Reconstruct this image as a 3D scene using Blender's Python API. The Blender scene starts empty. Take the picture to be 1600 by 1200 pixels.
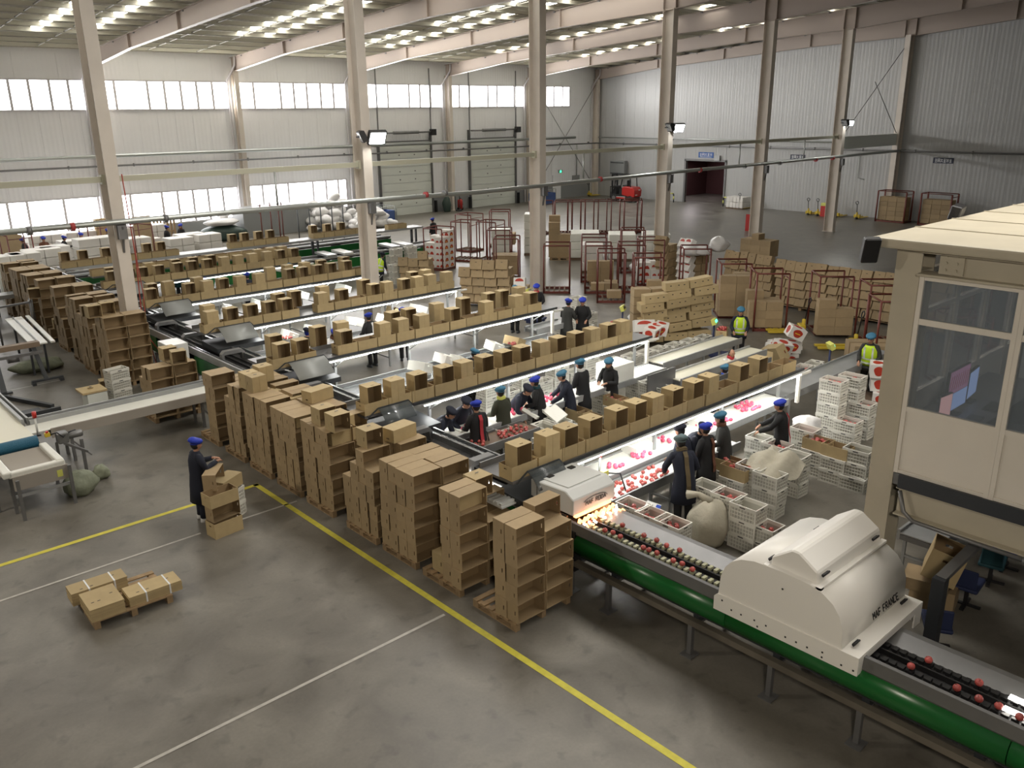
import bpy, math, random
from mathutils import Vector, Matrix, Euler
random.seed(7)
PI = math.pi
scene = bpy.context.scene
COL = scene.collection
# ------------------------------------------------------------------ camera
CAM_H = 7.5
RIGHT = (0.73598, -0.67691, -0.01112)
FWD = (0.64170, 0.70274, -0.30720)
UPV = (0.21576, 0.21896, 0.95158)
FPX = 1321.96
cam_d = bpy.data.cameras.new('camera')
cam = bpy.data.objects.new('camera', cam_d)
COL.objects.link(cam)
cam_d.sensor_width = 36.0
cam_d.lens = FPX * 36.0 / 1600.0
cam_d.clip_end = 300
cam.matrix_world = Matrix(((RIGHT[0], UPV[0], -FWD[0], 0), (RIGHT[1], UPV[1], -FWD[1], 0),
                           (RIGHT[2], UPV[2], -FWD[2], CAM_H), (0, 0, 0, 1)))
scene.camera = cam
# ------------------------------------------------------------------ world, exposure
w = bpy.data.worlds.new('sky'); scene.world = w; w.use_nodes = True
w.node_tree.nodes['Background'].inputs[0].default_value = (0.75, 0.85, 1.0, 1)
w.node_tree.nodes['Background'].inputs[1].default_value = 1.0
vs = scene.view_settings
vs.view_transform = 'Standard'; vs.look = 'None'; vs.gamma = 1.0; vs.use_curve_mapping = False
vs.exposure = 0.85
scene.cycles.use_denoising = True
scene.cycles.max_bounces = 6
scene.cycles.diffuse_bounces = 4
scene.cycles.glossy_bounces = 3
scene.cycles.transmission_bounces = 4
scene.cycles.sample_clamp_indirect = 6.0
scene.cycles.caustics_reflective = False
scene.cycles.caustics_refractive = False

WINDOW_GLOW = 4.6
SKYLIGHT_GLOW = 5.0
LED_GLOW = 8.0

def add_light(name, kind, loc, target, power, color, **kw):
    d = bpy.data.lights.new(name, kind); d.energy = power; d.color = color
    for k, v in kw.items(): setattr(d, k, v)
    o = bpy.data.objects.new(name, d); COL.objects.link(o); o.location = loc
    o.rotation_euler = (Vector(target) - Vector(loc)).to_track_quat('-Z', 'Y').to_euler()
    return o
# lamps of the hall that hang behind and beside the camera, out of the picture
add_light('hall_floodlight', 'SPOT', (-4.0, 17.0, 9.5), (6.5, 13.5, 0), 1000, (1.0, 0.90, 0.76), spot_size=2.2, spot_blend=0.6, shadow_soft_size=0.25)
add_light('hall_floodlight', 'SPOT', (17.0, -1.3, 8.0), (9, 9, 0), 1250, (1.0, 0.90, 0.76), spot_size=2.0, spot_blend=0.7, shadow_soft_size=0.3)
add_light('hall_floodlight', 'SPOT', (-0.25, -1.3, 8.5), (5, 8, 0), 950, (1.0, 0.89, 0.75), spot_size=2.2, spot_blend=0.7, shadow_soft_size=0.4)
add_light('daylight_from_windows', 'AREA', (28, 53.3, 8.6), (26, 20, 7.5), 2800, (1.0, 0.98, 0.97), shape='RECTANGLE', size=56, size_y=1.5)

add_light('skylight_fill', 'AREA', (14.2, 9, 12.6), (14.2, 9, 0), 1250, (1.0, 0.96, 0.90), shape='RECTANGLE', size=3.0, size_y=26)  # added overhead fill modelled on the skylights, brightens floor and carton tops
add_light('skylight_fill', 'AREA', (5.5, 22, 11.9), (5.5, 22, 0), 110, (1.0, 0.95, 0.86), shape='RECTANGLE', size=3.0, size_y=22)  # weaker added fill of the same sort over the aisle

# ------------------------------------------------------------------ pixel helpers (1600x1200 frame)
def ray(px, py):
    a = (px - 800) / FPX; b = -(py - 600) / FPX
    return (RIGHT[0]*a + FWD[0] + UPV[0]*b, RIGHT[1]*a + FWD[1] + UPV[1]*b, RIGHT[2]*a + FWD[2] + UPV[2]*b)
def at(px, py, z=0.0):
    d = ray(px, py); t = (z - CAM_H) / d[2]
    return (d[0]*t, d[1]*t, z)

# ------------------------------------------------------------------ materials
def nmat(name):
    m = bpy.data.materials.new(name); m.use_nodes = True
    nt = m.node_tree; b = nt.nodes['Principled BSDF']
    return m, nt, b
def pm(name, col, rough=0.6, metal=0.0, vary=0.0, noise=None, bump=None, emit=0.0, spec=None, alpha=None):
    m, nt, b = nmat(name)
    b.inputs['Base Color'].default_value = (*col, 1); b.inputs['Roughness'].default_value = rough
    b.inputs['Metallic'].default_value = metal
    if spec is not None: b.inputs['Specular IOR Level'].default_value = spec
    src = None
    if noise or vary:
        hsv = nt.nodes.new('ShaderNodeHueSaturation'); hsv.inputs['Color'].default_value = (*col, 1)
        val = None
        if noise:
            tc = nt.nodes.new('ShaderNodeTexCoord'); nz = nt.nodes.new('ShaderNodeTexNoise')
            nz.inputs['Scale'].default_value = noise[0]; nz.inputs['Detail'].default_value = 4
            nt.links.new(tc.outputs['Object'], nz.inputs['Vector'])
            mr = nt.nodes.new('ShaderNodeMapRange')
            mr.inputs['From Min'].default_value = 0.3; mr.inputs['From Max'].default_value = 0.7
            mr.inputs['To Min'].default_value = 1 - noise[1]; mr.inputs['To Max'].default_value = 1 + noise[1]
            nt.links.new(nz.outputs[0], mr.inputs['Value']); val = mr.outputs[0]
        if vary:
            oi = nt.nodes.new('ShaderNodeObjectInfo'); mr2 = nt.nodes.new('ShaderNodeMapRange')
            mr2.inputs['To Min'].default_value = 1 - vary; mr2.inputs['To Max'].default_value = 1 + vary
            nt.links.new(oi.outputs['Random'], mr2.inputs['Value'])
            if val:
                mu = nt.nodes.new('ShaderNodeMath'); mu.operation = 'MULTIPLY'
                nt.links.new(val, mu.inputs[0]); nt.links.new(mr2.outputs[0], mu.inputs[1]); val = mu.outputs[0]
            else: val = mr2.outputs[0]
        nt.links.new(val, hsv.inputs['Value']); nt.links.new(hsv.outputs[0], b.inputs['Base Color'])
    if bump:
        tc = nt.nodes.new('ShaderNodeTexCoord'); nz = nt.nodes.new('ShaderNodeTexNoise')
        nz.inputs['Scale'].default_value = bump[0]; nz.inputs['Detail'].default_value = 3
        bp = nt.nodes.new('ShaderNodeBump'); bp.inputs['Strength'].default_value = bump[1]; bp.inputs['Distance'].default_value = 0.03
        nt.links.new(tc.outputs['Object'], nz.inputs['Vector']); nt.links.new(nz.outputs[0], bp.inputs['Height'])
        nt.links.new(bp.outputs[0], b.inputs['Normal'])
    if emit:
        b.inputs['Emission Color'].default_value = (*col, 1); b.inputs['Emission Strength'].default_value = emit
    if alpha is not None: b.inputs['Alpha'].default_value = alpha
    return m

def ribbed(name, col, rough, axis, pitch, strength, dirt=0.06):
    """painted sheet steel with pressed ribs as fine relief"""
    m, nt, b = nmat(name)
    tc = nt.nodes.new('ShaderNodeTexCoord'); sep = nt.nodes.new('ShaderNodeSeparateXYZ')
    nt.links.new(tc.outputs['Object'], sep.inputs[0])
    mul = nt.nodes.new('ShaderNodeMath'); mul.operation = 'MULTIPLY'; mul.inputs[1].default_value = 2*PI/pitch
    nt.links.new(sep.outputs[axis], mul.inputs[0])
    si = nt.nodes.new('ShaderNodeMath'); si.operation = 'SINE'; nt.links.new(mul.outputs[0], si.inputs[0])
    bp = nt.nodes.new('ShaderNodeBump'); bp.inputs['Strength'].default_value = strength; bp.inputs['Distance'].default_value = 0.02
    nt.links.new(si.outputs[0], bp.inputs['Height']); nt.links.new(bp.outputs[0], b.inputs['Normal'])
    nz = nt.nodes.new('ShaderNodeTexNoise'); nz.inputs['Scale'].default_value = 0.35; nz.inputs['Detail'].default_value = 5
    nt.links.new(tc.outputs['Object'], nz.inputs['Vector'])
    mr = nt.nodes.new('ShaderNodeMapRange'); mr.inputs['To Min'].default_value = 1 - dirt; mr.inputs['To Max'].default_value = 1 + dirt
    nt.links.new(nz.outputs[0], mr.inputs['Value'])
    hsv = nt.nodes.new('ShaderNodeHueSaturation'); hsv.inputs['Color'].default_value = (*col, 1)
    nt.links.new(mr.outputs[0], hsv.inputs['Value']); nt.links.new(hsv.outputs[0], b.inputs['Base Color'])
    b.inputs['Roughness'].default_value = rough
    return m

def floor_mat():
    m, nt, b = nmat('polished_concrete')
    tc = nt.nodes.new('ShaderNodeTexCoord')
    def nz(scale, detail=5, dist=0.0):
        n = nt.nodes.new('ShaderNodeTexNoise'); n.inputs['Scale'].default_value = scale
        n.inputs['Detail'].default_value = detail; n.inputs['Distortion'].default_value = dist
        nt.links.new(tc.outputs['Object'], n.inputs['Vector']); return n
    cr = nt.nodes.new('ShaderNodeValToRGB')
    cr.color_ramp.elements[0].position = 0.32; cr.color_ramp.elements[0].color = (0.108, 0.098, 0.080, 1)
    cr.color_ramp.elements[1].position = 0.70; cr.color_ramp.elements[1].color = (0.205, 0.191, 0.163, 1)
    n1 = nz(0.9, 6, 0.6); nt.links.new(n1.outputs[0], cr.inputs[0])
    # small worn stains
    n2 = nz(3.2, 3, 0.3); r2 = nt.nodes.new('ShaderNodeValToRGB')
    r2.color_ramp.elements[0].position = 0.26; r2.color_ramp.elements[0].color = (0.45, 0.45, 0.45, 1)
    r2.color_ramp.elements[1].position = 0.42; r2.color_ramp.elements[1].color = (1, 1, 1, 1)
    nt.links.new(n2.outputs[0], r2.inputs[0])
    mx = nt.nodes.new('ShaderNodeMixRGB'); mx.blend_type = 'MULTIPLY'; mx.inputs[0].default_value = 0.55
    nt.links.new(cr.outputs[0], mx.inputs[1]); nt.links.new(r2.outputs[0], mx.inputs[2])
    n3 = nz(22, 4); mr3 = nt.nodes.new('ShaderNodeMapRange'); mr3.inputs['To Min'].default_value = 0.86; mr3.inputs['To Max'].default_value = 1.12
    nt.links.new(n3.outputs[0], mr3.inputs['Value'])
    hsv = nt.nodes.new('ShaderNodeHueSaturation'); nt.links.new(mx.outputs[0], hsv.inputs['Color']); nt.links.new(mr3.outputs[0], hsv.inputs['Value'])
    nt.links.new(hsv.outputs[0], b.inputs['Base Color'])
    mr = nt.nodes.new('ShaderNodeMapRange'); mr.inputs['To Min'].default_value = 0.28; mr.inputs['To Max'].default_value = 0.5
    nt.links.new(n1.outputs[0], mr.inputs['Value']); nt.links.new(mr.outputs[0], b.inputs['Roughness'])
    return m

M = {}
M['floor'] = floor_mat()
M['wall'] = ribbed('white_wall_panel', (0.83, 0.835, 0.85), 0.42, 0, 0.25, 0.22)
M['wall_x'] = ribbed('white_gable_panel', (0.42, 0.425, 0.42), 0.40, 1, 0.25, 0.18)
M['roof'] = ribbed('roof_sheet', (0.64, 0.62, 0.53), 0.5, 0, 0.30, 0.5)
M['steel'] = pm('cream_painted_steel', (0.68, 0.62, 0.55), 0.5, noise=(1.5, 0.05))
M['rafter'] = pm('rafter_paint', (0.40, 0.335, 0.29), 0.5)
M['sag'] = pm('sag_rail_grey', (0.25, 0.24, 0.20), 0.6)
M['purlin'] = pm('galvanised_purlin', (0.62, 0.60, 0.51), 0.55, 0.0)
M['grey_dado'] = pm('grey_dado', (0.26, 0.27, 0.27), 0.5)
M['glow_win'] = pm('daylit_window', (1.0, 0.985, 0.99), 0.4, emit=WINDOW_GLOW)
M['glow_sky'] = pm('daylit_skylight', (1.0, 0.97, 0.90), 0.4, emit=SKYLIGHT_GLOW)
M['mullion'] = pm('window_frame_white', (0.62, 0.60, 0.62), 0.4)
M['pipe'] = pm('galvanised_pipe', (0.42, 0.44, 0.42), 0.35, 0.65)
M['red_clamp'] = pm('red_coupling', (0.40, 0.05, 0.05), 0.5)
M['beam_cream'] = pm('pale_green_beam', (0.50, 0.49, 0.38), 0.5)
M['gate'] = pm('dock_door_panel', (0.68, 0.71, 0.66), 0.45)
M['sheet_grey'] = pm('grey_sheet_cover', (0.26, 0.27, 0.26), 0.5, 0.2)
M['dark'] = pm('dark_steel', (0.05, 0.055, 0.06), 0.45, 0.3)
M['black'] = pm('black_plastic', (0.012, 0.012, 0.013), 0.45)
M['rubber'] = pm('black_rubber', (0.02, 0.02, 0.02), 0.75)
M['grey'] = pm('grey_steel', (0.19, 0.19, 0.19), 0.42, 0.5, noise=(3, 0.08))
M['grey_lt'] = pm('light_grey_steel', (0.36, 0.37, 0.37), 0.4, 0.4, noise=(3, 0.06))
M['stainless'] = pm('stainless_steel', (0.40, 0.42, 0.43), 0.25, 0.85, noise=(2, 0.08))
M['green'] = pm('green_cover', (0.008, 0.115, 0.022), 0.28)
M['white_mc'] = pm('white_machine_cover', (0.84, 0.82, 0.77), 0.35)
M['white_box'] = pm('white_enamel', (0.60, 0.61, 0.59), 0.4)
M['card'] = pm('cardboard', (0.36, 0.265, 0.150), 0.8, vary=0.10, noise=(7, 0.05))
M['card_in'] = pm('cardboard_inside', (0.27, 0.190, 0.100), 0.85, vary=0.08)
M['card_pale'] = pm('cardboard_pale', (0.43, 0.33, 0.175), 0.8, vary=0.10, noise=(7, 0.05))
M['wood'] = pm('pallet_wood', (0.30, 0.205, 0.11), 0.8, vary=0.12, noise=(12, 0.18))
M['wood_dk'] = pm('pallet_wood_dark', (0.15, 0.10, 0.065), 0.85, vary=0.15, noise=(12, 0.15))
M['crate'] = pm('white_crate_plastic', (0.68, 0.67, 0.61), 0.45, vary=0.08)
M['crate_net'] = pm('crate_net_wall', (0.44, 0.43, 0.38), 0.6)
M['crate_dk'] = pm('crate_handle_shadow', (0.09, 0.09, 0.085), 0.7)
M['foam'] = pm('white_foam', (0.80, 0.80, 0.74), 0.7, bump=(6, 0.3))
M['printed'] = pm('white_printed_board', (0.72, 0.70, 0.66), 0.6, vary=0.05)
M['print_red'] = pm('red_print', (0.42, 0.035, 0.015), 0.6)
M['print_yel'] = pm('yellow_print', (0.75, 0.50, 0.03), 0.6)
M['rack'] = pm('red_oxide_tube', (0.14, 0.03, 0.02), 0.5, vary=0.1)
M['belt_white'] = pm('white_belt', (0.72, 0.72, 0.66), 0.35, noise=(2, 0.04))
M['belt_cream'] = pm('cream_belt', (0.70, 0.68, 0.55), 0.4)
M['belt_grey'] = pm('grey_belt', (0.33, 0.30, 0.26), 0.7)
M['belt_brown'] = pm('brown_mat', (0.115, 0.075, 0.045), 0.7)
M['blue_roll'] = pm('blue_brush', (0.01, 0.10, 0.17), 0.6, bump=(60, 0.6))
M['led'] = pm('led_tube', (1.0, 1.0, 0.97), 0.4, emit=LED_GLOW)
M['lamp'] = pm('flood_lamp_glass', (1.0, 1.0, 0.95), 0.4, emit=60)
M['line_y'] = pm('yellow_floor_paint', (0.58, 0.52, 0.06), 0.6, noise=(9, 0.10))
M['line_w'] = pm('white_floor_paint', (0.46, 0.44, 0.40), 0.6, noise=(9, 0.14))
M['navy'] = pm('navy_cloth', (0.010, 0.013, 0.026), 0.85)
M['blackcloth'] = pm('black_cloth', (0.010, 0.010, 0.011), 0.85)
M['charcoal'] = pm('charcoal_cloth', (0.028, 0.028, 0.026), 0.85)
M['olive'] = pm('olive_cloth', (0.030, 0.032, 0.018), 0.85)
M['cap_blue'] = pm('royal_blue_cap', (0.012, 0.035, 0.40), 0.7, bump=(40, 0.4))
M['cap_teal'] = pm('teal_cap', (0.04, 0.16, 0.26), 0.7, bump=(40, 0.4))
M['cap_grey'] = pm('grey_teal_cap', (0.13, 0.19, 0.20), 0.7, bump=(40, 0.4))
M['skin'] = pm('skin', (0.42, 0.22, 0.14), 0.55)
M['hair'] = pm('black_hair', (0.012, 0.010, 0.009), 0.6)
M['eye'] = pm('eye_dark', (0.015, 0.01, 0.01), 0.3)
M['lip'] = pm('lips', (0.35, 0.11, 0.09), 0.5)
M['hivis'] = pm('hi_vis_yellow', (0.50, 0.72, 0.02), 0.6)
M['silver'] = pm('reflective_tape', (0.62, 0.66, 0.62), 0.35)
M['red_cloth'] = pm('red_cloth', (0.40, 0.03, 0.04), 0.8)
M['brown_cloth'] = pm('brown_cloth', (0.14, 0.055, 0.03), 0.85)
M['tan_cloth'] = pm('tan_cloth', (0.12, 0.09, 0.045), 0.85)
M['white_cloth'] = pm('white_cloth', (0.65, 0.65, 0.63), 0.8)
M['blue_cloth'] = pm('blue_cloth', (0.015, 0.06, 0.40), 0.8)
M['sack'] = pm('woven_sack', (0.40, 0.37, 0.29), 0.75, noise=(5, 0.08), bump=(14, 0.35))
M['sack_w'] = pm('white_plastic_sack', (0.68, 0.67, 0.66), 0.55, bump=(7, 0.6))
M['sack_g'] = pm('green_grey_sack', (0.22, 0.24, 0.17), 0.7, noise=(6, 0.15), bump=(10, 0.6))
M['sack_dk'] = pm('dark_green_sack', (0.035, 0.06, 0.05), 0.5, bump=(7, 0.5))
M['apple'] = pm('apple_skin', (0.44, 0.085, 0.075), 0.4, vary=0.25, noise=(18, 0.35))
M['apple_pink'] = pm('pink_wrapped_apple', (0.85, 0.12, 0.22), 0.5, vary=0.12, noise=(14, 0.2))
M['stem'] = pm('apple_stem', (0.06, 0.04, 0.02), 0.8)
M['red_paint'] = pm('red_paint', (0.45, 0.02, 0.015), 0.35)
M['yellow_paint'] = pm('yellow_paint', (0.62, 0.45, 0.04), 0.4)
M['pale_yellow'] = pm('pale_yellow_plastic', (0.65, 0.66, 0.15), 0.5)
M['blue_bin'] = pm('blue_bin_plastic', (0.055, 0.10, 0.26), 0.5)
M['blue_pad'] = pm('dark_blue_pad', (0.018, 0.028, 0.085), 0.7)
M['blue_pad2'] = pm('bright_blue_pad', (0.02, 0.035, 0.27), 0.7)
M['teal_pad'] = pm('teal_pad', (0.01, 0.06, 0.075), 0.7)
M['sign_blue'] = pm('blue_sign', (0.02, 0.10, 0.36), 0.4)
M['sign_navy'] = pm('dark_navy_sign', (0.012, 0.018, 0.045), 0.4)
M['sign_white'] = pm('sign_lettering', (0.75, 0.77, 0.78), 0.5)
M['green_glow'] = pm('green_exit_light', (0.05, 1.0, 0.45), 0.4, emit=2.0)
M['cyan_glow'] = pm('cyan_display', (0.10, 0.95, 0.70), 0.4, emit=1.6)
M['fire_glow'] = pm('warm_machine_glow', (1.0, 0.36, 0.10), 0.4, emit=3.5)
M['white_glow'] = pm('white_machine_glow', (1.0, 0.95, 0.86), 0.4, emit=7)
M['screen_a'] = pm('screen_violet', (0.22, 0.10, 0.18), 0.3, emit=0.5)
M['screen_b'] = pm('screen_blue', (0.13, 0.19, 0.34), 0.3, emit=0.8)
M['screen_c'] = pm('screen_pink', (0.45, 0.26, 0.26), 0.3, emit=0.6)
M['cabin'] = pm('cream_cabin_steel', (0.44, 0.40, 0.31), 0.5, noise=(2, 0.06))
M['cabin_white'] = pm('white_cabin_panel', (0.66, 0.62, 0.55), 0.45, noise=(1.2, 0.04))
M['cabin_dark'] = pm('dark_skirting', (0.03, 0.034, 0.04), 0.5)
M['plasticbag'] = pm('clear_bag', (0.55, 0.50, 0.45), 0.2, alpha=0.45)
M['cable_red'] = pm('red_cable', (0.35, 0.06, 0.04), 0.6)
m, nt, b = nmat('clear_glass')
b.inputs['Base Color'].default_value = (0.22, 0.26, 0.30, 1); b.inputs['Roughness'].default_value = 0.03
b.inputs['Alpha'].default_value = 0.38
M['glass'] = m
m, nt, b = nmat('dark_smoked_cover')
b.inputs['Base Color'].default_value = (0.10, 0.115, 0.12, 1); b.inputs['Roughness'].default_value = 0.25
b.inputs['Alpha'].default_value = 0.6
M['smoked'] = m

# ------------------------------------------------------------------ mesh building
class B:
    def __init__(s): s.v = []; s.f = []; s.m = []; s.s = []
    def add(s, vs, fs, mi=0, smooth=False):
        n = len(s.v); s.v += [tuple(v) for v in vs]
        for f in fs: s.f.append(tuple(n + i for i in f)); s.m.append(mi); s.s.append(smooth)
        return s
    def box(s, x0, x1, y0, y1, z0, z1, mi=0):
        vs = [(x0,y0,z0),(x1,y0,z0),(x1,y1,z0),(x0,y1,z0),(x0,y0,z1),(x1,y0,z1),(x1,y1,z1),(x0,y1,z1)]
        return s.add(vs, [(0,3,2,1),(4,5,6,7),(0,1,5,4),(1,2,6,5),(2,3,7,6),(3,0,4,7)], mi)
    def cbox(s, c, d, mi=0, rot=None):
        hx, hy, hz = d[0]/2, d[1]/2, d[2]/2
        vs = [Vector((x, y, z)) for z in (-hz, hz) for x, y in ((-hx,-hy),(hx,-hy),(hx,hy),(-hx,hy))]
        if rot is not None:
            R = Euler(rot).to_matrix(); vs = [R @ v for v in vs]
        vs = [v + Vector(c) for v in vs]
        return s.add(vs, [(0,3,2,1),(4,5,6,7),(0,1,5,4),(1,2,6,5),(2,3,7,6),(3,0,4,7)], mi)
    def beam(s, p0, p1, w, h, mi=0):
        p0 = Vector(p0); p1 = Vector(p1); d = (p1 - p0).normalized()
        up = Vector((0, 0, 1)) if abs(d.z) < 0.95 else Vector((1, 0, 0))
        sd = d.cross(up).normalized() * (w/2); u = sd.normalized().cross(d).normalized() * (h/2)
        vs = [p + a*sd + b_*u for p in (p0, p1) for a, b_ in ((-1,-1),(1,-1),(1,1),(-1,1))]
        return s.add(vs, [(0,1,2,3),(7,6,5,4),(0,4,5,1),(1,5,6,2),(2,6,7,3),(3,7,4,0)], mi)
    def tube(s, pts, r, n=8, mi=0, caps=True, smooth=True):
        pts = [Vector(p) for p in pts]; rs = r if isinstance(r, (list, tuple)) else [r]*len(pts)
        rings = []; vs = []; prev = None
        for i, p in enumerate(pts):
            d = (pts[min(i+1, len(pts)-1)] - pts[max(i-1, 0)])
            d = d.normalized() if d.length > 1e-9 else Vector((0, 0, 1))
            if prev is None:
                a = Vector((0, 0, 1)) if abs(d.z) < 0.9 else Vector((1, 0, 0))
                u = d.cross(a).normalized()
            else:
                u = (prev - d * prev.dot(d)); u = u.normalized() if u.length > 1e-6 else d.orthogonal().normalized()
            prev = u; v2 = d.cross(u)
            for k in range(n):
                t = 2*PI*k/n; vs.append(p + (u*math.cos(t) + v2*math.sin(t)) * rs[i])
        fs = []
        for i in range(len(pts)-1):
            for k in range(n):
                a = i*n+k; b_ = i*n+(k+1) % n; fs.append((a, b_, b_+n, a+n))
        s.add(vs, fs, mi, smooth)
        if caps:
            k0 = len(s.v) - len(vs)
            s.f.append(tuple(k0 + k for k in reversed(range(n)))); s.m.append(mi); s.s.append(False)
            s.f.append(tuple(k0 + (len(pts)-1)*n + k for k in range(n))); s.m.append(mi); s.s.append(False)
        return s
    def loft(s, rings, mi=0, smooth=True, caps=True):
        """rings: list of (center, rx, ry, optional yaw) in horizontal planes, or explicit vertex lists"""
        n = None; vs = []
        for rg in rings:
            if isinstance(rg[0], (tuple, list, Vector)) and len(rg) >= 8: pts = rg
            else:
                c, rx, ry = rg[0], rg[1], rg[2]
                pts = [(c[0] + rx*math.cos(2*PI*k/12), c[1] + ry*math.sin(2*PI*k/12), c[2]) for k in range(12)]
            n = len(pts); vs += pts
        fs = []
        for i in range(len(rings)-1):
            for k in range(n):
                a = i*n+k; b_ = i*n+(k+1) % n; fs.append((a, b_, b_+n, a+n))
        if caps: fs.append(tuple(reversed(range(n)))); fs.append(tuple(range((len(rings)-1)*n, len(rings)*n)))
        return s.add(vs, fs, mi, smooth)
    def ball(s, c, r, nu=8, nv=6, mi=0, squash=(1, 1, 1), smooth=True):
        vs = [(c[0], c[1], c[2] - r*squash[2])]
        for j in range(1, nv):
            ph = -PI/2 + PI*j/nv
            for k in range(nu):
                t = 2*PI*k/nu
                vs.append((c[0] + r*squash[0]*math.cos(ph)*math.cos(t), c[1] + r*squash[1]*math.cos(ph)*math.sin(t), c[2] + r*squash[2]*math.sin(ph)))
        vs.append((c[0], c[1], c[2] + r*squash[2])); fs = []
        for k in range(nu): fs.append((0, 1+(k+1) % nu, 1+k))
        for j in range(nv-2):
            for k in range(nu):
                a = 1+j*nu+k; b_ = 1+j*nu+(k+1) % nu; fs.append((a, b_, b_+nu, a+nu))
        top = len(vs)-1; o = 1+(nv-2)*nu
        for k in range(nu): fs.append((o+k, o+(k+1) % nu, top))
        return s.add(vs, fs, mi, smooth)
    def prism(s, poly, axis, a0, a1, mi=0, smooth=False):
        """poly: list of 2-D points; extruded along axis ('x','y','z') from a0 to a1"""
        def mk(p, a):
            return {'x': (a, p[0], p[1]), 'y': (p[0], a, p[1]), 'z': (p[0], p[1], a)}[axis]
        n = len(poly); vs = [mk(p, a0) for p in poly] + [mk(p, a1) for p in poly]
        s.add(vs, [(i, (i+1) % n, (i+1) % n + n, i+n) for i in range(n)], mi, smooth)
        k0 = len(s.v) - 2*n
        s.f.append(tuple(k0 + i for i in reversed(range(n)))); s.m.append(mi); s.s.append(False)
        s.f.append(tuple(k0 + n + i for i in range(n))); s.m.append(mi); s.s.append(False)
        return s
    def xf(s, mat):
        s.v = [tuple(mat @ Vector(v)) for v in s.v]; return s
    def jitter(s, a, seed=1):
        r = random.Random(seed); s.v = [(v[0]+r.uniform(-a, a), v[1]+r.uniform(-a, a), v[2]+r.uniform(-a, a)) for v in s.v]; return s
    def mesh(s, name, mats):
        me = bpy.data.meshes.new(name); me.from_pydata(s.v, [], s.f); me.update()
        for m_ in (mats if isinstance(mats, (list, tuple)) else [mats]): me.materials.append(M[m_] if isinstance(m_, str) else m_)
        me.polygons.foreach_set('material_index', s.m); me.polygons.foreach_set('use_smooth', s.s)
        return me

KIDS = {}
def link(o, parent=None):
    COL.objects.link(o); KIDS[o.name] = []
    if parent is not None: o.parent = parent; KIDS[parent.name].append(o)
    return o
def part(name, b, mats, parent=None, label=None, loc=None, rot=None, mods=None):
    me = b if isinstance(b, bpy.types.Mesh) else b.mesh(name, mats)
    o = bpy.data.objects.new(name, me); link(o, parent)
    if loc is not None: o.location = loc
    if rot is not None: o.rotation_euler = rot
    if label: o['label'] = label
    if mods: mods(o)
    return o
def tag(o, label, cat, group=None, kind=None):
    if label: o['label'] = label
    if cat: o['category'] = cat
    if group: o['group'] = group
    if kind: o['kind'] = kind
    return o
def thing(name, label, cat, loc=(0, 0, 0), rz=0.0, group=None):
    o = bpy.data.objects.new(name, None); link(o); o.location = loc; o.rotation_euler = (0, 0, rz)
    o.empty_display_size = 0.2
    return tag(o, label, cat, group)
def single(name, b, mats, label, cat, loc=(0, 0, 0), rz=0.0, group=None, rot=None):
    o = part(name, b, mats, None, None, loc, rot if rot is not None else (0, 0, rz))
    return tag(o, label, cat, group)
def struct(name, b, mats, parent=None, loc=None):
    o = part(name, b, mats, parent, None, loc)
    if parent is None: o['kind'] = 'structure'
    return o
def dup(root, loc, rz=None, label=None, group=None, rot=None, parent=None):
    r = root.copy(); COL.objects.link(r); KIDS[r.name] = []
    if parent is not None: r.parent = parent; KIDS[parent.name].append(r)
    if parent is None or loc is not None:
        if loc is not None: r.location = loc
    if rz is not None: r.rotation_euler = (0, 0, rz)
    if rot is not None: r.rotation_euler = rot
    if label: r['label'] = label
    if group: r['group'] = group
    for ch in KIDS[root.name]: dup(ch, None, parent=r)
    return r
def bevel(w, seg=1):
    def f(o):
        m_ = o.modifiers.new('bevel', 'BEVEL'); m_.width = w; m_.segments = seg; m_.limit_method = 'ANGLE'
    return f
ORD = ['lowest', 'second', 'third', 'fourth', 'fifth', 'sixth', 'seventh', 'eighth', 'ninth', 'tenth', 'eleventh', 'twelfth']
NTH = ['first', 'second', 'third', 'fourth', 'fifth', 'sixth', 'seventh', 'eighth', 'ninth', 'tenth', 'eleventh', 'twelfth',
       'thirteenth', 'fourteenth', 'fifteenth', 'sixteenth', 'seventeenth', 'eighteenth', 'nineteenth', 'twentieth',
       'twenty-first', 'twenty-second', 'twenty-third', 'twenty-fourth', 'twenty-fifth', 'twenty-sixth', 'twenty-seventh', 'twenty-eighth', 'twenty-ninth', 'thirtieth']
# ================================================================== the hall
YW, XW = 54.0, 60.0
YC = 26.25
CX = [8.37 + 8.60*k for k in range(-2, 6)]
def zs(y): return 11.15 + 0.078*(53 - y) if y >= -2 else 11.15 + 0.078*55 - 0.078*(-2 - y)
X0, Y0 = -24.0, -16.0
b = B(); b.box(X0, XW + 8, Y0, YW + 0.3, -0.25, 0.0)
struct('floor', b, 'floor')
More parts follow.
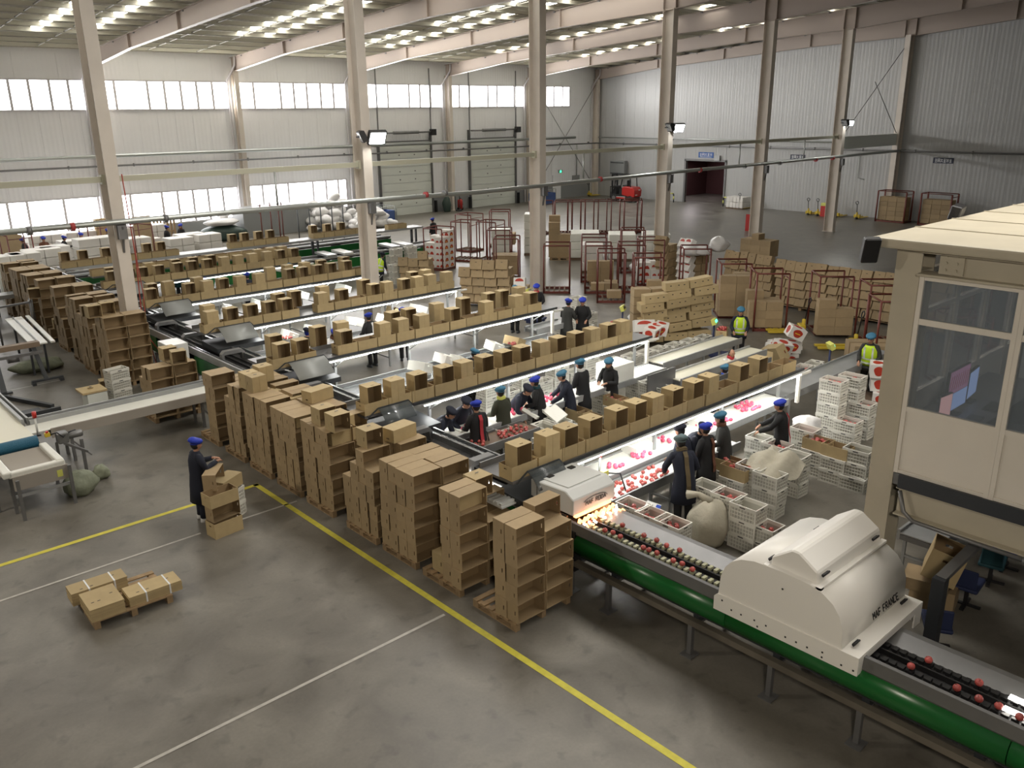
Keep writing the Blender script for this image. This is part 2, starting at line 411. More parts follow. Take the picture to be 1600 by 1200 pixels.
# painted floor lines (flat print on the floor)
def floor_line(name, pts, wd, mat, label):
    b = B()
    for (xa, ya), (xb, yb) in pts:
        d = Vector((xb-xa, yb-ya, 0)); n = Vector((-d.y, d.x, 0)).normalized()*(wd/2)
        v = [Vector((xa, ya, 0.004))-n, Vector((xb, yb, 0.004))-n, Vector((xb, yb, 0.004))+n, Vector((xa, ya, 0.004))+n]
        b.add(v, [(0, 1, 2, 3)])
    o = part(name, b, mat); o['kind'] = 'structure'; o['label'] = label; return o
floor_line('trim_1', [((X0, 15.83), (7.12, 15.83)), ((7.07, 15.88), (7.07, Y0))], 0.11, 'line_y', 'yellow painted floor line turning a corner beside the carton pallets')
floor_line('trim_2', [((X0, 14.56), (5.3, 14.54)), ((6.1, 14.54), (7.3, 14.52))], 0.05, 'line_w', 'thin white floor line just inside the yellow line')
floor_line('trim_3', [((X0, 9.2), (6.95, 9.24))], 0.055, 'line_w', 'thin white floor line crossing the empty front floor')
floor_line('trim_4', [((-4, 26.7), (6.4, 26.9))], 0.055, 'line_w', 'thin white floor line behind the white belt conveyor')
floor_line('trim_5', [((3.2, 35), (4.2, 46)), ((44, 44.5), (56, 44.5)), ((40, 40.0), (52, 40.0))], 0.06, 'line_w', 'white floor lines in front of the dock doors')
floor_line('trim_6', [((12.0, 1.35), (18.0, 1.45))], 0.055, 'line_w', 'thin white floor line under the raised cabin')
floor_line('trim_7', [((35, 22.5), (36.2, 22.2))], 0.06, 'line_w', 'short white floor mark beyond the carton rows')

# --- wall_left: steel panels below, between and above two window bands
wl = struct('wall_left', B().box(X0, XW, YW + 0.06, YW + 0.3, 0, 11.3), 'wall')
def panel_me(w_, h, mat): return B().box(0.005, w_ - 0.005, 0.03, 0.06, 0.006, h - 0.006).mesh('panel', mat)
WT0, WT1 = 7.83, 9.42          # upper band
WL0, WL1 = 1.05, 2.95          # lower band
def panels(parent, x0, x1, z0, z1, mat='wall', step=1.1):
    n = max(1, round((x1 - x0)/step)); w_ = (x1 - x0)/n; me = panel_me(w_, z1 - z0, mat)
    for i in range(n): part('panel', me, None, parent, loc=(x0 + i*w_, YW, z0))
panels(wl, 2.0, 33.6, WL1, WT0); panels(wl, 33.6, XW - 0.1, 5.6, WT0)
panels(wl, 2.0, XW - 0.1, WT1, 10.85, step=2.2)
panels(wl, 33.6, 36.2, 1.3, 5.6); panels(wl, 41.1, 44.85, 1.3, 5.6); panels(wl, 49.95, XW - 0.1, 1.3, 5.6)
panels(wl, 56.6, XW - 0.1, WT0, WT1)
part('dado', B().box(X0, 36.2, YW - 0.05, YW + 0.06, 0, WL0 - 0.02), 'grey_dado', wl, 'grey lower wall band')
part('dado', B().box(41.1, 44.85, YW - 0.05, YW + 0.06, 0, 1.3), 'grey_dado', wl)
part('dado', B().box(49.95, XW - 0.1, YW - 0.05, YW + 0.06, 0, 1.3), 'grey_dado', wl)
# --- window bands
rnd = random.Random(3)
def window_band(idx, x0, x1, z0, z1):
    fr = B(); fr.box(x0, x1, YW - 0.06, YW + 0.05, z0 - 0.06, z0 + 0.02); fr.box(x0, x1, YW - 0.06, YW + 0.05, z1 - 0.02, z1 + 0.06)
    wn = struct('window_%d' % idx, fr, 'mullion'); x = x0
    wn['label'] = ('high' if z0 > 5 else 'low') + ' daylit window band in the long wall'
    while x < x1 - 0.2:
        w_ = min(rnd.choice((0.98, 1.05, 1.9, 1.0)), x1 - x)
        part('pane', B().box(x + 0.07, x + w_ - 0.07, YW - 0.01, YW + 0.02, z0 + 0.02, z1 - 0.02), 'glow_win', wn)
        part('mullion', B().box(x + w_ - 0.07, x + w_ + 0.07, YW - 0.05, YW + 0.04, z0, z1), 'mullion', wn)
        x += w_
bays = [-0.25 + 8.60*k for k in range(-1, 9)]
i = 1
for k in range(len(bays) - 1):
    xa, xb = bays[k] + 0.32, bays[k+1] - 0.32
    if xa > 56: break
    window_band(i, max(xa, -20), min(xb, 56.5), WT0, WT1); i += 1
for k in range(len(bays) - 1):
    xa, xb = bays[k] + 0.32, bays[k+1] - 0.32
    if xa > 30: break
    window_band(i, max(xa, -20), min(xb, 33.4), WL0, WL1); i += 1
# --- other walls
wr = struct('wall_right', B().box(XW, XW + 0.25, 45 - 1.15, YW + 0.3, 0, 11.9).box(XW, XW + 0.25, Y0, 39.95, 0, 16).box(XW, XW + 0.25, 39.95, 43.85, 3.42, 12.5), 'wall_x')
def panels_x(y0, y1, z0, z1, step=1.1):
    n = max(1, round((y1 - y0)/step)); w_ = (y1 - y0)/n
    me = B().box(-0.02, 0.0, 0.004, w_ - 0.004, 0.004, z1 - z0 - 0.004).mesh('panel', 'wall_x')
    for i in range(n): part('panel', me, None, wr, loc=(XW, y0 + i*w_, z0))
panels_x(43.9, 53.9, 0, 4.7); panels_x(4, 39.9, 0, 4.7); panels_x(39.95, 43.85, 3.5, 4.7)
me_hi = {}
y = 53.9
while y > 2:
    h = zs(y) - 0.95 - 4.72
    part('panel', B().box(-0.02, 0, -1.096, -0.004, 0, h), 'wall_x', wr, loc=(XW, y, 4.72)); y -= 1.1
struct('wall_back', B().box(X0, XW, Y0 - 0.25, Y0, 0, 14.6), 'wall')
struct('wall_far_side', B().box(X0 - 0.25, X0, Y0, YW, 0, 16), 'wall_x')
# --- doorway into the next room
dr = struct('door_3', B().box(XW - 0.09, XW + 0.1, 43.78, 43.95, 0, 3.5).box(XW - 0.09, XW + 0.1, 39.85, 40.0, 0, 3.5).box(XW - 0.09, XW + 0.1, 39.85, 43.95, 3.4, 3.55), 'grey')
dr['label'] = 'open doorway with dark steel frame in the gable wall'
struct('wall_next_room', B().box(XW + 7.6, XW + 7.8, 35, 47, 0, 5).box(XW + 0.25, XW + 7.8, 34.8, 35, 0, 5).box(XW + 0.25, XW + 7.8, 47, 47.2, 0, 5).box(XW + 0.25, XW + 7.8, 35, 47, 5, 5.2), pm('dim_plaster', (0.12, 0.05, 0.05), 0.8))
# --- roof: sheet, skylights, purlins, rafters
c = B()
ys = [YW + 0.2, -2, Y0]
c.add([(x, y, zs(y) + t) for y in ys for x, t in ((X0, 0), (XW + .2, 0), (XW + .2, 0.12), (X0, 0.12))],
      [(4*i+a, 4*i+(a+1) % 4, 4*i+4+(a+1) % 4, 4*i+4+a) for i in range(2) for a in range(4)] + [(0, 1, 2, 3), (11, 10, 9, 8)])
ceil = struct('ceiling', c, 'roof')
PY = [52.3 - 1.55*k for k in range(44)]
for y in PY:
    part('purlin', B().box(X0, XW, -0.035, 0.035, -0.21, -0.01).box(X0, XW, -0.035, 0.045, -0.21, -0.195), 'purlin', ceil, loc=(0, y, zs(y)))
slabel = 'daylit translucent roof panel'
for xs in (4.3, 6.6, 12.9, 15.2, 22.6, 24.2, 31.15, 33.3, 42.6, 45.4, 51.4, 53.4):
    for k in range(3, 17):
        ya, yb = PY[k] - 0.10, PY[k+1] + 0.10
        if random.random() < 0.12: continue
        v = [(xs - 0.25, ya, zs(ya) - 0.015), (xs + 0.25, ya, zs(ya) - 0.015), (xs + 0.25, yb, zs(yb) - 0.015), (xs - 0.25, yb, zs(yb) - 0.015)]
        v += [(p[0], p[1], p[2] - 0.01) for p in v]
        part('skylight_panel', B().add(v, [(0, 1, 2, 3), (7, 6, 5, 4), (0, 4, 5, 1), (1, 5, 6, 2), (2, 6, 7, 3), (3, 7, 4, 0)]), 'glow_sky', ceil, slabel)
for xs in [x + d for x in CX[:-1] for d in (2.9, 5.75)]:
    part('sag_rail', B().beam((xs, 52.5, zs(52.5) - 0.14), (xs, -2, zs(-2) - 0.14), 0.05, 0.05), 'sag', ceil)
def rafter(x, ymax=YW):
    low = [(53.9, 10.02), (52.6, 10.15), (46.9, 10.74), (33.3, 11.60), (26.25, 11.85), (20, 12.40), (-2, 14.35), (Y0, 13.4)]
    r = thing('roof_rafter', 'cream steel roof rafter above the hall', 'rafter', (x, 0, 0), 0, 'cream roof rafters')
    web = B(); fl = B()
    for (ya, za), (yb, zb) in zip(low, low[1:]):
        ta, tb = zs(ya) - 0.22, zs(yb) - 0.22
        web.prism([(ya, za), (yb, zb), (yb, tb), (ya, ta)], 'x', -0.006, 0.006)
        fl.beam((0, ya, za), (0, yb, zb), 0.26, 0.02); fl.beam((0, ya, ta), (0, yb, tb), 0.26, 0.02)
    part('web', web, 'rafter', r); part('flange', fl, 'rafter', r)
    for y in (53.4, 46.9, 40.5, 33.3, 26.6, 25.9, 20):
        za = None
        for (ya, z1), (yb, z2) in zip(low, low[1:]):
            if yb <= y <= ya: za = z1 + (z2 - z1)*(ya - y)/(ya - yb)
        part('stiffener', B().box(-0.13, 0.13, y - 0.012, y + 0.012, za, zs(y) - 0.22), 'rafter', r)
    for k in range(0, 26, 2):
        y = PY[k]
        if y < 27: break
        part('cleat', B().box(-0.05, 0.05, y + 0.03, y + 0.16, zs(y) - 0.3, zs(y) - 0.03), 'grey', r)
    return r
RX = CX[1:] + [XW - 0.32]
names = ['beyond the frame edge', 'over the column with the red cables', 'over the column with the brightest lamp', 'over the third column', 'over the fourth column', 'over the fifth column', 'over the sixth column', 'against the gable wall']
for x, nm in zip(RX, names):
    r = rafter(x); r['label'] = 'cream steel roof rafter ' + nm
# --- columns (H section)
def column(x, y, ztop, label, name='steel_column', rz=0.0, wf=0.36, dp=0.60, mat='steel'):
    c = thing(name, label, 'column', (x, y, 0), rz, 'cream steel columns of the hall')
    part('web', B().box(-0.008, 0.008, -dp/2, dp/2, 0.02, ztop), mat, c)
    for s_ in (-1, 1): part('flange', B().box(-wf/2, wf/2, s_*dp/2 - 0.012, s_*dp/2 + 0.012, 0.02, ztop), mat, c)
    part('base_plate', B().box(-wf/2 - 0.06, wf/2 + 0.06, -dp/2 - 0.06, dp/2 + 0.06, 0, 0.025), mat, c)
    return c
coln = ['with red cables running down it', 'carrying the brightest floodlight', 'in front of the racks with foam stacks', 'beside the far floodlight over the empty floor', 'next to the small red board', 'with the small floodlight near the gable wall']
for k, x in enumerate(CX[2:]):
    column(x, YC, 11.9, 'tall cream steel column ' + coln[k])
WALLN = ['leftmost in view', 'behind the standing red posts', 'hidden behind the bright floodlight', 'between the two dock doors', 'past the second dock door', 'in the gable corner']
for k, x in enumerate(CX[2:] + [XW - 0.35]):
    xx = x if k < 6 else x
    column(xx, YW - 0.34, 10.1, 'cream wall column ' + (WALLN + ['in the gable corner'])[min(k, 6) if k != 5 else 4] + (' under the eave' if k != 5 else ' close to the fire cabinets'), wf=0.30, dp=0.5)
column(XW - 0.35, YC, zs(YC) - 1.3, 'tall cream column standing against the gable wall beside cross bracing', rz=PI/2)
# downpipes
def pipe_thing(name, pts, r, label, cat='pipe', mat='pipe', group=None, n=8):
    return single(name, B().tube(pts, r, n), mat, label, cat, group=group)
for k, x in enumerate(CX[2:] + [XW - 0.35]):
    if k in (0,): continue
    xx = x - 0.42 if k < 6 else x - 0.38
    pipe_thing('downpipe', [(xx + 0.35, YW - 0.75, 10.9), (xx + 0.3, YW - 0.75, 10.4), (xx, YW - 0.16, 9.5), (xx, YW - 0.16, 0.4), (xx, YW - 0.16, 0.02)], 0.07,
               'white downpipe beside the wall column ' + ['', 'behind the standing red posts', 'left of the first dock door', 'between the dock doors', 'past the second dock door', 'before the fire cabinets', 'in the gable corner'][k], mat='mullion', group='white downpipes')
# --- dock doors
def dock(idx, x0, x1, z1, label):
    fr = B(); fr.box(x0 - 0.12, x0, YW - 0.16, YW + 0.06, 0, z1 + 0.7).box(x1, x1 + 0.12, YW - 0.16, YW + 0.06, 0, z1 + 0.7)
    fr.box(x0 - 0.12, x1 + 0.12, YW - 0.1, YW + 0.06, z1 - 0.02, z1 + 0.06)
    d = struct('door_%d' % idx, fr, 'grey'); d['label'] = label
    n = 9
    for i in range(n):
        h = (z1)/n; bb = B().box(x0, x1, YW - 0.06, YW, i*h + 0.012, (i+1)*h - 0.012)
        pn = part('door_section', bb, 'gate', d)
        if i in (1, 2, 4, 5, 6, 7):
            for fx in (0.38, 0.68):
                part('bolt_plate', B().box(x0 + (x1-x0)*fx - 0.05, x0 + (x1-x0)*fx + 0.05, YW - 0.075, YW - 0.055, i*h + 0.2, i*h + 0.27), 'dark', pn)
    part('spring_shaft', B().tube([(x0, YW - 0.3, z1 + 0.65), (x1, YW - 0.3, z1 + 0.65)], 0.06).tube([(x0 + 1.2, YW - 0.3, z1 + 0.65), (x1 - 1.2, YW - 0.3, z1 + 0.65)], 0.11), 'grey', d)
    part('motor', B().box(x1 - 0.05, x1 + 0.35, YW - 0.5, YW - 0.15, z1 + 0.4, z1 + 0.85), 'black', d)
    part('track', B().beam((x0 - 0.05, YW - 0.2, 0), (x0 - 0.05, YW - 0.2, 10.6), 0.07, 0.07).beam((x1 + 0.05, YW - 0.2, 0), (x1 + 0.05, YW - 0.2, 10.6), 0.07, 0.07), 'grey', d)
    part('buffer', B().box(x0 - 0.3, x0 - 0.12, YW - 0.35, YW - 0.15, 0, 0.9).box(x1 + 0.12, x1 + 0.3, YW - 0.35, YW - 0.15, 0, 0.9), 'black', d)
dock(1, 36.3, 41.0, 5.4, 'pale sectional dock door beside the bright floodlight column')
dock(2, 44.95, 49.85, 5.4, 'pale sectional dock door further along, right of the fire cabinets')
# --- long pipes carried from column to column
b = B(); z0 = 4.58
b.tube([(X0, YC - 0.42, z0 + 0.02), (8, YC - 0.42, z0), (16.5, YC - 0.42, z0 - 0.03), (22, YC - 0.42, z0 - 0.10), (34, YC - 0.42, z0), (60, YC - 0.42, z0 + 0.07)], 0.085, 10)
pipe = thing('overhead_pipe', 'long thick galvanised pipe running across the hall from column to column', 'pipe')
part('pipe_run', b, 'pipe', pipe)
for x in (5.9, 7.0, 9.6, 19.3, 20.2, 29, 36.5, 40.5, 44, 48, 50):
    part('coupling', B().tube([(x, YC - 0.42, z0 - 0.02), (x + 0.12, YC - 0.42, z0 - 0.02)], 0.12, 10), 'red_clamp' if x in (7.0, 19.3, 29, 36.5, 48, 50) else 'grey', pipe)
for x in CX[2:]: part('bracket', B().box(x - 0.12, x + 0.12, YC - 0.5, YC - 0.3, z0 - 0.5, z0 - 0.1).beam((x, YC - 0.31, z0 - 0.9), (x, YC - 0.5, z0 - 0.12), 0.05, 0.05), 'grey', pipe)
bm = thing('tie_beam', 'pale cream tie beam running along the hall above the pipe', 'beam')
for k, x in enumerate(CX[1:-1]):
    part('beam_length', B().box(x + 0.22, x + 8.38, YC - 0.06, YC + 0.06, 5.68, 5.84), 'beam_cream', bm)
    part('end_plate', B().box(x + 0.14, x + 0.24, YC - 0.1, YC + 0.1, 5.62, 5.90).box(x + 8.36, x + 8.46, YC - 0.1, YC + 0.1, 5.62, 5.90), 'beam_cream', bm)
part('beam_length', B().box(CX[-1] + 0.22, XW - 0.6, YC - 0.06, YC + 0.06, 5.0, 5.75), 'gate', bm, 'deep pale green box beam')
for x in (13.5, 28.3, 40.5, 47.2): part('hanger', B().tube([(x, YC - 0.1, 5.7), (x, YC - 0.1, z0 + 0.05)], 0.035, 6), 'pipe', bm)
pipe_thing('wall_pipe', [(X0, YW - 0.75, 5.28), (56.5, YW - 0.75, 5.22)], 0.11, 'thick silver duct pipe along the long wall, upper of two')
b = B().tube([(X0, YW - 0.9, 4.76), (XW - 0.9, YW - 0.9, 4.66)], 0.055)
for k in range(16): b.tube([(4 + 3.6*k, YW - 0.9, 4.72), (4.08 + 3.6*k, YW - 0.9, 4.72)], 0.095)
single('wall_pipe', b, 'grey', 'thin dark pipe along the long wall, lower of two', 'pipe')
b = B().tube([(XW - 0.9, YW - 0.9, 4.66), (XW - 0.85, 2, 4.62)], 0.06)
for k in range(12): b.tube([(XW - 0.87, 50 - 3.6*k, 4.65), (XW - 0.87, 49.9 - 3.6*k, 4.65)], 0.10)
single('wall_pipe', b, 'grey', 'dark sprinkler pipe along the gable wall', 'pipe')
single('wall_pipe', B().tube([(XW - 0.5, YW - 0.8, 5.15), (XW - 0.5, 27, 5.1)], 0.05), 'pipe', 'silver upper pipe on the gable wall above the doorway', 'pipe')
pipe_thing('conduit', [(XW - 0.1, 46.9, 4.6), (XW - 0.1, 46.9, 2.5), (XW - 0.1, 46.7, 2.4)], 0.03, 'thin drop conduit on the gable wall near the forklift')
pipe_thing('conduit', [(XW - 0.1, 28.9, 4.4), (XW - 0.1, 28.9, 2.7), (XW - 0.1, 28.4, 2.6)], 0.03, 'thin drop conduit on the gable wall above the pallet jacks')
# cross bracing
def brace(p, q, label): single('bracing_rod', B().tube([p, q], 0.025, 6), 'grey', label, 'brace')
brace((XW - 0.5, YC + 0.2, 11.2), (CX[-1] + 0.6, YC, 5.9), 'thin diagonal bracing rod rising towards the gable column')
brace((CX[-1] + 4.0, YC, 9.0), (XW - 0.7, YC, 5.8), 'thin diagonal bracing rod falling towards the gable column')
brace((52.0, YW - 0.5, 1.3), (59.3, YW - 0.5, 9.6), 'thin diagonal bracing rod rising to the gable corner')
brace((51.9, YW - 0.5, 9.4), (58.9, YW - 0.5, 1.3), 'thin diagonal bracing rod falling past the green exit light')
# --- floodlights on the columns
def flood(x, y, z, label, power, lit=True, aim=(0.5, -1, -0.8), s=1.0):
    f = thing('floodlight', label, 'floodlight', (x, y, z), 0, None)
    q = Vector(aim).to_track_quat('-Y', 'Z').to_euler()
    bd = B().box(-0.26*s, 0.26*s, -0.02, 0.10*s, -0.20*s, 0.20*s)
    for i in range(6): bd.box(-0.22*s + i*0.085*s, -0.20*s + i*0.085*s, 0.10*s, 0.17*s, -0.16*s, 0.16*s)
    h = part('housing', bd, 'black', f, rot=q)
    lens = part('lens', B().box(-0.22*s, 0.22*s, -0.035, -0.018, -0.16*s, 0.16*s), 'lamp' if lit else 'stainless', h)
    part('bracket', B().beam((0, 0, 0), (0, 0.25*s, 0), 0.05, 0.05), 'black', f)
    if power:
        p = Vector((x, y, z)) + Vector(aim).normalized()*0.12
        add_light('floodlight_beam', 'SPOT', p, p + Vector(aim), power, (1.0, 0.99, 0.92), spot_size=2.7, spot_blend=0.5, shadow_soft_size=0.22)
    return f
flood(CX[3] + 0.30, YC - 0.55, 6.65, 'blazing floodlight on the second column from the windows side', 380, aim=(-0.15, -1, -0.55), s=1.25)
flood(CX[3] - 0.32, YC - 0.45, 6.70, 'dark floodlight turned away on the same column as the brightest lamp', 0, False, aim=(-1, 0.4, -0.5))
flood(CX[5] + 0.30, YC - 0.55, 6.62, 'bright floodlight on the column over the empty floor', 200, aim=(-0.35, -1, -0.5), s=1.1)
flood(CX[5] - 0.32, YC - 0.45, 6.66, 'dark floodlight turned away on the column over the empty floor', 0, False, aim=(-1, 0.4, -0.5))
flood(CX[7] + 0.28, YC - 0.5, 6.55, 'small bright floodlight on the column nearest the gable wall', 120, aim=(-0.55, -1, -0.5), s=0.9)
flood(CX[7] - 0.3, YC - 0.45, 6.58, 'dark floodlight turned away on the column nearest the gable wall', 0, False, aim=(-1, 0.4, -0.5))
# added unseen spot that brightens the gable wall, no fitting is built
add_light('wall_wash_fill', 'SPOT', (52, 33, 8.8), (60, 33, 5), 60, (1, 0.98, 0.94), spot_size=2.6, spot_blend=0.8, shadow_soft_size=0.4)
# --- signs
def glyph_sign(name, y0, y1, z0, z1, mat, label, n=5, sub=False):
    s_ = thing(name, label, 'sign', (XW - 0.021, (y0+y1)/2, (z0+z1)/2))
    W, H = abs(y1-y0), z1-z0
    part('board', B().box(-0.03, 0, -W/2, W/2, -H/2, H/2), mat, s_)
    lt = B(); r = random.Random(n*7)
    zc = 0.06*H if sub else 0.0; gh = H*0.46 if sub else H*0.6; gw = W*0.86/n
    strokes = {0: [(0, .9, 1, .9), (0, .5, 1, .5), (.5, 0, .5, 1), (0, 0, 1, 0)], 1: [(0, 1, 0, 0), (0, 1, 1, 1), (1, 1, 1, 0), (0, .5, 1, .5), (.5, 1, .5, 0)],
               2: [(0, .8, 1, .8), (.5, 1, .5, .5), (.5, .5, 0, 0), (.5, .5, 1, 0)], 3: [(0, 0, 1, 0), (0, .5, 1, .5), (.3, 1, .3, 0), (.7, 1, .7, 0), (0, 1, 1, 1)], 4: [(0, 1, .4, .6), (.2, .7, .2, 0), (.5, .9, 1, .9), (.75, .9, .75, 0), (.5, .45, 1, .45)]}
    for i in range(n):
        yc = W/2 - W*0.07 - gw*(i+0.5)     # reads from the left seen from inside the hall
        for (a, b0, c_, d_) in strokes[i % 5]:
            p = (-0.034, yc + (0.5-a)*gw*0.76, zc + (b0-0.5)*gh); q = (-0.034, yc + (0.5-c_)*gw*0.76, zc + (d_-0.5)*gh)
            lt.beam(p, q, 0.008, 0.028) if abs(p[1]-q[1]) > 0.02 else lt.box(-0.038, -0.031, min(p[1], q[1]) - 0.014, max(p[1], q[1]) + 0.014, min(p[2], q[2]), max(p[2], q[2]))
    if sub: lt.box(-0.038, -0.031, -W*0.38, W*0.38, -H*0.38, -H*0.31)
    part('lettering', lt, 'sign_white', s_)
glyph_sign('hanging_sign', 41.15, 42.6, 3.68, 4.12, 'sign_blue', 'blue sign with white characters above the doorway', 5, True)
glyph_sign('wall_sign', 33.1, 34.3, 3.80, 4.15, 'sign_navy', 'dark navy sign with white characters behind the fifth column', 5)
glyph_sign('wall_sign', 22.55, 23.85, 3.88, 4.24, 'sign_navy', 'dark navy sign with white characters at the right end of the gable wall', 6)
single('control_box', B().box(-0.2, 0, -0.25, 0.25, -0.2, 0.2), 'grey_lt', 'small grey box beside the blue sign above the doorway', 'box', (XW - 0.021, 40.7, 3.7))
ex = thing('exit_light', 'glowing green emergency exit light on the long wall', 'sign', (55.4, YW - 0.012, 2.35))
part('light_box', B().box(-0.25, 0.25, -0.04, 0.04, -0.13, 0.13), 'grey_lt', ex)
part('pictogram', B().ball((0.02, -0.045, 0.06), 0.04).tube([(0, -0.045, 0.03), (-0.03, -0.045, -0.05), (-0.1, -0.045, -0.11)], 0.025, 5).tube([(0, -0.045, -0.03), (0.08, -0.045, -0.1)], 0.022, 5).tube([(-0.1, -0.045, 0.02), (0.1, -0.045, 0.0)], 0.02, 5), 'green_glow', ex)
single('door_leaf', B().box(-0.5, 0.5, -0.04, 0.02, 0, 2.05), 'wall', 'white plain service door under the exit light', 'door', (54.9, YW - 0.06, 0.0))
single('meter_box', B().box(-0.45, 0.45, -0.1, 0.0, -0.2, 0.2), 'grey_lt', 'grey distribution box on conduit right of the exit light', 'box', (57.4, YW + 0.028, 1.7))
pipe_thing('conduit', [(57.4, YW - 0.1, 4.6), (57.4, YW - 0.1, 1.9)], 0.05, 'vertical conduit above the grey distribution box')
ah = thing('wall_opening_box', 'dark grey boxed hatch high on the gable wall behind the forklift', 'hatch', (XW - 0.3, 50.9, 2.55))
part('hood', B().box(-0.25, 0.22, -0.85, 0.85, -0.62, 0.62), 'grey_dado', ah, None, None, None, bevel(0.03))
part('louvre', B().box(-0.27, -0.24, -0.75, 0.75, -0.5, -0.42).box(-0.27, -0.24, -0.75, 0.75, 0.42, 0.5), 'dark', ah)
# ================================================================== fruit sorting machine
SY0, SY1 = -5.0, 40.5
SF, SR, SZ = 8.90, 9.98, 1.23       # front, rear, top
rnd = random.Random(11)
st = thing('sorting_machine', 'long fruit sorting machine with green side cover running the length of the packing hall', 'sorting machine', (0, 0, 0))
part('trough', B().box(SF + 0.02, SR - 0.02, SY0, SY1, 1.02, 1.07), 'black', st)
part('front_apron', B().prism([(SF - 0.02, 1.07), (SF + 0.0, SZ), (SF + 0.06, SZ), (SF + 0.05, 1.03), (SF, 1.03)], 'y', SY0, 8.4), 'grey', st)
part('front_rail', B().prism([(SF, 1.03), (SF, SZ), (SF + 0.06, SZ), (SF + 0.06, 1.03)], 'y', 8.4, SY1), 'grey_lt', st)
part('rear_slope', B().prism([(9.62, 1.07), (9.86, 1.15), (9.94, 1.16), (9.94, 0.7), (9.90, 0.7), (9.66, 1.04)], 'y', SY0, SY1), 'grey', st)
part('centre_divider', B().box(9.36, 9.385, SY0, SY1, 1.05, 1.13), 'black', st)
for x in (9.22, 9.52):
    ch = B(); y = SY0
    while y < 8.3:
        ch.box(x - 0.045, x + 0.045, y, y + 0.05, 1.07, 1.115, 0 if y > 4.5 else 1).box(x - 0.02, x + 0.02, y + 0.05, y + 0.085, 1.07, 1.10, 1); y += 0.105
    o = part('cup_chain', ch, [pm('pale_cup', (0.42, 0.42, 0.28), 0.6), 'black'], st, 'chain of pale fruit cups'); o['kind'] = 'stuff'
part('lower_rail', B().box(SF - 0.05, SF + 0.05, SY0, 8.35, 0.50, 0.59).box(SF + 0.85, SF + 0.92, SY0, 8.35, 0.50, 0.58), pm('worn_rail', (0.17, 0.15, 0.12), 0.55, 0.3, noise=(1.5, 0.3)), st)
part('under_tray', B().box(SF + 0.08, SR - 0.1, SY0, SY1, 0.62, 0.66), 'dark', st)
cov = [(0.86 + 0.20*math.sin(t), 0) for t in ()]
def cover(y0, y1):
    pf = [(SF + 0.1 - 0.20*math.cos(t), 0.88 + 0.20*math.sin(t)) for t in [(-PI/2) + PI*k/10 for k in range(11)]]
    pf += [(SF + 0.12, 1.08), (SF + 0.12, 0.68)]
    o = part('green_cover', B().prism(pf, 'y', y0 + 0.006, y1 - 0.006, smooth=True), 'green', st, 'glossy green rounded side cover')
    return o
for ya, yb in ((-5, -1.5), (-1.5, 1.9), (1.9, 5.42), (5.42, 8.25)): cover(ya, yb)
y = 8.7
part('green_panel', B().box(SF - 0.02, SF + 0.02, 8.42, 9.0, 0.42, 1.02), 'green', st)
while y < SY1 - 2:
    part('green_panel', B().box(SF - 0.02, SF + 0.01, y + 0.35, y + 2.3, 0.55, 1.02), 'green', st); y += 2.4
part('end_plate', B().box(SF - 0.04, SF + 0.12, 8.26, 8.40, 0.40, 1.1), 'black', st)
for y in (8.35, 7.55, 6.0, 4.72, 3.5, 2.2, 0.8, 11, 14, 17, 20, 23, 26, 29, 32, 35, 38):
    b = B()
    for x in (SF - 0.01, SF + 0.88): b.box(x - 0.035, x + 0.035, y - 0.035, y + 0.035, 0.03, 0.52)
    b.box(SF, SF + 0.9, y - 0.03, y + 0.03, 0.44, 0.5)
    part('leg', b, 'grey', st)
    part('foot', B().box(SF - 0.12, SF + 0.1, y - 0.1, y + 0.1, 0, 0.02), 'grey', st)
    part('hopper_support', B().box(SF + 0.1, SF + 0.85, y - 0.05, y + 0.05, 0.5, 0.62), 'dark', st)
part('drive_shaft', B().tube([(SF + 0.12, 5.2, 0.44), (SF + 0.12, 7.4, 0.44)], 0.03, 6).tube([(SF + 0.16, 5.2, 0.36), (SF + 0.16, 7.4, 0.36)], 0.02, 6), 'grey_lt', st)
# upper conveyor strips of the distribution section
part('chain_guide', B().box(9.62, 9.68, 8.6, SY1, 1.18, 1.30).box(9.86, 9.90, 8.6, SY1, 1.2, 1.27), 'stainless', st)
part('chain_guide', B().box(9.02, 9.05, 8.6, SY1, 1.15, 1.22), 'stainless', st)
ct = B(); y = 9.0
while y < SY1: ct.box(9.69, 9.85, y, y + 0.09, 1.14, 1.2); y += 0.14
o = part('fruit_carrier', ct, 'dark', st, 'dense row of small dark carriers'); o['kind'] = 'stuff'
for y in (11.0, 13.0, 15.1, 17.2, 19.6, 21.4, 24, 26, 28.5, 31, 33, 36):
    part('hood_bridge', B().prism([(9.0, 1.12), (9.02, 1.34), (9.1, 1.42), (9.58, 1.42), (9.66, 1.34), (9.68, 1.12), (9.6, 1.12), (9.58, 1.32), (9.08, 1.32), (9.08, 1.12)], 'y', y, y + 0.18), 'grey', st)
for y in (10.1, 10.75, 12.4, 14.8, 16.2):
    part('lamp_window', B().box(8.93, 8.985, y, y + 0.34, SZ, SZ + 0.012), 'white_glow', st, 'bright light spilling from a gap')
single('slat_tray', (lambda b: [b.box(8.42, 8.86, 9.52 + 0.10*i, 9.575 + 0.10*i, 1.27, 1.31) for i in range(5)] and b.box(8.4, 8.9, 9.48, 10.02, 1.235, 1.265))(B()), ['white_box'], 'small tray of white slats sticking out of the sorting machine beside the lane end cartons', 'tray')
single('slat_tray', (lambda b: [b.box(8.42, 8.86, 14.0 + 0.10*i, 14.05 + 0.10*i, 1.27, 1.31) for i in range(5)] and b.box(8.4, 8.9, 13.95, 14.5, 1.235, 1.265))(B()), ['grey_lt'], 'tray of grey slats on the sorting machine below the second lane of cartons', 'tray')

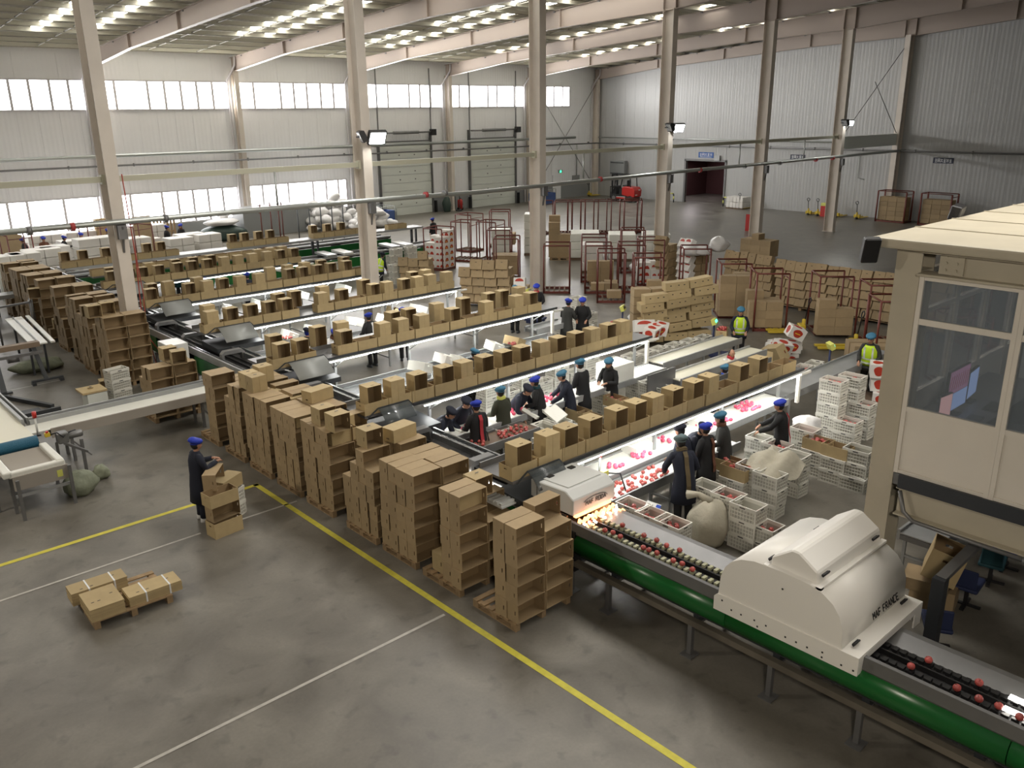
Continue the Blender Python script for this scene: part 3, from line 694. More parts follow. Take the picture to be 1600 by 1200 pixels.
# --- big white camera hood over the line
hd = thing('camera_hood', 'large white curved camera hood over the sorting line with black latches', 'machine hood', (0, 0, 0))
HX0, HX1, HY0, HY1 = 8.76, 10.55, 3.55, 5.58
b = B(); b.prism([(HY0, 1.02), (HY0, 1.27), (HY0 + 0.22, 1.27), (HY1 - 0.05, 1.27), (HY1, 1.22), (HY1, 1.02)], 'x', HX0, HX0 + 0.03)
b.box(HX1 - 0.03, HX1, HY0, HY1, 0.95, 1.27)
b.box(HX0 + 0.031, HX1 - 0.031, HY0 + 0.003, HY0 + 0.24, 1.252, 1.268).box(HX0 + 0.031, HX1 - 0.031, HY1 - 0.08, HY1 - 0.002, 1.2, 1.218)
b.box(HX0 + 0.031, HX0 + 0.14, HY0 + 0.001, HY0 + 0.02, 1.022, 1.25).box(HX1 - 0.2, HX1 - 0.031, HY0 + 0.001, HY0 + 0.02, 0.952, 1.25).box(HX0 + .141, HX1 - .201, HY0 + 0.001, HY0 + 0.02, 1.16, 1.25)
part('base_skirt', b, 'white_mc', hd)
prof = []
for k in range(13):
    t = PI*k/12; yc = (HY0 + HY1)/2 + 0.09; ry = (HY1 - HY0)/2 - 0.14
    prof.append((yc - ry*math.copysign(abs(math.cos(t))**0.62, math.cos(t)), 1.27 + 0.70*abs(math.sin(t))**0.72))
part('curved_shell', B().prism(prof, 'x', HX0 + 0.02, HX1 - 0.02, smooth=True), 'white_mc', hd)
LY0, LY1 = 4.18, 4.86
b = B().prism([(LY0, 1.90), (LY0 + 0.04, 2.10), (LY0 + 0.30, 2.27), (LY1 - 0.28, 2.27), (LY1 - 0.02, 2.08), (LY1, 1.90)], 'x', HX0 + 0.10, HX1 - 0.02)
part('lamp_housing', b, 'white_mc', hd, None, None, None, bevel(0.02))
part('housing_flange', B().box(HX0 + 0.03, HX1 - 0.0, LY0 - 0.06, LY0 + 0.01, 1.92, 1.955).box(HX0 + 0.03, HX1, LY1 - 0.01, LY1 + 0.05, 1.93, 1.965).box(HX0 + 0.03, HX0 + 0.1, LY0 - 0.06, LY1 + 0.05, 1.86, 1.95), 'white_mc', hd)
def latch(x, y, z, pitch=0.0):
    part('latch', B().beam((x - 0.07, y, z), (x + 0.07, y, z + 0.0), 0.03, 0.025).tube([(x - 0.08, y, z - 0.01), (x - 0.05, y - 0.02, z + 0.02), (x + 0.05, y - 0.02, z + 0.02), (x + 0.08, y, z - 0.01)], 0.014, 6), 'black', hd)
latch(8.98, LY0 - 0.005, 2.06); latch(10.3, LY0 - 0.005, 2.06); latch(8.96, LY1 + 0.03, 2.0); latch(10.1, LY1 + 0.03, 2.0)
latch(9.0, HY0 + 0.16, 1.30); latch(10.32, HY0 + 0.16, 1.30); latch(8.86, HY1 - 0.04, 1.24)
dots = B()
for (dy, dz) in ((5.3, 1.12), (5.15, 1.12), (4.95, 1.13), (4.9, 1.06), (4.78, 1.13), (4.5, 1.1), (4.35, 1.1), (4.2, 1.1), (4.0, 1.13), (4.0, 1.06), (3.75, 1.08), (3.6, 1.08), (4.6, 1.75), (5.45, 1.2)):
    dots.box(HX0 - 0.004, HX0 + 0.0, dy - 0.011, dy + 0.011, dz - 0.011, dz + 0.011)
part('rivet', dots, 'black', hd)
def text_strokes(b, word, org, du, dv, h, th=0.012, nrm=(0, 0, 1)):
    """block capitals as thin strokes; du/dv are unit vectors along and up the lettering"""
    F = {'M': [(0,0,0,1),(0,1,.5,.4),(.5,.4,1,1),(1,1,1,0)], 'A': [(0,0,.5,1),(.5,1,1,0),(.2,.4,.8,.4)], 'F': [(0,0,0,1),(0,1,1,1),(0,.5,.8,.5)], 'R': [(0,0,0,1),(0,1,.9,1),(.9,1,.9,.55),(.9,.55,0,.5),(.4,.5,1,0)],
         'O': [(0,0,0,1),(0,1,1,1),(1,1,1,0),(1,0,0,0)], 'D': [(0,0,0,1),(0,1,.8,.9),(.8,.9,1,.5),(1,.5,.8,.1),(.8,.1,0,0)], 'N': [(0,0,0,1),(0,1,1,0),(1,0,1,1)], 'C': [(1,1,0,1),(0,1,0,0),(0,0,1,0)], 'E': [(1,1,0,1),(0,1,0,0),(0,0,1,0),(0,.5,.8,.5)], 'I': [(.5,0,.5,1)], ' ': [],
         'T': [(0,1,1,1),(.5,1,.5,0)], 'B': [(0,0,0,1),(0,1,.8,1),(.8,1,.8,.5),(0,.5,1,.5),(1,.5,1,0),(1,0,0,0)]}
    du = Vector(du); dv = Vector(dv); o = Vector(org); n = Vector(nrm)
    for ch in word:
        for (a, b0, c_, d_) in F.get(ch, []):
            p = o + du*a*h*0.62 + dv*b0*h; q = o + du*c_*h*0.62 + dv*d_*h
            dd = (q - p).normalized(); sd = dd.cross(n).normalized()*th/2
            vs = [p - sd, q - sd, q + sd, p + sd]; vs += [v + n*0.004 for v in vs]
            b.add(vs, [(0,1,2,3),(7,6,5,4),(0,4,5,1),(1,5,6,2),(2,6,7,3),(3,7,4,0)])
        o = o + du*h*(0.88 if ch != ' ' else 0.55)
    return b
dvn = Vector((0, 0.28, 0.96)).normalized(); nn = Vector((0, -0.96, 0.28)).normalized()
part('lettering', text_strokes(B(), 'MAF FRANCE', (9.42, HY0 + 0.155, 1.43), (1, 0, 0), dvn, 0.085, 0.018, nn), 'black', hd)
# --- small white camera box
cb = thing('camera_box', 'low white camera box with black lid latches on the sorting line beside the first lane', 'machine box', (0, 0, 0))
part('body', B().prism([(8.44, 1.27), (9.42, 1.27), (9.42, 1.62), (8.62, 1.66), (8.44, 1.55)], 'x', 9.0, 10.02), 'white_box', cb, None, None, None, bevel(0.015))
part('lid', B().prism([(8.66, 1.655), (9.32, 1.62), (9.32, 1.642), (8.66, 1.677)], 'x', 9.12, 9.90), 'white_box', cb)
for y in (9.17,):
    for x in (9.2, 9.72): part('latch', B().box(x, x + 0.12, y, y + 0.1, 1.645, 1.665), 'black', cb)
part('lettering', text_strokes(B(), 'MAF RODA', (9.3, 8.434, 1.37), (1, 0, 0), (0, 0, 1), 0.075, 0.014, (0, -1, 0)), 'dark', cb)
el = B()
for k in range(16):
    t0 = PI*(0.15 + 0.85*k/16)*1.0 - PI/2; t1 = PI*(0.15 + 0.85*(k+1)/16) - PI/2
    el.beam((9.52 + 0.30*math.sin(t0), 8.436, 1.40 + 0.09*math.cos(t0)), (9.52 + 0.30*math.sin(t1), 8.436, 1.40 + 0.09*math.cos(t1)), 0.006, 0.008)
part('emblem', el, 'dark', cb)
part('lettering', text_strokes(B(), 'MAF RODA', (8.994, 9.18, 1.36), (0, -1, 0), (0, 0, 1), 0.07, 0.014, (-1, 0, 0)), 'red_paint', cb)
part('seam', B().box(8.992, 9.0, 9.26, 9.27, 1.27, 1.62), 'grey', cb)
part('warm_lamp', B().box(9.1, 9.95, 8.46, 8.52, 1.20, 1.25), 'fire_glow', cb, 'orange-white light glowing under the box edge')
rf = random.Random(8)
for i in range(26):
    part('reflected_glow', B().cbox((9.05 + 0.036*i, 8.30 + rf.uniform(-.12, .12), 1.15 + rf.uniform(0, .05)), (0.02, rf.uniform(.04, .10), 0.03), rot=(0.3, 0.2, rf.uniform(-.8, .8))), 'fire_glow' if i % 3 else 'white_glow', cb)  # glowing bits stand in for reflections of the warm light
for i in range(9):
    part('glow_tuft', B().cbox((9.12 + 0.1*i, 8.40 - 0.02*(i % 2), 1.16), (0.03, 0.05, 0.10), rot=(0.4, 0.3*(i % 3 - 1), 0)), 'fire_glow', cb)  # more glowing tufts imitating the reflected orange light
single('machine_box', B().box(10.3, 11.45, 10.35, 10.75, 1.25, 1.62).box(10.35, 11.4, 10.4, 10.7, 0.0, 1.25), 'white_box', 'pale grey machine cabinet standing between the sorting line and the first lane cartons', 'cabinet')

# --- control cabinets and odd pieces on the line
def cabinet(x, y, w_, d_, h, label, mat='white_box'):
    c = thing('control_cabinet', label, 'cabinet', (x, y, 0))
    part('case', B().box(0, w_, 0, d_, 0, h), mat, c, None, None, None, bevel(0.01))
    part('display', B().box(w_*0.55, w_*0.8, -0.012, 0.0, h*0.78, h*0.9), 'black', c)
    for k in range(5): part('knob', B().tube([(0.0, d_*(0.25 + 0.25*(k % 3)), h*(0.86 - 0.14*(k//3))), (-0.03, d_*(0.25 + 0.25*(k % 3)), h*(0.86 - 0.14*(k//3)))], 0.022), 'black' if k else 'red_paint', c)
    part('door_seam', B().box(w_*0.45, w_*0.46, -0.006, 0, 0.05, h - 0.05), 'grey', c)
    return c
cabinet(8.05, 22.6, 0.55, 0.75, 1.55, 'grey-white control cabinet with knobs beside the sorting machine and the white belt')
cabinet(8.0, 41.0, 0.8, 0.9, 1.5, 'pale green-grey control cabinet at the far end of the sorting machine', 'gate')

# ================================================================== apples
def apple_mesh(mat, r=0.042):
    b = B(); b.ball((0, 0, r*0.92), r, 10, 7, 0, (1.0, 1.0, 0.92))
    vs = b.v; top = len(vs) - 1; vs[top] = (0, 0, r*1.52); vs[0] = (0, 0, r*0.22)
    b.tube([(0, 0, r*1.5), (0.004, 0, r*2.0)], 0.003, 4, 1)
    return b.mesh('apple', [mat, 'stem'])
ME_AP = apple_mesh('apple'); ME_AP2 = apple_mesh('apple_pink', 0.046)
N_AP = [0]
def apple(x, y, z, label, group, pink=False, r=1.0):
    o = bpy.data.objects.new('apple', ME_AP2 if pink else ME_AP); link(o); o.location = (x, y, z)
    o.rotation_euler = (random.uniform(-.5, .5), random.uniform(-.5, .5), random.uniform(0, 6)); o.scale = (r, r, r)
    tag(o, label, 'apple', group); N_AP[0] += 1; return o
def pos(px, py, z): p = at(px, py, z); return p[0], p[1]
L = 'red apple riding the cup chain between the camera box and the big hood'
for px, py in ((932, 812), (948, 826), (965, 829), (972, 837), (1009, 853), (1018, 858), (1026, 862), (1054, 874), (1065, 881), (1084, 890)):
    x, y = pos(px, py, 1.15); apple(9.22, y, 1.115, L, 'apples on the front cup chain', r=1.05)
for px, py in ((970, 822), (1005, 836), (1024, 845), (1041, 853), (1061, 861)):
    x, y = pos(px, py, 1.15); apple(9.52, y, 1.115, 'red apple on the rear cup chain before the big hood', 'apples on the rear cup chain', r=1.05)
for px, py in ((1424, 1043), (1500, 1077), (1534, 1092), (1563, 1107), (1594, 1121)):
    x, y = pos(px, py, 1.12); apple(9.22, y, 1.115, 'red apple on the dark front chain past the big hood', 'apples past the hood on the front chain', r=1.15)
for px, py in ((1453, 1036), (1528, 1070)):
    x, y = pos(px, py, 1.12); apple(9.52, y, 1.115, 'red apple on the dark rear chain past the big hood', 'apples past the hood on the rear chain', r=1.15)
for px, py in ((631, 681), (640, 687), (646, 690), (684, 703), (700, 712), (717, 722), (745, 733)):
    x, y = pos(px, py, 1.14); apple(9.22, y, 1.07, 'red apple in the dark channel between the first and second lanes', 'apples in the channel before the camera box', r=1.1)
for px, py in ((512, 627), (525, 633), (536, 640)):
    x, y = pos(px, py, 1.14); apple(9.22, y, 1.07, 'red apple in the dark channel left of the second lane', 'apples in the channel by the second lane', r=1.1)
def strip(px, py): pass
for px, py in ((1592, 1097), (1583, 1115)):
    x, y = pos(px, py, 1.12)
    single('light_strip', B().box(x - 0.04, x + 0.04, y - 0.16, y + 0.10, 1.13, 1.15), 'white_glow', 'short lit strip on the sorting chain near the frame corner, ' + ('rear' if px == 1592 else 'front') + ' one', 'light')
# ================================================================== cartons
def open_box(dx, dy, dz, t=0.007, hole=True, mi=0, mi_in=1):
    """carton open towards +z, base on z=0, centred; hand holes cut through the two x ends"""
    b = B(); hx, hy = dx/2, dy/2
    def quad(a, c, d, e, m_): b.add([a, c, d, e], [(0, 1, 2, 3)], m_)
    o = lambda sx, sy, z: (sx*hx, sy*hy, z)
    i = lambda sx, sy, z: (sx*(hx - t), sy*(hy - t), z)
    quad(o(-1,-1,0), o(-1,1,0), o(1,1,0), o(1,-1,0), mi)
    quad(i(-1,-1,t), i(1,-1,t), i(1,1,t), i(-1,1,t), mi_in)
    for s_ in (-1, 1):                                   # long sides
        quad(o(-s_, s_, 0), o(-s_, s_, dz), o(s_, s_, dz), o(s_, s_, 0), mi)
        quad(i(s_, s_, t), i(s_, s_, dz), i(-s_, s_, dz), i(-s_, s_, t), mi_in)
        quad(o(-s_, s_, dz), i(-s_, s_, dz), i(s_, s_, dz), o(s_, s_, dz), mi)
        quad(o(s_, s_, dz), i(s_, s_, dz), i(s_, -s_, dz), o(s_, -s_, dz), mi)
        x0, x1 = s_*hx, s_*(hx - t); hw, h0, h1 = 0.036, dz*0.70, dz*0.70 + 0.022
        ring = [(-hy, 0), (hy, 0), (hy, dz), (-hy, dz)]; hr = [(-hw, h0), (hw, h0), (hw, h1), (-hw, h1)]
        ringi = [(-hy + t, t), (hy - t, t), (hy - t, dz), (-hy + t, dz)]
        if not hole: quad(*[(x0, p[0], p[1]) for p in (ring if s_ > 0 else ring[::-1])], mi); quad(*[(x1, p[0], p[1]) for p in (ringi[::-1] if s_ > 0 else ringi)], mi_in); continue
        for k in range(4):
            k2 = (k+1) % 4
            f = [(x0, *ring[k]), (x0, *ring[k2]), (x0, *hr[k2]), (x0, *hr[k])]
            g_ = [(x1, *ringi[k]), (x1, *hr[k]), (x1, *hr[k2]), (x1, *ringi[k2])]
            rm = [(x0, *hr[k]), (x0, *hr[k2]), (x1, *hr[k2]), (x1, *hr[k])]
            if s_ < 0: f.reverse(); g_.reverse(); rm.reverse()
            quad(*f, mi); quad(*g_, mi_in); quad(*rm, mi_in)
    return b
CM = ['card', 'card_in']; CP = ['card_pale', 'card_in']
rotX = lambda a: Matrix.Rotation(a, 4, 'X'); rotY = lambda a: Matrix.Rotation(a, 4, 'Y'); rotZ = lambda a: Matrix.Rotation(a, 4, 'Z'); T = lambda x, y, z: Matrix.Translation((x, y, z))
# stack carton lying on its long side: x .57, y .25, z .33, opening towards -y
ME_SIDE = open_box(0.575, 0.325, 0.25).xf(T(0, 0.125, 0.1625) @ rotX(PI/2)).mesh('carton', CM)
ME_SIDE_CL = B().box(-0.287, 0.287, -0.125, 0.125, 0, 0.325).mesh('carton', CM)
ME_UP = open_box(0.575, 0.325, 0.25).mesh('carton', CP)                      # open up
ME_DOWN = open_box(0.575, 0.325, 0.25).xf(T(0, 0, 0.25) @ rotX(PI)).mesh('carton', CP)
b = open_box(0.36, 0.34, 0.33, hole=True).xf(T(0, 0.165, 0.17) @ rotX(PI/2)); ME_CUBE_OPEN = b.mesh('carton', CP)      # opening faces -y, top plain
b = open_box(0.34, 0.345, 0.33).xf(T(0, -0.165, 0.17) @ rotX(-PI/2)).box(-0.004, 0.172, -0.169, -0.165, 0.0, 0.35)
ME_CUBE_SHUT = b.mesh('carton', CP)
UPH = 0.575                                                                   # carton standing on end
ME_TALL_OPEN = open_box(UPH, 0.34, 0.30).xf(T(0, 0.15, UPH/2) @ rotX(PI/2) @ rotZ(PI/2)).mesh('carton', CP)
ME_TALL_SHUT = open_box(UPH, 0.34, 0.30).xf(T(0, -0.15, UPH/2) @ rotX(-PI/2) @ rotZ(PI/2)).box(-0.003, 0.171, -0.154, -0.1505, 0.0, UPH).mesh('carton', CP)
hh = B().box(-0.035, 0.035, -0.012, 0.012, 0, 0.003)
def carton(me, x, y, z, label, group, rz=0.0, rot=None, name='carton', mats=None):
    o = bpy.data.objects.new(name, me); link(o); o.location = (x, y, z); o.rotation_euler = rot if rot else (0, 0, rz)
    return tag(o, label, 'carton', group)
def slot_mark(o, x, y, z, rz=0):    # the hand hole on top of the small upright cartons
    part('hand_hole', ME_HOLE, None, o, None, (x, y, z), (0, 0, rz))
ME_HOLE = hh.mesh('hand_hole', 'black')

# --- pallets
def pallet_parts(root, w_=1.2, d_=1.0, mat='wood'):
    for i in range(6):
        y = -d_/2 + 0.05 + (d_ - 0.1)*i/5
        part('deck_board', B().box(-w_/2, w_/2, y - 0.05, y + 0.05, 0.115, 0.135), mat, root)
    for x in (-w_/2 + 0.05, 0, w_/2 - 0.05):
        part('stringer', B().box(x - 0.045, x + 0.045, -d_/2, d_/2, 0.095, 0.115).box(x - 0.045, x + 0.045, -d_/2, -d_/2 + 0.12, 0.018, 0.095).box(x - 0.045, x + 0.045, -0.06, 0.06, 0.018, 0.095).box(x - 0.045, x + 0.045, d_/2 - 0.12, d_/2, 0.018, 0.095).box(x - 0.045, x + 0.045, -d_/2, d_/2, 0.0, 0.018), mat, root)
PAL0 = None
def pallet(x, y, label, rz=0.0, group=None, dark=False, z=0.0):
    global PAL0
    if PAL0 is None or dark:
        r = thing('wooden_pallet', label, 'pallet', (x, y, z), rz, group); pallet_parts(r, mat='wood_dk' if dark else 'wood')
        if not dark: PAL0 = r
        return r
    r = dup(PAL0, (x, y, z), rz, label)
    if group: r['group'] = group
    return r

# --- carton pallets between the yellow line and the sorting machine
rnd = random.Random(21)
# (y centre, description, heights of the aisle-side stacks from the near end, heights of the machine-side stacks)
AISLE = [
 (8.62, 'pallet nearest the big hood', [5, 5, 0, 0], [4, 5, 4, 0]),
 (9.95, 'second pallet from the hood', [5, 5, 0, 0], [3, 4, 3, 2]),
 (11.15, 'third pallet from the hood', [5, 5, 5, 5], [5, 5, 5, 5]),
 (12.35, 'pallet left of the leaning stacks', [4, 5, 4, 3], [5, 5, 5, 4]),
 (13.85, 'pallet by the middle gap', [5, 5, 5, 5], [4, 4, 5, 4]),
 (15.10, 'pallet beside the yellow corner', [5, 5, 5, 5], [5, 5, 5, 5]),
 (16.35, 'pallet just past the yellow corner', [5, 5, 5, 5], [5, 5, 4, 5]),
 (17.60, 'pallet facing the standing worker', [5, 5, 4, 0], [5, 5, 5, 4]),
 (18.95, 'pallet at the end of the white belt', [5, 5, 0, 0], [4, 4, 4, 0]),
]
for pi, (yc, desc, ha, hb) in enumerate(AISLE):
    pallet(8.03, yc, 'wooden pallet under cartons, ' + desc, group=None)
    for side, hs, xc in (('aisle', ha, 7.74), ('machine', hb, 8.36)):
        lean = rnd.uniform(-0.012, 0.012)
        for i, n in enumerate(hs):
            if n == 0: continue
            y = yc - 0.40 + 0.262*i
            for k in range(n):
                me = ME_SIDE
                lab = '%s carton of the %s %s-side stack, %s' % ((ORD[k] if k else 'bottom') if k < n - 1 else 'top', NTH[i], side, desc)
                carton(me, xc + rnd.uniform(-0.02, 0.02) + lean*k, y + rnd.uniform(-0.012, 0.012) + lean*k*1.5, 0.135 + 0.327*k, lab, 'cartons on the ' + desc, rnd.uniform(-0.03, 0.03))
# loose cartons on top of the stacks
SETTLE = []
def top_pair(px, py, z, label, mk=ME_CUBE_OPEN, rz=0.0):
    x, y, _ = at(px, py, z); x = max(x, 7.72)
    o = carton(mk, x, y, z, label, None, rz); SETTLE.append(o); slot_mark(o, 0.0, 0.02, 0.361 if mk in (ME_CUBE_OPEN,) else 0.346); return o
ZT = 0.135 + 0.327*5
SETTLE.append(carton(ME_UP, 7.86, 9.72, ZT - 0.01, 'open carton standing upright on top of the second pallet from the hood', 'loose cartons on the pallets'))
top_pair(684, 752, ZT + 0.01, 'small upright carton inside the open carton on the second pallet from the hood')
top_pair(720, 760, ZT - 0.33, 'upright carton beside the slat tray, left of the two')
top_pair(747, 770, ZT - 0.33, 'upright carton beside the slat tray, right of the two')
top_pair(545, 705, ZT, 'upright carton with dark mouth on the low brown stack near the machine')
SETTLE.append(carton(ME_UP, 7.86, 13.55, ZT - 0.01, 'open carton standing upright on the pallet by the middle gap', 'loose cartons on the pallets'))
top_pair(478, 680, ZT + 0.06, 'upright carton with dark mouth on the pallet by the middle gap')
top_pair(506, 660, ZT, 'upright carton with dark mouth close to the sorting machine')
top_pair(536, 665, ZT - 0.2, 'pale carton beside the grey slat tray', ME_CUBE_SHUT)
SETTLE.append(carton(ME_UP, 7.80, 17.5, ZT - 0.01, 'open carton standing upright at the far end of the aisle stacks', 'loose cartons on the pallets'))
SETTLE.append(carton(ME_UP, 8.42, 18.35, ZT - 0.01, 'open carton close to the sorting machine at the far end of the stacks', 'loose cartons on the pallets'))
top_pair(380, 603, ZT + 0.05, 'left of the paired upright cartons in the open carton', ME_CUBE_SHUT)
top_pair(397, 607, ZT + 0.05, 'right of the paired upright cartons in the open carton', ME_CUBE_SHUT)
top_pair(412, 590, ZT + 0.05, 'upright carton behind the paired ones near the machine', ME_CUBE_SHUT)
for (x, y, zz, ry, rx, lab) in ((7.9, 16.6, ZT, 0.0, -0.12, 'carton lying tilted over the pallet facing the worker'), (7.8, 14.9, ZT, 0.1, 0.1, 'carton lying loose on the stacks beside the yellow corner'), (8.3, 16.0, ZT, 0.0, 0.12, 'flat carton lying on the machine side past the yellow corner'), (8.35, 15.2, ZT, 0, -0.1, 'flat carton lying on the machine side beside the yellow corner'), (8.3, 12.2, ZT, 0.05, 0, 'flat carton lying on the machine side left of the leaning stacks')):
    SETTLE.append(carton(ME_DOWN, x, y, zz, lab, 'loose cartons on the pallets', rot=(rx*.3, ry*.3, 0.15)))

# pallets and cartons further up the aisle (same kind, taller and mixed)
FB = B()
def far_add(me, x, y, z, rz):
    m_ = T(x, y, z) @ rotZ(rz); n0 = len(FB.v)
    FB.v += [tuple(m_ @ v.co) for v in me.vertices]
    for p in me.polygons: FB.f.append(tuple(n0 + i for i in p.vertices)); FB.m.append(p.material_index); FB.s.append(False)
FAR = [(21.6, 'pallet behind the white belt', 8.3, [4, 4, 3, 0], [4, 4, 0, 0]),
       (25.3, 'pallet in front of the cable column', 8.5, [6, 6, 6, 5], [6, 6, 5, 5]),
       (27.2, 'pallet left of the cable column', 8.6, [6, 6, 5, 5], [5, 6, 6, 5]),
       (28.6, 'pallet behind the cable column', 8.7, [6, 6, 5, 6], [6, 5, 6, 6]),
       (30.6, 'pallet by the green side panels', 8.8, [3, 4, 6, 6], [4, 6, 6, 6]),
       (32.4, 'pallet with the single low carton', 8.8, [1, 0, 6, 6], [2, 0, 6, 6]),
       (34.2, 'pallet beside the grey frame', 8.75, [6, 6, 6, 5], [6, 6, 6, 5]),
       (35.6, 'pallet past the grey frame', 8.75, [6, 6, 6, 6], [6, 6, 6, 6]),
       (37.4, 'pallet near the far cabinet', 8.8, [5, 6, 6, 5], [6, 5, 6, 6])]
for pi, (yc, desc, xr, ha, hb) in enumerate(FAR):
    xo = xr - 0.7
    pallet(xo - 0.05, yc, 'wooden pallet under cartons, ' + desc)
    for side, hs, xc in (('aisle', ha, xo - 0.35), ('machine', hb, xo + 0.26)):
        for i, n in enumerate(hs):
            for k in range(n): far_add(ME_SIDE, xc + rnd.uniform(-0.025, 0.025), yc - 0.40 + 0.262*i + rnd.uniform(-0.012, 0.012), 0.135 + 0.327*k, rnd.uniform(-0.05, 0.05))
o = single('carton_stacks', FB, CM, 'many open brown cartons stacked on the pallets beyond the white belt', 'cartons'); o['kind'] = 'stuff'
for j, (px, py, z, lab) in enumerate([(260, 535, 1.9, 'small upright carton high on the pile beside the control cabinet, left one'), (276, 540, 1.9, 'small upright carton high on the pile beside the control cabinet, right one'), (262, 592, 0.9, 'small carton lying low beside the control cabinet'), (147, 495, 2.1, 'upright carton left of the cable column'), (168, 490, 2.1, 'upright carton touching the cable column'), (152, 515, 1.8, 'small carton with dark mouth left of the cable column'), (50, 440, 2.1, 'small carton with dark mouth at the far stacks beside the cabinet'), (80, 440, 2.1, 'wide carton with dark mouth on the far stacks'), (115, 452, 2.1, 'leaning carton with dark mouth right of the tall brown stack')]):
    x, y, _ = at(px, py, z); o = carton(ME_CUBE_OPEN, x, y, z, lab, None, rnd.uniform(-.2, .2)); SETTLE.append(o); slot_mark(o, 0, 0.02, 0.361)

# ================================================================== packing lanes
LANES = [  # y, x0, x1, words, led, boxes in the back row
 (9.45, 8.62, 17.75, 'first lane', 1, 0), (13.85, 8.62, 17.6, 'second lane', 1, 0), (18.15, 8.85, 18.3, 'third lane', 1, 1),
 (22.75, 9.15, 18.2, 'fourth lane', 1, 1), (27.25, 9.2, 17.6, 'fifth lane', 1, 1), (31.5, 9.3, 17.2, 'sixth lane', 1, 1)]
GAPS = {0: [], 1: [], 2: [2], 3: [5], 4: [], 5: []}
SH = 1.66
def carton_run(y, xa, xb, z, words, row, me, step=0.60, gaps=()):
    n = int((xb - xa)/step)
    for i in range(n):
        if i in gaps: continue
        OB.append((xa + step*(i + 0.5), y)); carton(me, xa + step*(i + 0.5) + rnd.uniform(-0.008, 0.008), y + rnd.uniform(-0.015, 0.015), z, '%s carton from the machine end in the %s row of the %s' % (NTH[min(i, 29)], row, words), 'open cartons on the ' + words, rnd.uniform(-0.02, 0.02), name='open_carton')
OB = []
UPX = {0: None}
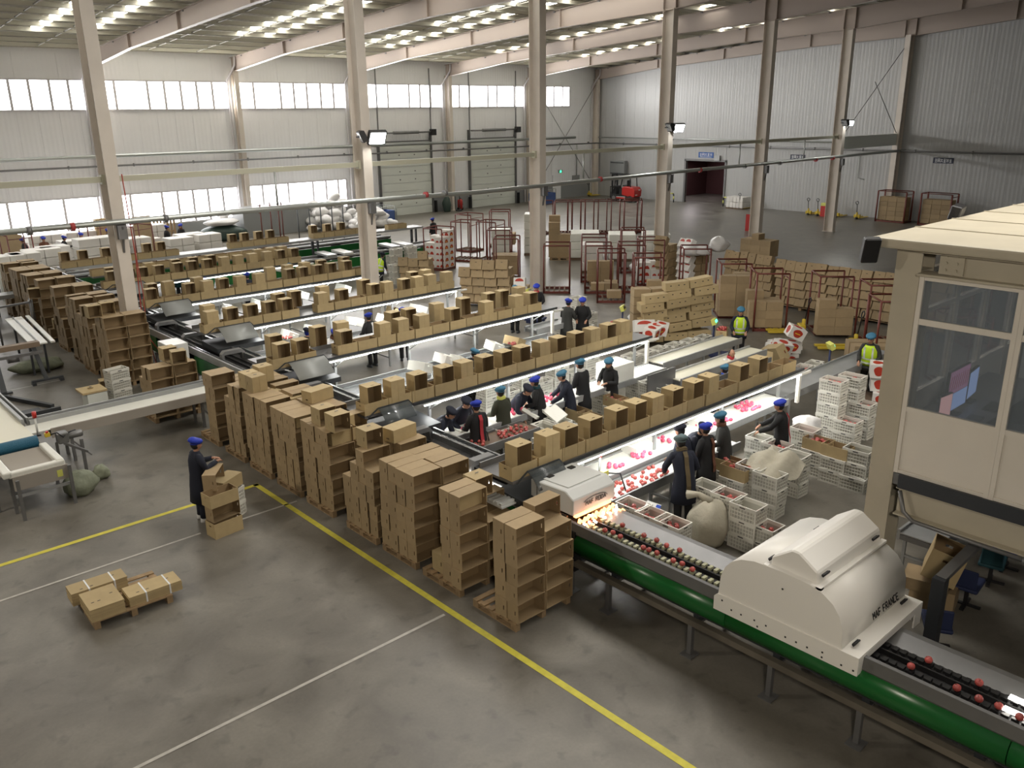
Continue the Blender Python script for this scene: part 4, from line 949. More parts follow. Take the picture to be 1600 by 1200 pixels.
for li, (y, xa, xb, words, led, back) in enumerate(LANES):
    ln = thing('carton_shelf', 'raised steel shelf carrying cartons above the sorting table, ' + words, 'shelf', (0, 0, 0))
    part('tray', B().box(xa, xb + 0.15, y, y + 0.82, SH - 0.05, SH - 0.005), 'grey', ln)
    part('front_lip', B().box(xa + 1.2, xb + 0.2, y - 0.03, y, SH - 0.055, SH + 0.0), 'dark', ln)
    part('back_lip', B().box(xa, xb + 0.15, y + 0.82, y + 0.85, SH - 0.05, SH + 0.10), 'grey', ln)
    for x in ([xa + 1.9 + 2.35*k for k in range(4)]):
        part('post', B().box(x - 0.03, x + 0.03, y + 0.36, y + 0.42, 0.0, SH - 0.05), 'grey_lt', ln)
        part('lamp_arm', B().beam((x, y + 0.4, 1.25), (x, y - 0.05, SH - 0.12), 0.03, 0.03), 'grey_lt', ln)
    part('end_post', B().box(xb - 0.05, xb + 0.03, y - 0.06, y + 0.02, 0.85, SH - 0.1).box(xb - 0.05, xb + 0.4, y - 0.1, y - 0.05, SH - 0.13, SH - 0.08), 'crate', ln)
    if led:
        lp = thing('led_strip', 'white LED tube run glowing under the front edge of the ' + words, 'lamp', (0, 0, 0))
        bb = B(); x = xa + 1.45; k = 0
        while x < xb - 0.1:
            x2 = min(x + 1.19, xb + 0.12); dz = 0.012*math.sin(k*2.1)
            part('tube', B().tube([(x, y - 0.055, SH - 0.105 + dz), (x2, y - 0.055, SH - 0.105 - dz)], 0.017, 6), 'led', lp); x = x2 + 0.012; k += 1
        part('reflector', B().box(xa + 1.4, xb + 0.15, y - 0.08, y + 0.02, SH - 0.082, SH - 0.072), 'white_box', lp)
        # the tubes' light onto the table, as an area lamp lying along them
        add_light('led_light', 'AREA', ((xa + xb)/2 + 0.7, y - 0.02, SH - 0.13), ((xa + xb)/2 + 0.7, y + 0.15, 0), 50, (1.0, 1.0, 0.96), shape='RECTANGLE', size=xb - xa - 1.6, size_y=0.05)
    # smoked cover sloping down onto the sorting machine
    cv = B(); n = 7; rows = []
    for k in range(n):
        t = k/(n-1); yy = y - 0.02 - (0.30 if li < 2 else 0.52)*t; zz = SH + 0.12 - (0.26 if li < 2 else 0.34)*t**1.6
        rows.append((yy, zz))
    pl = rows + [(yy, zz - 0.012) for yy, zz in reversed(rows)]
    part('cover_sheet', B().prism(pl, 'x', xa + (0.30 if li < 2 else 0.38), xa + (1.05 if li < 2 else 1.35), smooth=True), 'smoked' if li < 2 else 'sheet_grey', ln, 'curved smoked cover sheet')
    ce = xa + (1.05 if li < 2 else 1.35)
    part('cover_frame', B().beam((xa + 0.05, y - 0.04, SH - 0.03), (xa + 0.30, y - 0.04, SH + 0.12), 0.02, 0.025).beam((xa + 0.30, y - 0.04, SH + 0.12), (ce, y - 0.04, SH + 0.12), 0.02, 0.025).beam((ce, y - 0.04, SH + 0.12), (ce + .13, y - 0.04, SH - 0.03), 0.02, 0.025), 'dark', ln)
    part('outfeed_chute', B().prism([(y - 0.55, 1.30), (y + 0.5, 1.36), (y + 0.5, 1.20), (y - 0.55, 1.18)], 'x', xa + 0.1, xa + 1.5), 'dark', ln)
    carton_run(y + 0.175, xa, xb, SH, words, 'front', ME_UP, gaps=GAPS[li])
    # upright small cartons
    x = xa + 0.25; k = 0; r2 = random.Random(40 + li); alt = 0
    zc = SH + 0.009; zt = SH + 0.5
    if li == 0:
        spots = [(808, 722), (842, 712), (872, 692), (908, 676), (943, 661), (974, 647), (998, 634), (1022, 622), (1048, 607), (1078, 597), (1148, 571), (1176, 563)]
        xs_ = [max(xa + 0.2, at(px, py, zt)[0]) for px, py in spots]
        kinds = [0, 1, 0, 0, 0, 0, 1, 0, 1, 0, 0, 0]
        kinds = [0, 1, 0, 0, 0, 0, 1, 0, 0, 1, 0, 0]
    elif li == 1:
        spots = [(590, 622), (627, 610), (655, 602), (683, 598), (715, 592), (738, 577), (792, 560), (820, 552), (848, 545), (873, 537), (918, 525), (940, 516), (962, 512), (985, 505)]
        xs_ = [max(xa + 0.2, at(px, py, zt)[0]) for px, py in spots]; kinds = [0, 1, 0, 0, 1, 0, 0, 0, 1, 0, 0, 1, 0, 1]
    else:
        xs_ = []; kinds = []; x = xa + 0.25
        while x < xb - 0.3:
            xs_.append(x); kinds.append(1 if r2.random() < (0.45 if li < 4 else 0.25) else 0); x += r2.choice((0.6, 0.6, 0.6, 0.6, 1.2))
    px_ = -1
    for k, (x, kd) in enumerate(zip(xs_, kinds)):
        i_ = max(round((x - xa)/0.60 - 0.5), px_ + 1); px_ = i_
        if i_ in GAPS[li] or i_ >= int((xb - xa)/0.6): continue
        x = xa + 0.60*(i_ + 0.5) + r2.uniform(-.08, .08)
        carton(ME_TALL_SHUT if kd else ME_TALL_OPEN, x, y + 0.172, zc, '%s carton from the machine end standing on end in the %s' % (NTH[min(k, 29)], words), 'cartons standing on end in the ' + words, name='upright_carton')
    if back:
        xs2 = xa + 0.6; k = 0
        while xs2 < xb - 0.4:
            lab = '%s carton of the second rank behind the %s' % (NTH[min(k, 29)], words)
            if r2.random() < 0.7:
                carton(ME_TALL_OPEN if r2.random() < 0.6 else ME_TALL_SHUT, xs2, y + 1.05, SH + 0.002, lab, 'second rank cartons behind the ' + words, r2.uniform(-0.15, 0.15), name='upright_carton')
            k += 1; xs2 += r2.choice((0.55, 0.7, 1.0))
        part('rear_tray', B().box(xa, xb, y + 0.86, y + 1.35, SH - 0.05, SH - 0.001), 'grey', ln)
# seventh, far lane: yellowish cartons in groups, no tubes
ln = thing('carton_shelf', 'raised steel shelf of the far seventh lane with grouped cartons', 'shelf')
Y7 = 37.1
part('tray', B().box(9.5, 27.5, Y7, Y7 + 0.8, SH - 0.06, SH - 0.005), 'grey', ln)
for x in (12, 15, 18, 21, 24, 27): part('post', B().box(x - 0.05, x + 0.05, Y7 + 0.3, Y7 + 0.4, 0, SH - 0.06).box(x + 0.25, x + 0.32, Y7 + 0.3, Y7 + 0.4, 0, SH - 0.06), 'dark', ln)
part('rail', B().box(9.6, 27.5, Y7 - 0.06, Y7, SH - 0.1, SH), 'grey_lt', ln)
k = 0
for xa, xb in ((9.5, 14.2), (16.6, 19.4), (20.9, 23.9), (25.3, 26.6)):
    x = xa + 0.3
    while x < xb:
        carton(ME_UP, x, Y7 + 0.2, SH, '%s open carton along the far seventh lane' % NTH[k], 'open cartons on the seventh lane', name='open_carton'); k += 1; x += 0.6
k = 0
for x in (9.8, 10.5, 11.4, 12.1, 13.1, 13.7, 17.0, 17.6, 18.3, 18.9, 21.2, 22.0, 22.8):
    carton(ME_TALL_OPEN, x, Y7 + 0.58, SH + 0.001, '%s carton standing on end behind the far seventh lane row' % NTH[k], 'upright cartons on the seventh lane', name='upright_carton'); k += 1
# second tier row near the sixth lane
ln = thing('carton_shelf', 'raised steel shelf between the sixth and seventh lanes', 'shelf')
part('tray', B().box(9.6, 17.4, 33.6, 34.2, 1.72, 1.77), 'grey', ln)
for x in (10.5, 13.5, 16.5): part('post', B().box(x - 0.04, x + 0.04, 33.85, 33.93, 0, 1.72), 'dark', ln)
x = 9.9; k = 0
while x < 17.2: carton(ME_UP, x, 33.85, 1.77, '%s open carton on the shelf between the sixth and seventh lanes' % NTH[k], 'open cartons between far lanes', name='open_carton'); k += 1; x += 0.6

# ================================================================== tables and belts under the lanes
def table(name, x0, x1, y0, y1, z, mat, label, edge='grey_lt', legs=3, rail=0.05, cat='table'):
    t = thing(name, label, cat, (0, 0, 0))
    part('belt', B().box(x0, x1, y0 + 0.04, y1 - 0.04, z - 0.02, z), mat, t)
    part('side_rail', B().box(x0, x1, y0, y0 + 0.04, z - 0.13, z + rail).box(x0, x1, y1 - 0.04, y1, z - 0.13, z + rail), edge, t)
    part('frame', B().box(x0, x1, y0 + 0.04, y1 - 0.04, z - 0.12, z - 0.03), 'grey', t)
    for k in range(legs):
        x = x0 + 0.25 + (x1 - x0 - 0.5)*k/max(1, legs - 1)
        part('leg', B().box(x - 0.025, x + 0.025, y0 + 0.02, y0 + 0.07, 0, z - 0.12).box(x - 0.025, x + 0.025, y1 - 0.07, y1 - 0.02, 0, z - 0.12).box(x - 0.02, x + 0.02, y0 + 0.05, y1 - 0.05, 0.25, 0.29), 'grey_lt', t)
    return t
table('packing_table', 11.2, 17.6, 9.55, 10.25, 0.92, 'belt_white', 'brightly lit white packing table under the first lane', rail=0.02)
table('belt_conveyor', 17.8, 23.5, 9.75, 10.45, 0.88, 'grey_lt', 'grey belt conveyor leading away from the end of the first lane', cat='conveyor')
table('apple_tray', 10.05, 14.6, 8.92, 9.50, 0.82, 'belt_white', 'apple tray running beside the lit table of the first lane', cat='tray', edge='grey')
table('packing_table', 9.95, 17.6, 13.15, 13.8, 0.92, 'belt_white', 'brightly lit white packing table under the second lane', rail=0.02)
table('apple_tray', 10.05, 12.2, 12.45, 13.1, 0.82, 'belt_brown', 'brown apple tray beside the lit table of the second lane', cat='tray', edge='grey')
table('belt_conveyor', 17.75, 21.5, 13.35, 14.0, 0.95, 'belt_cream', 'pale belt conveyor running on from the second lane, rear one', cat='conveyor')
table('belt_conveyor', 16.9, 20.9, 12.15, 12.75, 0.95, 'belt_cream', 'pale belt conveyor beyond the grey partition, front one', cat='conveyor')
single('partition_board', B().box(15.9, 17.0, 12.42, 12.46, 0.25, 1.25), 'grey', 'small dark grey upright board beside the white crates', 'board')
table('steel_table', 10.2, 17.9, 16.75, 18.0, 0.88, 'stainless', 'wide stainless table under the third lane', rail=0.08)
table('steel_table', 10.4, 18.0, 21.1, 22.4, 0.88, 'stainless', 'wide stainless table under the fourth lane', rail=0.08)
table('steel_table', 10.4, 17.4, 25.6, 26.9, 0.88, 'stainless', 'stainless table under the fifth lane', rail=0.08)
table('steel_table', 10.4, 17.0, 30.0, 31.2, 0.88, 'stainless', 'stainless table under the sixth lane', rail=0.08)
table('packing_table', 18.1, 19.6, 18.6, 19.2, 0.88, 'grey_lt', 'grey table behind the end of the third lane')
for li, (xa, xb, y) in enumerate(((10.3, 27.5, 35.3), (10.3, 26.5, 39.2))):
    t = thing('sorting_line', ('second', 'third')[li] + ' dark sorting line with long green side panel in the far part of the hall', 'conveyor')
    part('bed', B().box(xa, xb, y - 0.45, y + 0.45, 0.95, 1.02), 'black', t)
    part('green_side', B().box(xa + 3.5*(li == 0), xb, y - 0.52, y - 0.46, 0.50, 0.93), 'green', t)
    part('rail', B().box(xa, xb, y - 0.5, y - 0.44, 1.02, 1.1).box(xa, xb, y + 0.44, y + 0.5, 1.02, 1.1), 'grey_lt', t)
    for x in [xa + 1 + 3*k for k in range(6)]: part('leg', B().box(x, x + 0.08, y - 0.45, y + 0.45, 0, 0.95), 'grey', t)
    if li == 0: part('end_panel', B().box(xb, xb + 0.06, y - 0.5, y + 0.5, 0.4, 1.25), 'green', t)
for i, x in enumerate((20.2, 21.1, 23.8, 24.6)):
    single('tray_cover', B().prism([(34.7, 1.11), (35.9, 1.15), (35.9, 1.25), (34.7, 1.21)], 'x', x, x + 0.5), 'white_box' if i % 2 else 'grey_lt', '%s pale cover plate lying across the far sorting line' % NTH[i], 'cover')
# apples heaped in the trays of the first and second lanes
def heap(x0, x1, y0, y1, z, n, label, group, pink=False, layers=1, seed=5):
    r = random.Random(seed); got = []
    for _ in range(n*12):
        x, y = r.uniform(x0, x1), r.uniform(y0, y1)
        if all((x-a)**2 + (y-b_)**2 > 0.078**2 for a, b_ in got): got.append((x, y)); apple(x, y, z, label, group, pink)
        if len(got) >= n: break
heap(10.3, 12.35, 8.98, 9.44, 0.82, 58, 'red apple lying in the lit tray beside the first lane table', 'apples in the first lane tray', seed=6)
heap(11.5, 11.75, 9.7, 9.95, 0.92, 6, 'pink apple at the machine end of the first lit table', 'pink apples at the machine end of the first table', True, seed=7)
heap(12.2, 12.6, 9.68, 9.95, 0.92, 9, 'pink apple in the small group on the first lit table', 'pink apples on the first table', True, seed=8)
heap(13.3, 13.6, 9.8, 10.1, 0.92, 6, 'pink apple on the first table in front of the grey capped worker', 'pink apples near the grey cap', True, seed=9)
heap(14.6, 15.4, 9.65, 10.15, 0.92, 22, 'pink apple heaped on the first table between the workers', 'pink apples between workers', True, seed=10)
heap(16.1, 16.7, 9.7, 10.15, 0.92, 18, 'pink apple heaped near the far end of the first table', 'pink apples at the far end of the first table', True, seed=12)
heap(10.2, 10.8, 12.55, 12.95, 0.82, 16, 'red apple in the brown tray by the sorting machine, left heap', 'apples in the brown tray, left heap', seed=13)
heap(11.2, 12.0, 12.5, 12.95, 0.82, 22, 'red apple in the brown tray beside the red striped worker', 'apples in the brown tray, right heap', seed=14)
heap(11.9, 12.6, 13.3, 13.7, 0.92, 14, 'pink apple on the second lit table beside the green coated worker', 'pink apples on the second table', True, seed=15)
heap(13.4, 14.0, 13.35, 13.7, 0.92, 12, 'pink apple on the second lit table before the blue capped worker', 'pink apples further on the second table', True, seed=16)
heap(10.75, 11.15, 13.3, 13.55, 0.92, 7, 'pink apple at the machine end of the second lit table', 'pink apples at the machine end of the second table', True, seed=17)
def board(x, y, z, w_, d_, label, mat='foam', tilt=(0, 0, 0), h=0.05):
    o = single('foam_board', B().box(-w_/2, w_/2, -d_/2, d_/2, 0, h), mat, label, 'board', (x, y, z), rot=tilt); return o
board(12.7, 10.05, 0.92, 0.75, 0.4, 'stack of white foam boards lying on the first lit table', h=0.16)
board(14.9, 10.05, 0.92, 0.7, 0.4, 'white foam boards between workers on the first table', h=0.12)
board(11.0, 13.5, 0.92, 0.7, 0.35, 'white sheet at the machine end of the second table', h=0.03)
single('foam_box', B().box(-0.4, 0.4, -0.3, 0.3, 0, 0.45), 'foam', 'big white foam box on the second lit table behind the hooded worker', 'box', (15.9, 13.5, 0.92))
# cartons and trays tilted on the stainless tables
def tilted(px, py, z, me, label, rot, mats=None, cat='carton'):
    x, y, _ = at(px, py, z); o = carton(me, x, y, z, label, None, rot=rot)
    if mats:
        for i_, m_ in enumerate(mats): o.material_slots[i_].link = 'OBJECT'; o.material_slots[i_].material = M[m_]
    return o
W2 = ['foam', 'foam']; P2 = ['printed', 'printed']
tl = [(715, 572, 'white carton tray tilted on the table near the teal capped worker', W2), (692, 568, 'pink-lined carton tilted on the stainless table', P2), (802, 540, 'cream carton tilted at the far end of the third lane table', CP),
      (655, 580, 'white board carton lying left on the third lane table', W2), (770, 548, 'white carton next to the cream tilted one', W2),
      (450, 530, 'white carton full of apples at the near end of the fourth lane table', W2), (488, 522, 'white carton of apples behind the first on the fourth lane table', W2), (552, 508, 'pinkish carton opened on the fourth lane table', P2), (598, 505, 'white carton behind the worker with the printed back', W2),
      (615, 492, 'cream carton with apples under the fourth lane lights', CP), (652, 488, 'white carton glowing under the fourth lane lights', W2), (690, 495, 'white board carton at the right of the fourth table', W2),
      (355, 488, 'pinkish open carton on the fifth lane table', P2), (470, 465, 'white carton lit on the fifth lane table', W2), (535, 455, 'white opened carton under the fifth lane lights', W2), (575, 452, 'white carton at the far end of the fifth lane table', W2), (400, 480, 'white plate carton on the fifth lane table', W2),
      (300, 445, 'carton glowing on the sixth lane table', W2), (346, 452, 'pinkish carton on the sixth lane table', P2), (440, 425, 'white carton at the far end of the sixth table', W2)]
TILT = []
for k, (px, py, lab, mm) in enumerate(tl):
    o = tilted(px, py, 0.97, ME_UP, lab, (0.32 + 0.05*(k % 3), 0.0, PI/2 + 0.15*((k % 4) - 1.5)), mm); TILT.append(o)
for (px, py, lab) in ((450, 527, 'apples'), (488, 519, 'apples'), (615, 490, 'apples'), (718, 569, 'apples'), (803, 536, 'apples')):
    x, y, _ = at(px, py, 1.12); heap(x - 0.12, x + 0.12, y - 0.1, y + 0.12, 1.08, 7, 'red apple inside a tilted white carton on the stainless tables', 'apples in the tilted cartons', seed=int(px))
# row of white net crates behind the second lane table is in the next part
# ================================================================== people
def bend_pt(p, a, pivot=(0, 0, 0.93)):
    """lean the upper body forwards (+y) by angle a, blended in around the hips"""
    x, y, z = p
    w_ = min(1.0, max(0.0, (z - 0.86)/0.22)); t = -a*w_
    dy, dz = y - pivot[1], z - pivot[2]
    return (x, pivot[1] + dy*math.cos(t) - dz*math.sin(t), pivot[2] + dy*math.sin(t) + dz*math.cos(t))
POSES = {  # elbow, wrist for the right (+x) arm; left arm mirrored unless given
 'work':  dict(arm=((.25, .06, 1.10), (.17, .30, 1.04))),
 'reach': dict(arm=((.26, .20, 1.16), (.20, .44, 1.06))),
 'hold':  dict(arm=((.24, .10, 1.12), (.11, .34, 1.19))),
 'down':  dict(arm=((.25, -.01, 1.09), (.25, .07, .85))),
 'mixed': dict(arm=((.26, .02, 1.10), (.20, .28, 1.02)), arm2=((-.26, .20, 1.16), (-.20, .42, 1.04))),
 'carry': dict(arm=((.25, .03, 1.08), (.19, .29, 1.00))),
 'sit':   dict(arm=((.25, .06, 1.10), (.16, .28, 1.00)), sit=True),
}
def skin_body(pose, bend, head_turn):
    P_ = POSES[pose]; a = bend
    vs, es, rs = [], [], []
    def v(p, r): vs.append(p); rs.append(r if isinstance(r, tuple) else (r, r)); return len(vs) - 1
    def e(i, j): es.append((i, j))
    U = lambda p: bend_pt(p, a)
    pel = v((0, 0, .92), (.125, .095))
    sp = v(U((0, -.005, 1.10)), (.105, .08)); ch = v(U((0, 0, 1.27)), (.13, .085)); nb = v(U((0, .0, 1.41)), .052); nt = v(U((0, .018, 1.48)), .048)
    hd = v(U((0, .022, 1.545)), (.06, .065)); e(pel, sp); e(sp, ch); e(ch, nb); e(nb, nt); e(nt, hd)
    for s_ in (-1, 1):
        if P_.get('sit'): hip = v((s_*.09, .02, .88), .085); kn = v((s_*.11, .42, .86), .058); an = v((s_*.11, .40, .50), .038); toe = v((s_*.12, .53, .47), .03)
        else: hip = v((s_*.09, 0, .84), .088); kn = v((s_*.10, .012, .47), .055); an = v((s_*.10, -.01, .09), .036); toe = v((s_*.115, .13, .045), .03)
        e(pel, hip); e(hip, kn); e(kn, an); e(an, toe)
        el, wr = P_['arm'] if s_ > 0 or 'arm2' not in P_ else P_['arm2']
        if s_ < 0 and 'arm2' not in P_: el = (-el[0], el[1], el[2]); wr = (-wr[0], wr[1], wr[2])
        sh = v(U((s_*.165, 0, 1.355)), .052); eb = v(U(el), .038); wi = v(U(wr), .024)
        e(ch, sh); e(sh, eb); e(eb, wi)
        W_ = Vector(U(wr)); D = (W_ - Vector(U(el))).normalized(); dn = Vector((0, 0, -1)); D = (D + dn*0.25).normalized()
        side = D.cross(Vector((0, 0, 1))).normalized() * (1 if s_ > 0 else -1)      # towards the outside of the hand
        palm = v(tuple(W_ + D*0.055), (.030, .018)); e(wi, palm)
        down = D.cross(side).normalized(); down = down if down.z < 0 else -down
        for k, (off, ln) in enumerate(((-.027, .066), (-.009, .076), (.010, .072), (.027, .058))):
            b0 = W_ + D*0.085 + side*off
            f1 = v(tuple(b0), .0095); f2 = v(tuple(b0 + D*ln*0.5 + down*0.006), .0085); f3 = v(tuple(b0 + D*ln*0.86 + down*0.030), .007)
            e(palm, f1); e(f1, f2); e(f2, f3)
        t1 = v(tuple(W_ + D*0.035 - side*0.036), .0105); t2 = v(tuple(W_ + D*0.068 - side*0.050 + down*0.015), .009)
        e(palm, t1); e(t1, t2)
    me = bpy.data.meshes.new('tmp'); me.from_pydata(vs, es, []); o = bpy.data.objects.new('tmp', me); COL.objects.link(o)
    m_ = o.modifiers.new('skin', 'SKIN'); m_.use_smooth_shade = True
    for i, r in enumerate(rs): me.skin_vertices[0].data[i].radius = r; me.skin_vertices[0].data[i].use_root = (i == 0)
    sub = o.modifiers.new('sub', 'SUBSURF'); sub.levels = 1
    dg = bpy.context.evaluated_depsgraph_get(); ev = o.evaluated_get(dg); mm = ev.to_mesh()
    vv = [tuple(x.co) for x in mm.vertices]; ff = [tuple(p.vertices) for p in mm.polygons]; ev.to_mesh_clear()
    bpy.data.objects.remove(o); bpy.data.meshes.remove(me)
    b = B(); b.add(vv, ff, 0, True)
    # head with nose, brow, eyes, mouth and ears
    hb = B(); hb.ball((0, 0, 0), 1.0, 14, 12, 0)
    nv = []
    for (x, y, z) in hb.v:
        X, Y, Z = x*.074, y*.092, z*.112
        if y > 0.5 and abs(x) < 0.3 and -0.35 < z < 0.15: Y += 0.020*(1 - abs(x)/0.3)*(1 - abs(z + 0.15)/0.35)
        if z < -0.35: X *= 0.86; Y = Y*0.93 + 0.006
        if y > 0.6 and 0.1 < z < 0.35: Y += 0.004
        nv.append((X, Y, Z))
    hb.v = nv
    for s_ in (-1, 1):
        hb.ball((s_*.030, .084, .006), .010, 6, 5, 1); hb.ball((s_*.074, -.004, -.008), .020, 6, 5, 0, (0.4, 0.8, 1.3))
        hb.box(s_*.030 - .014, s_*.030 + .014, .083, .092, .022, .027, 3)
    hb.ball((0, .086, -.052), .018, 8, 4, 2, (1.2, 0.35, 0.35))
    hb.xf(T(*U((0, .028, 1.56))) @ Matrix.Rotation(-a*0.5, 4, 'X') @ rotZ(head_turn))
    b.add(hb.v, hb.f, 0, True); b.m[-len(hb.f):] = hb.m
    return b
def limb(b, pts, r, mi=0): b.tube(pts, r, 10, mi)
MESHES = {}
def figure(pose, bend, turn=0.0, coat_len=0.50):
    key = (pose, bend, turn, coat_len)
    if key in MESHES: return MESHES[key]
    U = lambda p: bend_pt(p, bend); P_ = POSES[pose]; sit = P_.get('sit')
    d = {}
    d['body'] = skin_body(pose, bend, turn).mesh('body', ['skin', 'eye', 'lip', 'hair'])
    c = B(); rings = []
    prof = [(coat_len, .245, .185), (.70, .225, .17), (.86, .205, .155), (.98, .185, .14), (1.12, .19, .145), (1.26, .205, .145), (1.345, .185, .12), (1.395, .12, .09), (1.44, .072, .07)]
    if sit: prof = prof[2:]
    n = 14
    for (z, rx, ry) in prof:
        ring = []
        for k in range(n):
            t = 2*PI*k/n; fold = 1 + (0.035*math.sin(5*t + z*9) if z < 0.9 else 0.015*math.sin(4*t + z*7))
            ring.append(U((rx*fold*math.cos(t), (ry*fold*math.sin(t)) + (0.0 if z < 1.3 else -0.005), z)))
        rings.append(ring)
    c.loft(rings, 0, True)
    if sit:
        for s_ in (-1, 1): limb(c, [(s_*.08, 0, .92), (s_*.10, .25, .90), (s_*.11, .44, .86)], [.12, .10, .085])
    for s_ in (-1, 1):
        el, wr = P_['arm'] if s_ > 0 or 'arm2' not in P_ else P_['arm2']
        if s_ < 0 and 'arm2' not in P_: el = (-el[0], el[1], el[2]); wr = (-wr[0], wr[1], wr[2])
        sh = Vector(U((s_*.150, -.003, 1.35))); e_ = Vector(U(el)); w_ = Vector(U(wr)); o2 = sh + (e_ - sh)*0.5 + Vector((s_*.012, 0, 0)); m2 = e_ + (w_ - e_)*0.5
        limb(c, [tuple(sh + Vector((-s_*.05, 0, .01))), tuple(sh), tuple(o2), tuple(e_), tuple(m2), tuple(e_ + (w_ - e_)*0.96)], [.060, .075, .067, .060, .055, .046])
    d['coat'] = c
    tr = B(); sh_ = B()
    for s_ in (-1, 1):
        if sit: limb(tr, [(s_*.11, .30, .87), (s_*.11, .43, .84), (s_*.11, .41, .60), (s_*.11, .40, .50)], [.085, .085, .065, .06])
        else: limb(tr, [(s_*.09, 0, .90), (s_*.095, 0, .70), (s_*.10, .012, .47), (s_*.10, -.005, .25), (s_*.10, -.01, .09)], [.105, .098, .078, .068, .066])
        y0, z0 = (.40, .41) if sit else (0, 0)
        sh_.loft([[(s_*.105 + .048*math.cos(2*PI*k/10), y0 + .045 + .135*math.sin(2*PI*k/10)*(1 if z < .05 else .8) - (0.02 if z > .05 else 0), z0 + z) for k in range(10)] for z in (.0, .03, .06, .095)], 0, True)
    d['trousers'] = tr; d['shoes'] = sh_
    H = Vector(U((0, .022, 1.56))); R = Matrix.Translation(H) @ Matrix.Rotation(-bend*0.5, 4, 'X') @ rotZ(turn)
    cap = B()
    cr = []
    for (z, r) in ((.030, .096), (.042, .106), (.060, .128), (.085, .137), (.112, .122), (.134, .085), (.144, .03)):
        cr.append([(r*0.92*(1 + .05*math.sin(9*2*PI*k/18)*(z > .035))*math.cos(2*PI*k/18), -.012 + r*(1 + .05*math.sin(9*2*PI*k/18)*(z > .035))*math.sin(2*PI*k/18), z - 0.004*math.sin(2*PI*k/18)*10*0.6) for k in range(18)])
    cap.loft(cr, 0, True); cap.xf(R); d['cap'] = cap
    band = B(); band.tube([(.083*math.cos(2*PI*k/16), -.008 + .100*math.sin(2*PI*k/16), .030 + 0.0) for k in range(17)], .009, 6, 0, False); band.xf(R); d['cap_band'] = band
    hr = B(); hr.ball((0, -.022, .008), .088, 10, 8, 0, (0.93, 1.0, 1.15)); hr.xf(R); d['hair'] = hr
    sc = B()
    for k in range(2): sc.tube([U((.078*math.cos(2*PI*j/14), .005 + .080*math.sin(2*PI*j/14), 1.425 + .03*k + .012*math.sin(j*1.3))) for j in range(15)], .026, 6, 0, False)
    d['scarf_ring'] = sc
    st_ = B(); y_ = lambda z: -.150 - (.015 if z > 1.2 else 0)
    zz = [1.40, 1.30, 1.15, 1.0, .86, .74]
    vs = []
    for z in zz:
        for x in (-.038, .038): vs.append(U((x, y_(z) - .012 + (.045 if z > 1.35 else 0) - (.03 if z < .95 else 0), z)))
    for z in zz:
        for x in (-.038, .038): vs.append(U((x, y_(z) + .004 + (.045 if z > 1.35 else 0) - (.03 if z < .95 else 0), z)))
    m_ = len(zz)*2
    fs = [(2*i, 2*i+1, 2*i+3, 2*i+2) for i in range(len(zz)-1)] + [(m_+2*i, m_+2*i+2, m_+2*i+3, m_+2*i+1) for i in range(len(zz)-1)] + [(2*i, 2*i+2, m_+2*i+2, m_+2*i) for i in range(len(zz)-1)] + [(2*i+1, m_+2*i+1, m_+2*i+3, 2*i+3) for i in range(len(zz)-1)] + [(0, m_, m_+1, 1), (m_-2, m_-1, 2*m_-1, 2*m_-2)]
    st_.add(vs, fs); d['back_strip'] = st_
    ve = B(); vr = []
    for (z, rx, ry) in ((.84, .215, .170), (.98, .205, .160), (1.12, .207, .162), (1.26, .215, .160), (1.345, .175, .132), (1.40, .115, .095)):
        vr.append([U((rx*math.cos(2*PI*k/14), ry*math.sin(2*PI*k/14), z)) for k in range(14)])
    ve.loft(vr, 0, True); d['vest'] = ve
    tp = B()
    for z, rx, ry in ((.92, .214, .170), (1.05, .210, .166)):
        tp.loft([[U((rx*math.cos(2*PI*k/14), ry*math.sin(2*PI*k/14), z + dz)) for k in range(14)] for dz in (-.025, .025)], 0, True, False)
    for s_ in (-1, 1):
        for sy in (-1, 1): tp.add([U((s_*.10 + dx, sy*(.158 if z < 1.3 else .132), z)) for z in (1.07, 1.2, 1.3, 1.38) for dx in (-.022, .022)], [(0, 1, 3, 2), (2, 3, 5, 4), (4, 5, 7, 6)])
    d['tape'] = tp
    for k_ in list(d):
        if isinstance(d[k_], B): d[k_] = d[k_].mesh(k_, 'navy')
    MESHES[key] = d; return d
def person(x, y, face, label, pose='work', bend=0.12, coat='navy', cap='cap_blue', z=0.0, s=1.0, turn=0.0, extras=(), trousers='blackcloth', hair=True, shoes='dark', coat_len=0.50, group=None):
    """face = heading angle in degrees of the look direction (0 = +x, 90 = +y)"""
    d = figure(pose, bend, turn, coat_len)
    p = thing('person', label, 'person', (x, y, z), math.radians(face - 90), group); p.scale = (s, s, s)
    def add(nm, key, mat, lab=None):
        o = part(nm, d[key], None, p, lab)
        if key != 'body': o.material_slots[0].link = 'OBJECT'; o.material_slots[0].material = M[mat]
        return o
    add('body', 'body', None); add('coat', 'coat', coat); add('trousers', 'trousers', trousers); add('shoes', 'shoes', shoes)
    if cap: c = add('cap', 'cap', cap); o = part('cap_band', d['cap_band'], None, c); o.material_slots[0].link = 'OBJECT'; o.material_slots[0].material = M[cap]
    if hair: add('hair', 'hair', 'hair')
    for nm, key, mat in extras: add(nm, key, mat)
    return p
def hp(px, py, z=1.68): q = at(px, py, z); return q[0], q[1]     # from the top of the cap
# aisle worker
ax, ay = at(318, 812)[:2]
person(ax, ay, -5, 'person in a long navy coat and blue cap standing alone in the aisle', 'hold', 0.05, 'navy', 'cap_blue', shoes='white_cloth', trousers='navy', coat_len=0.42)
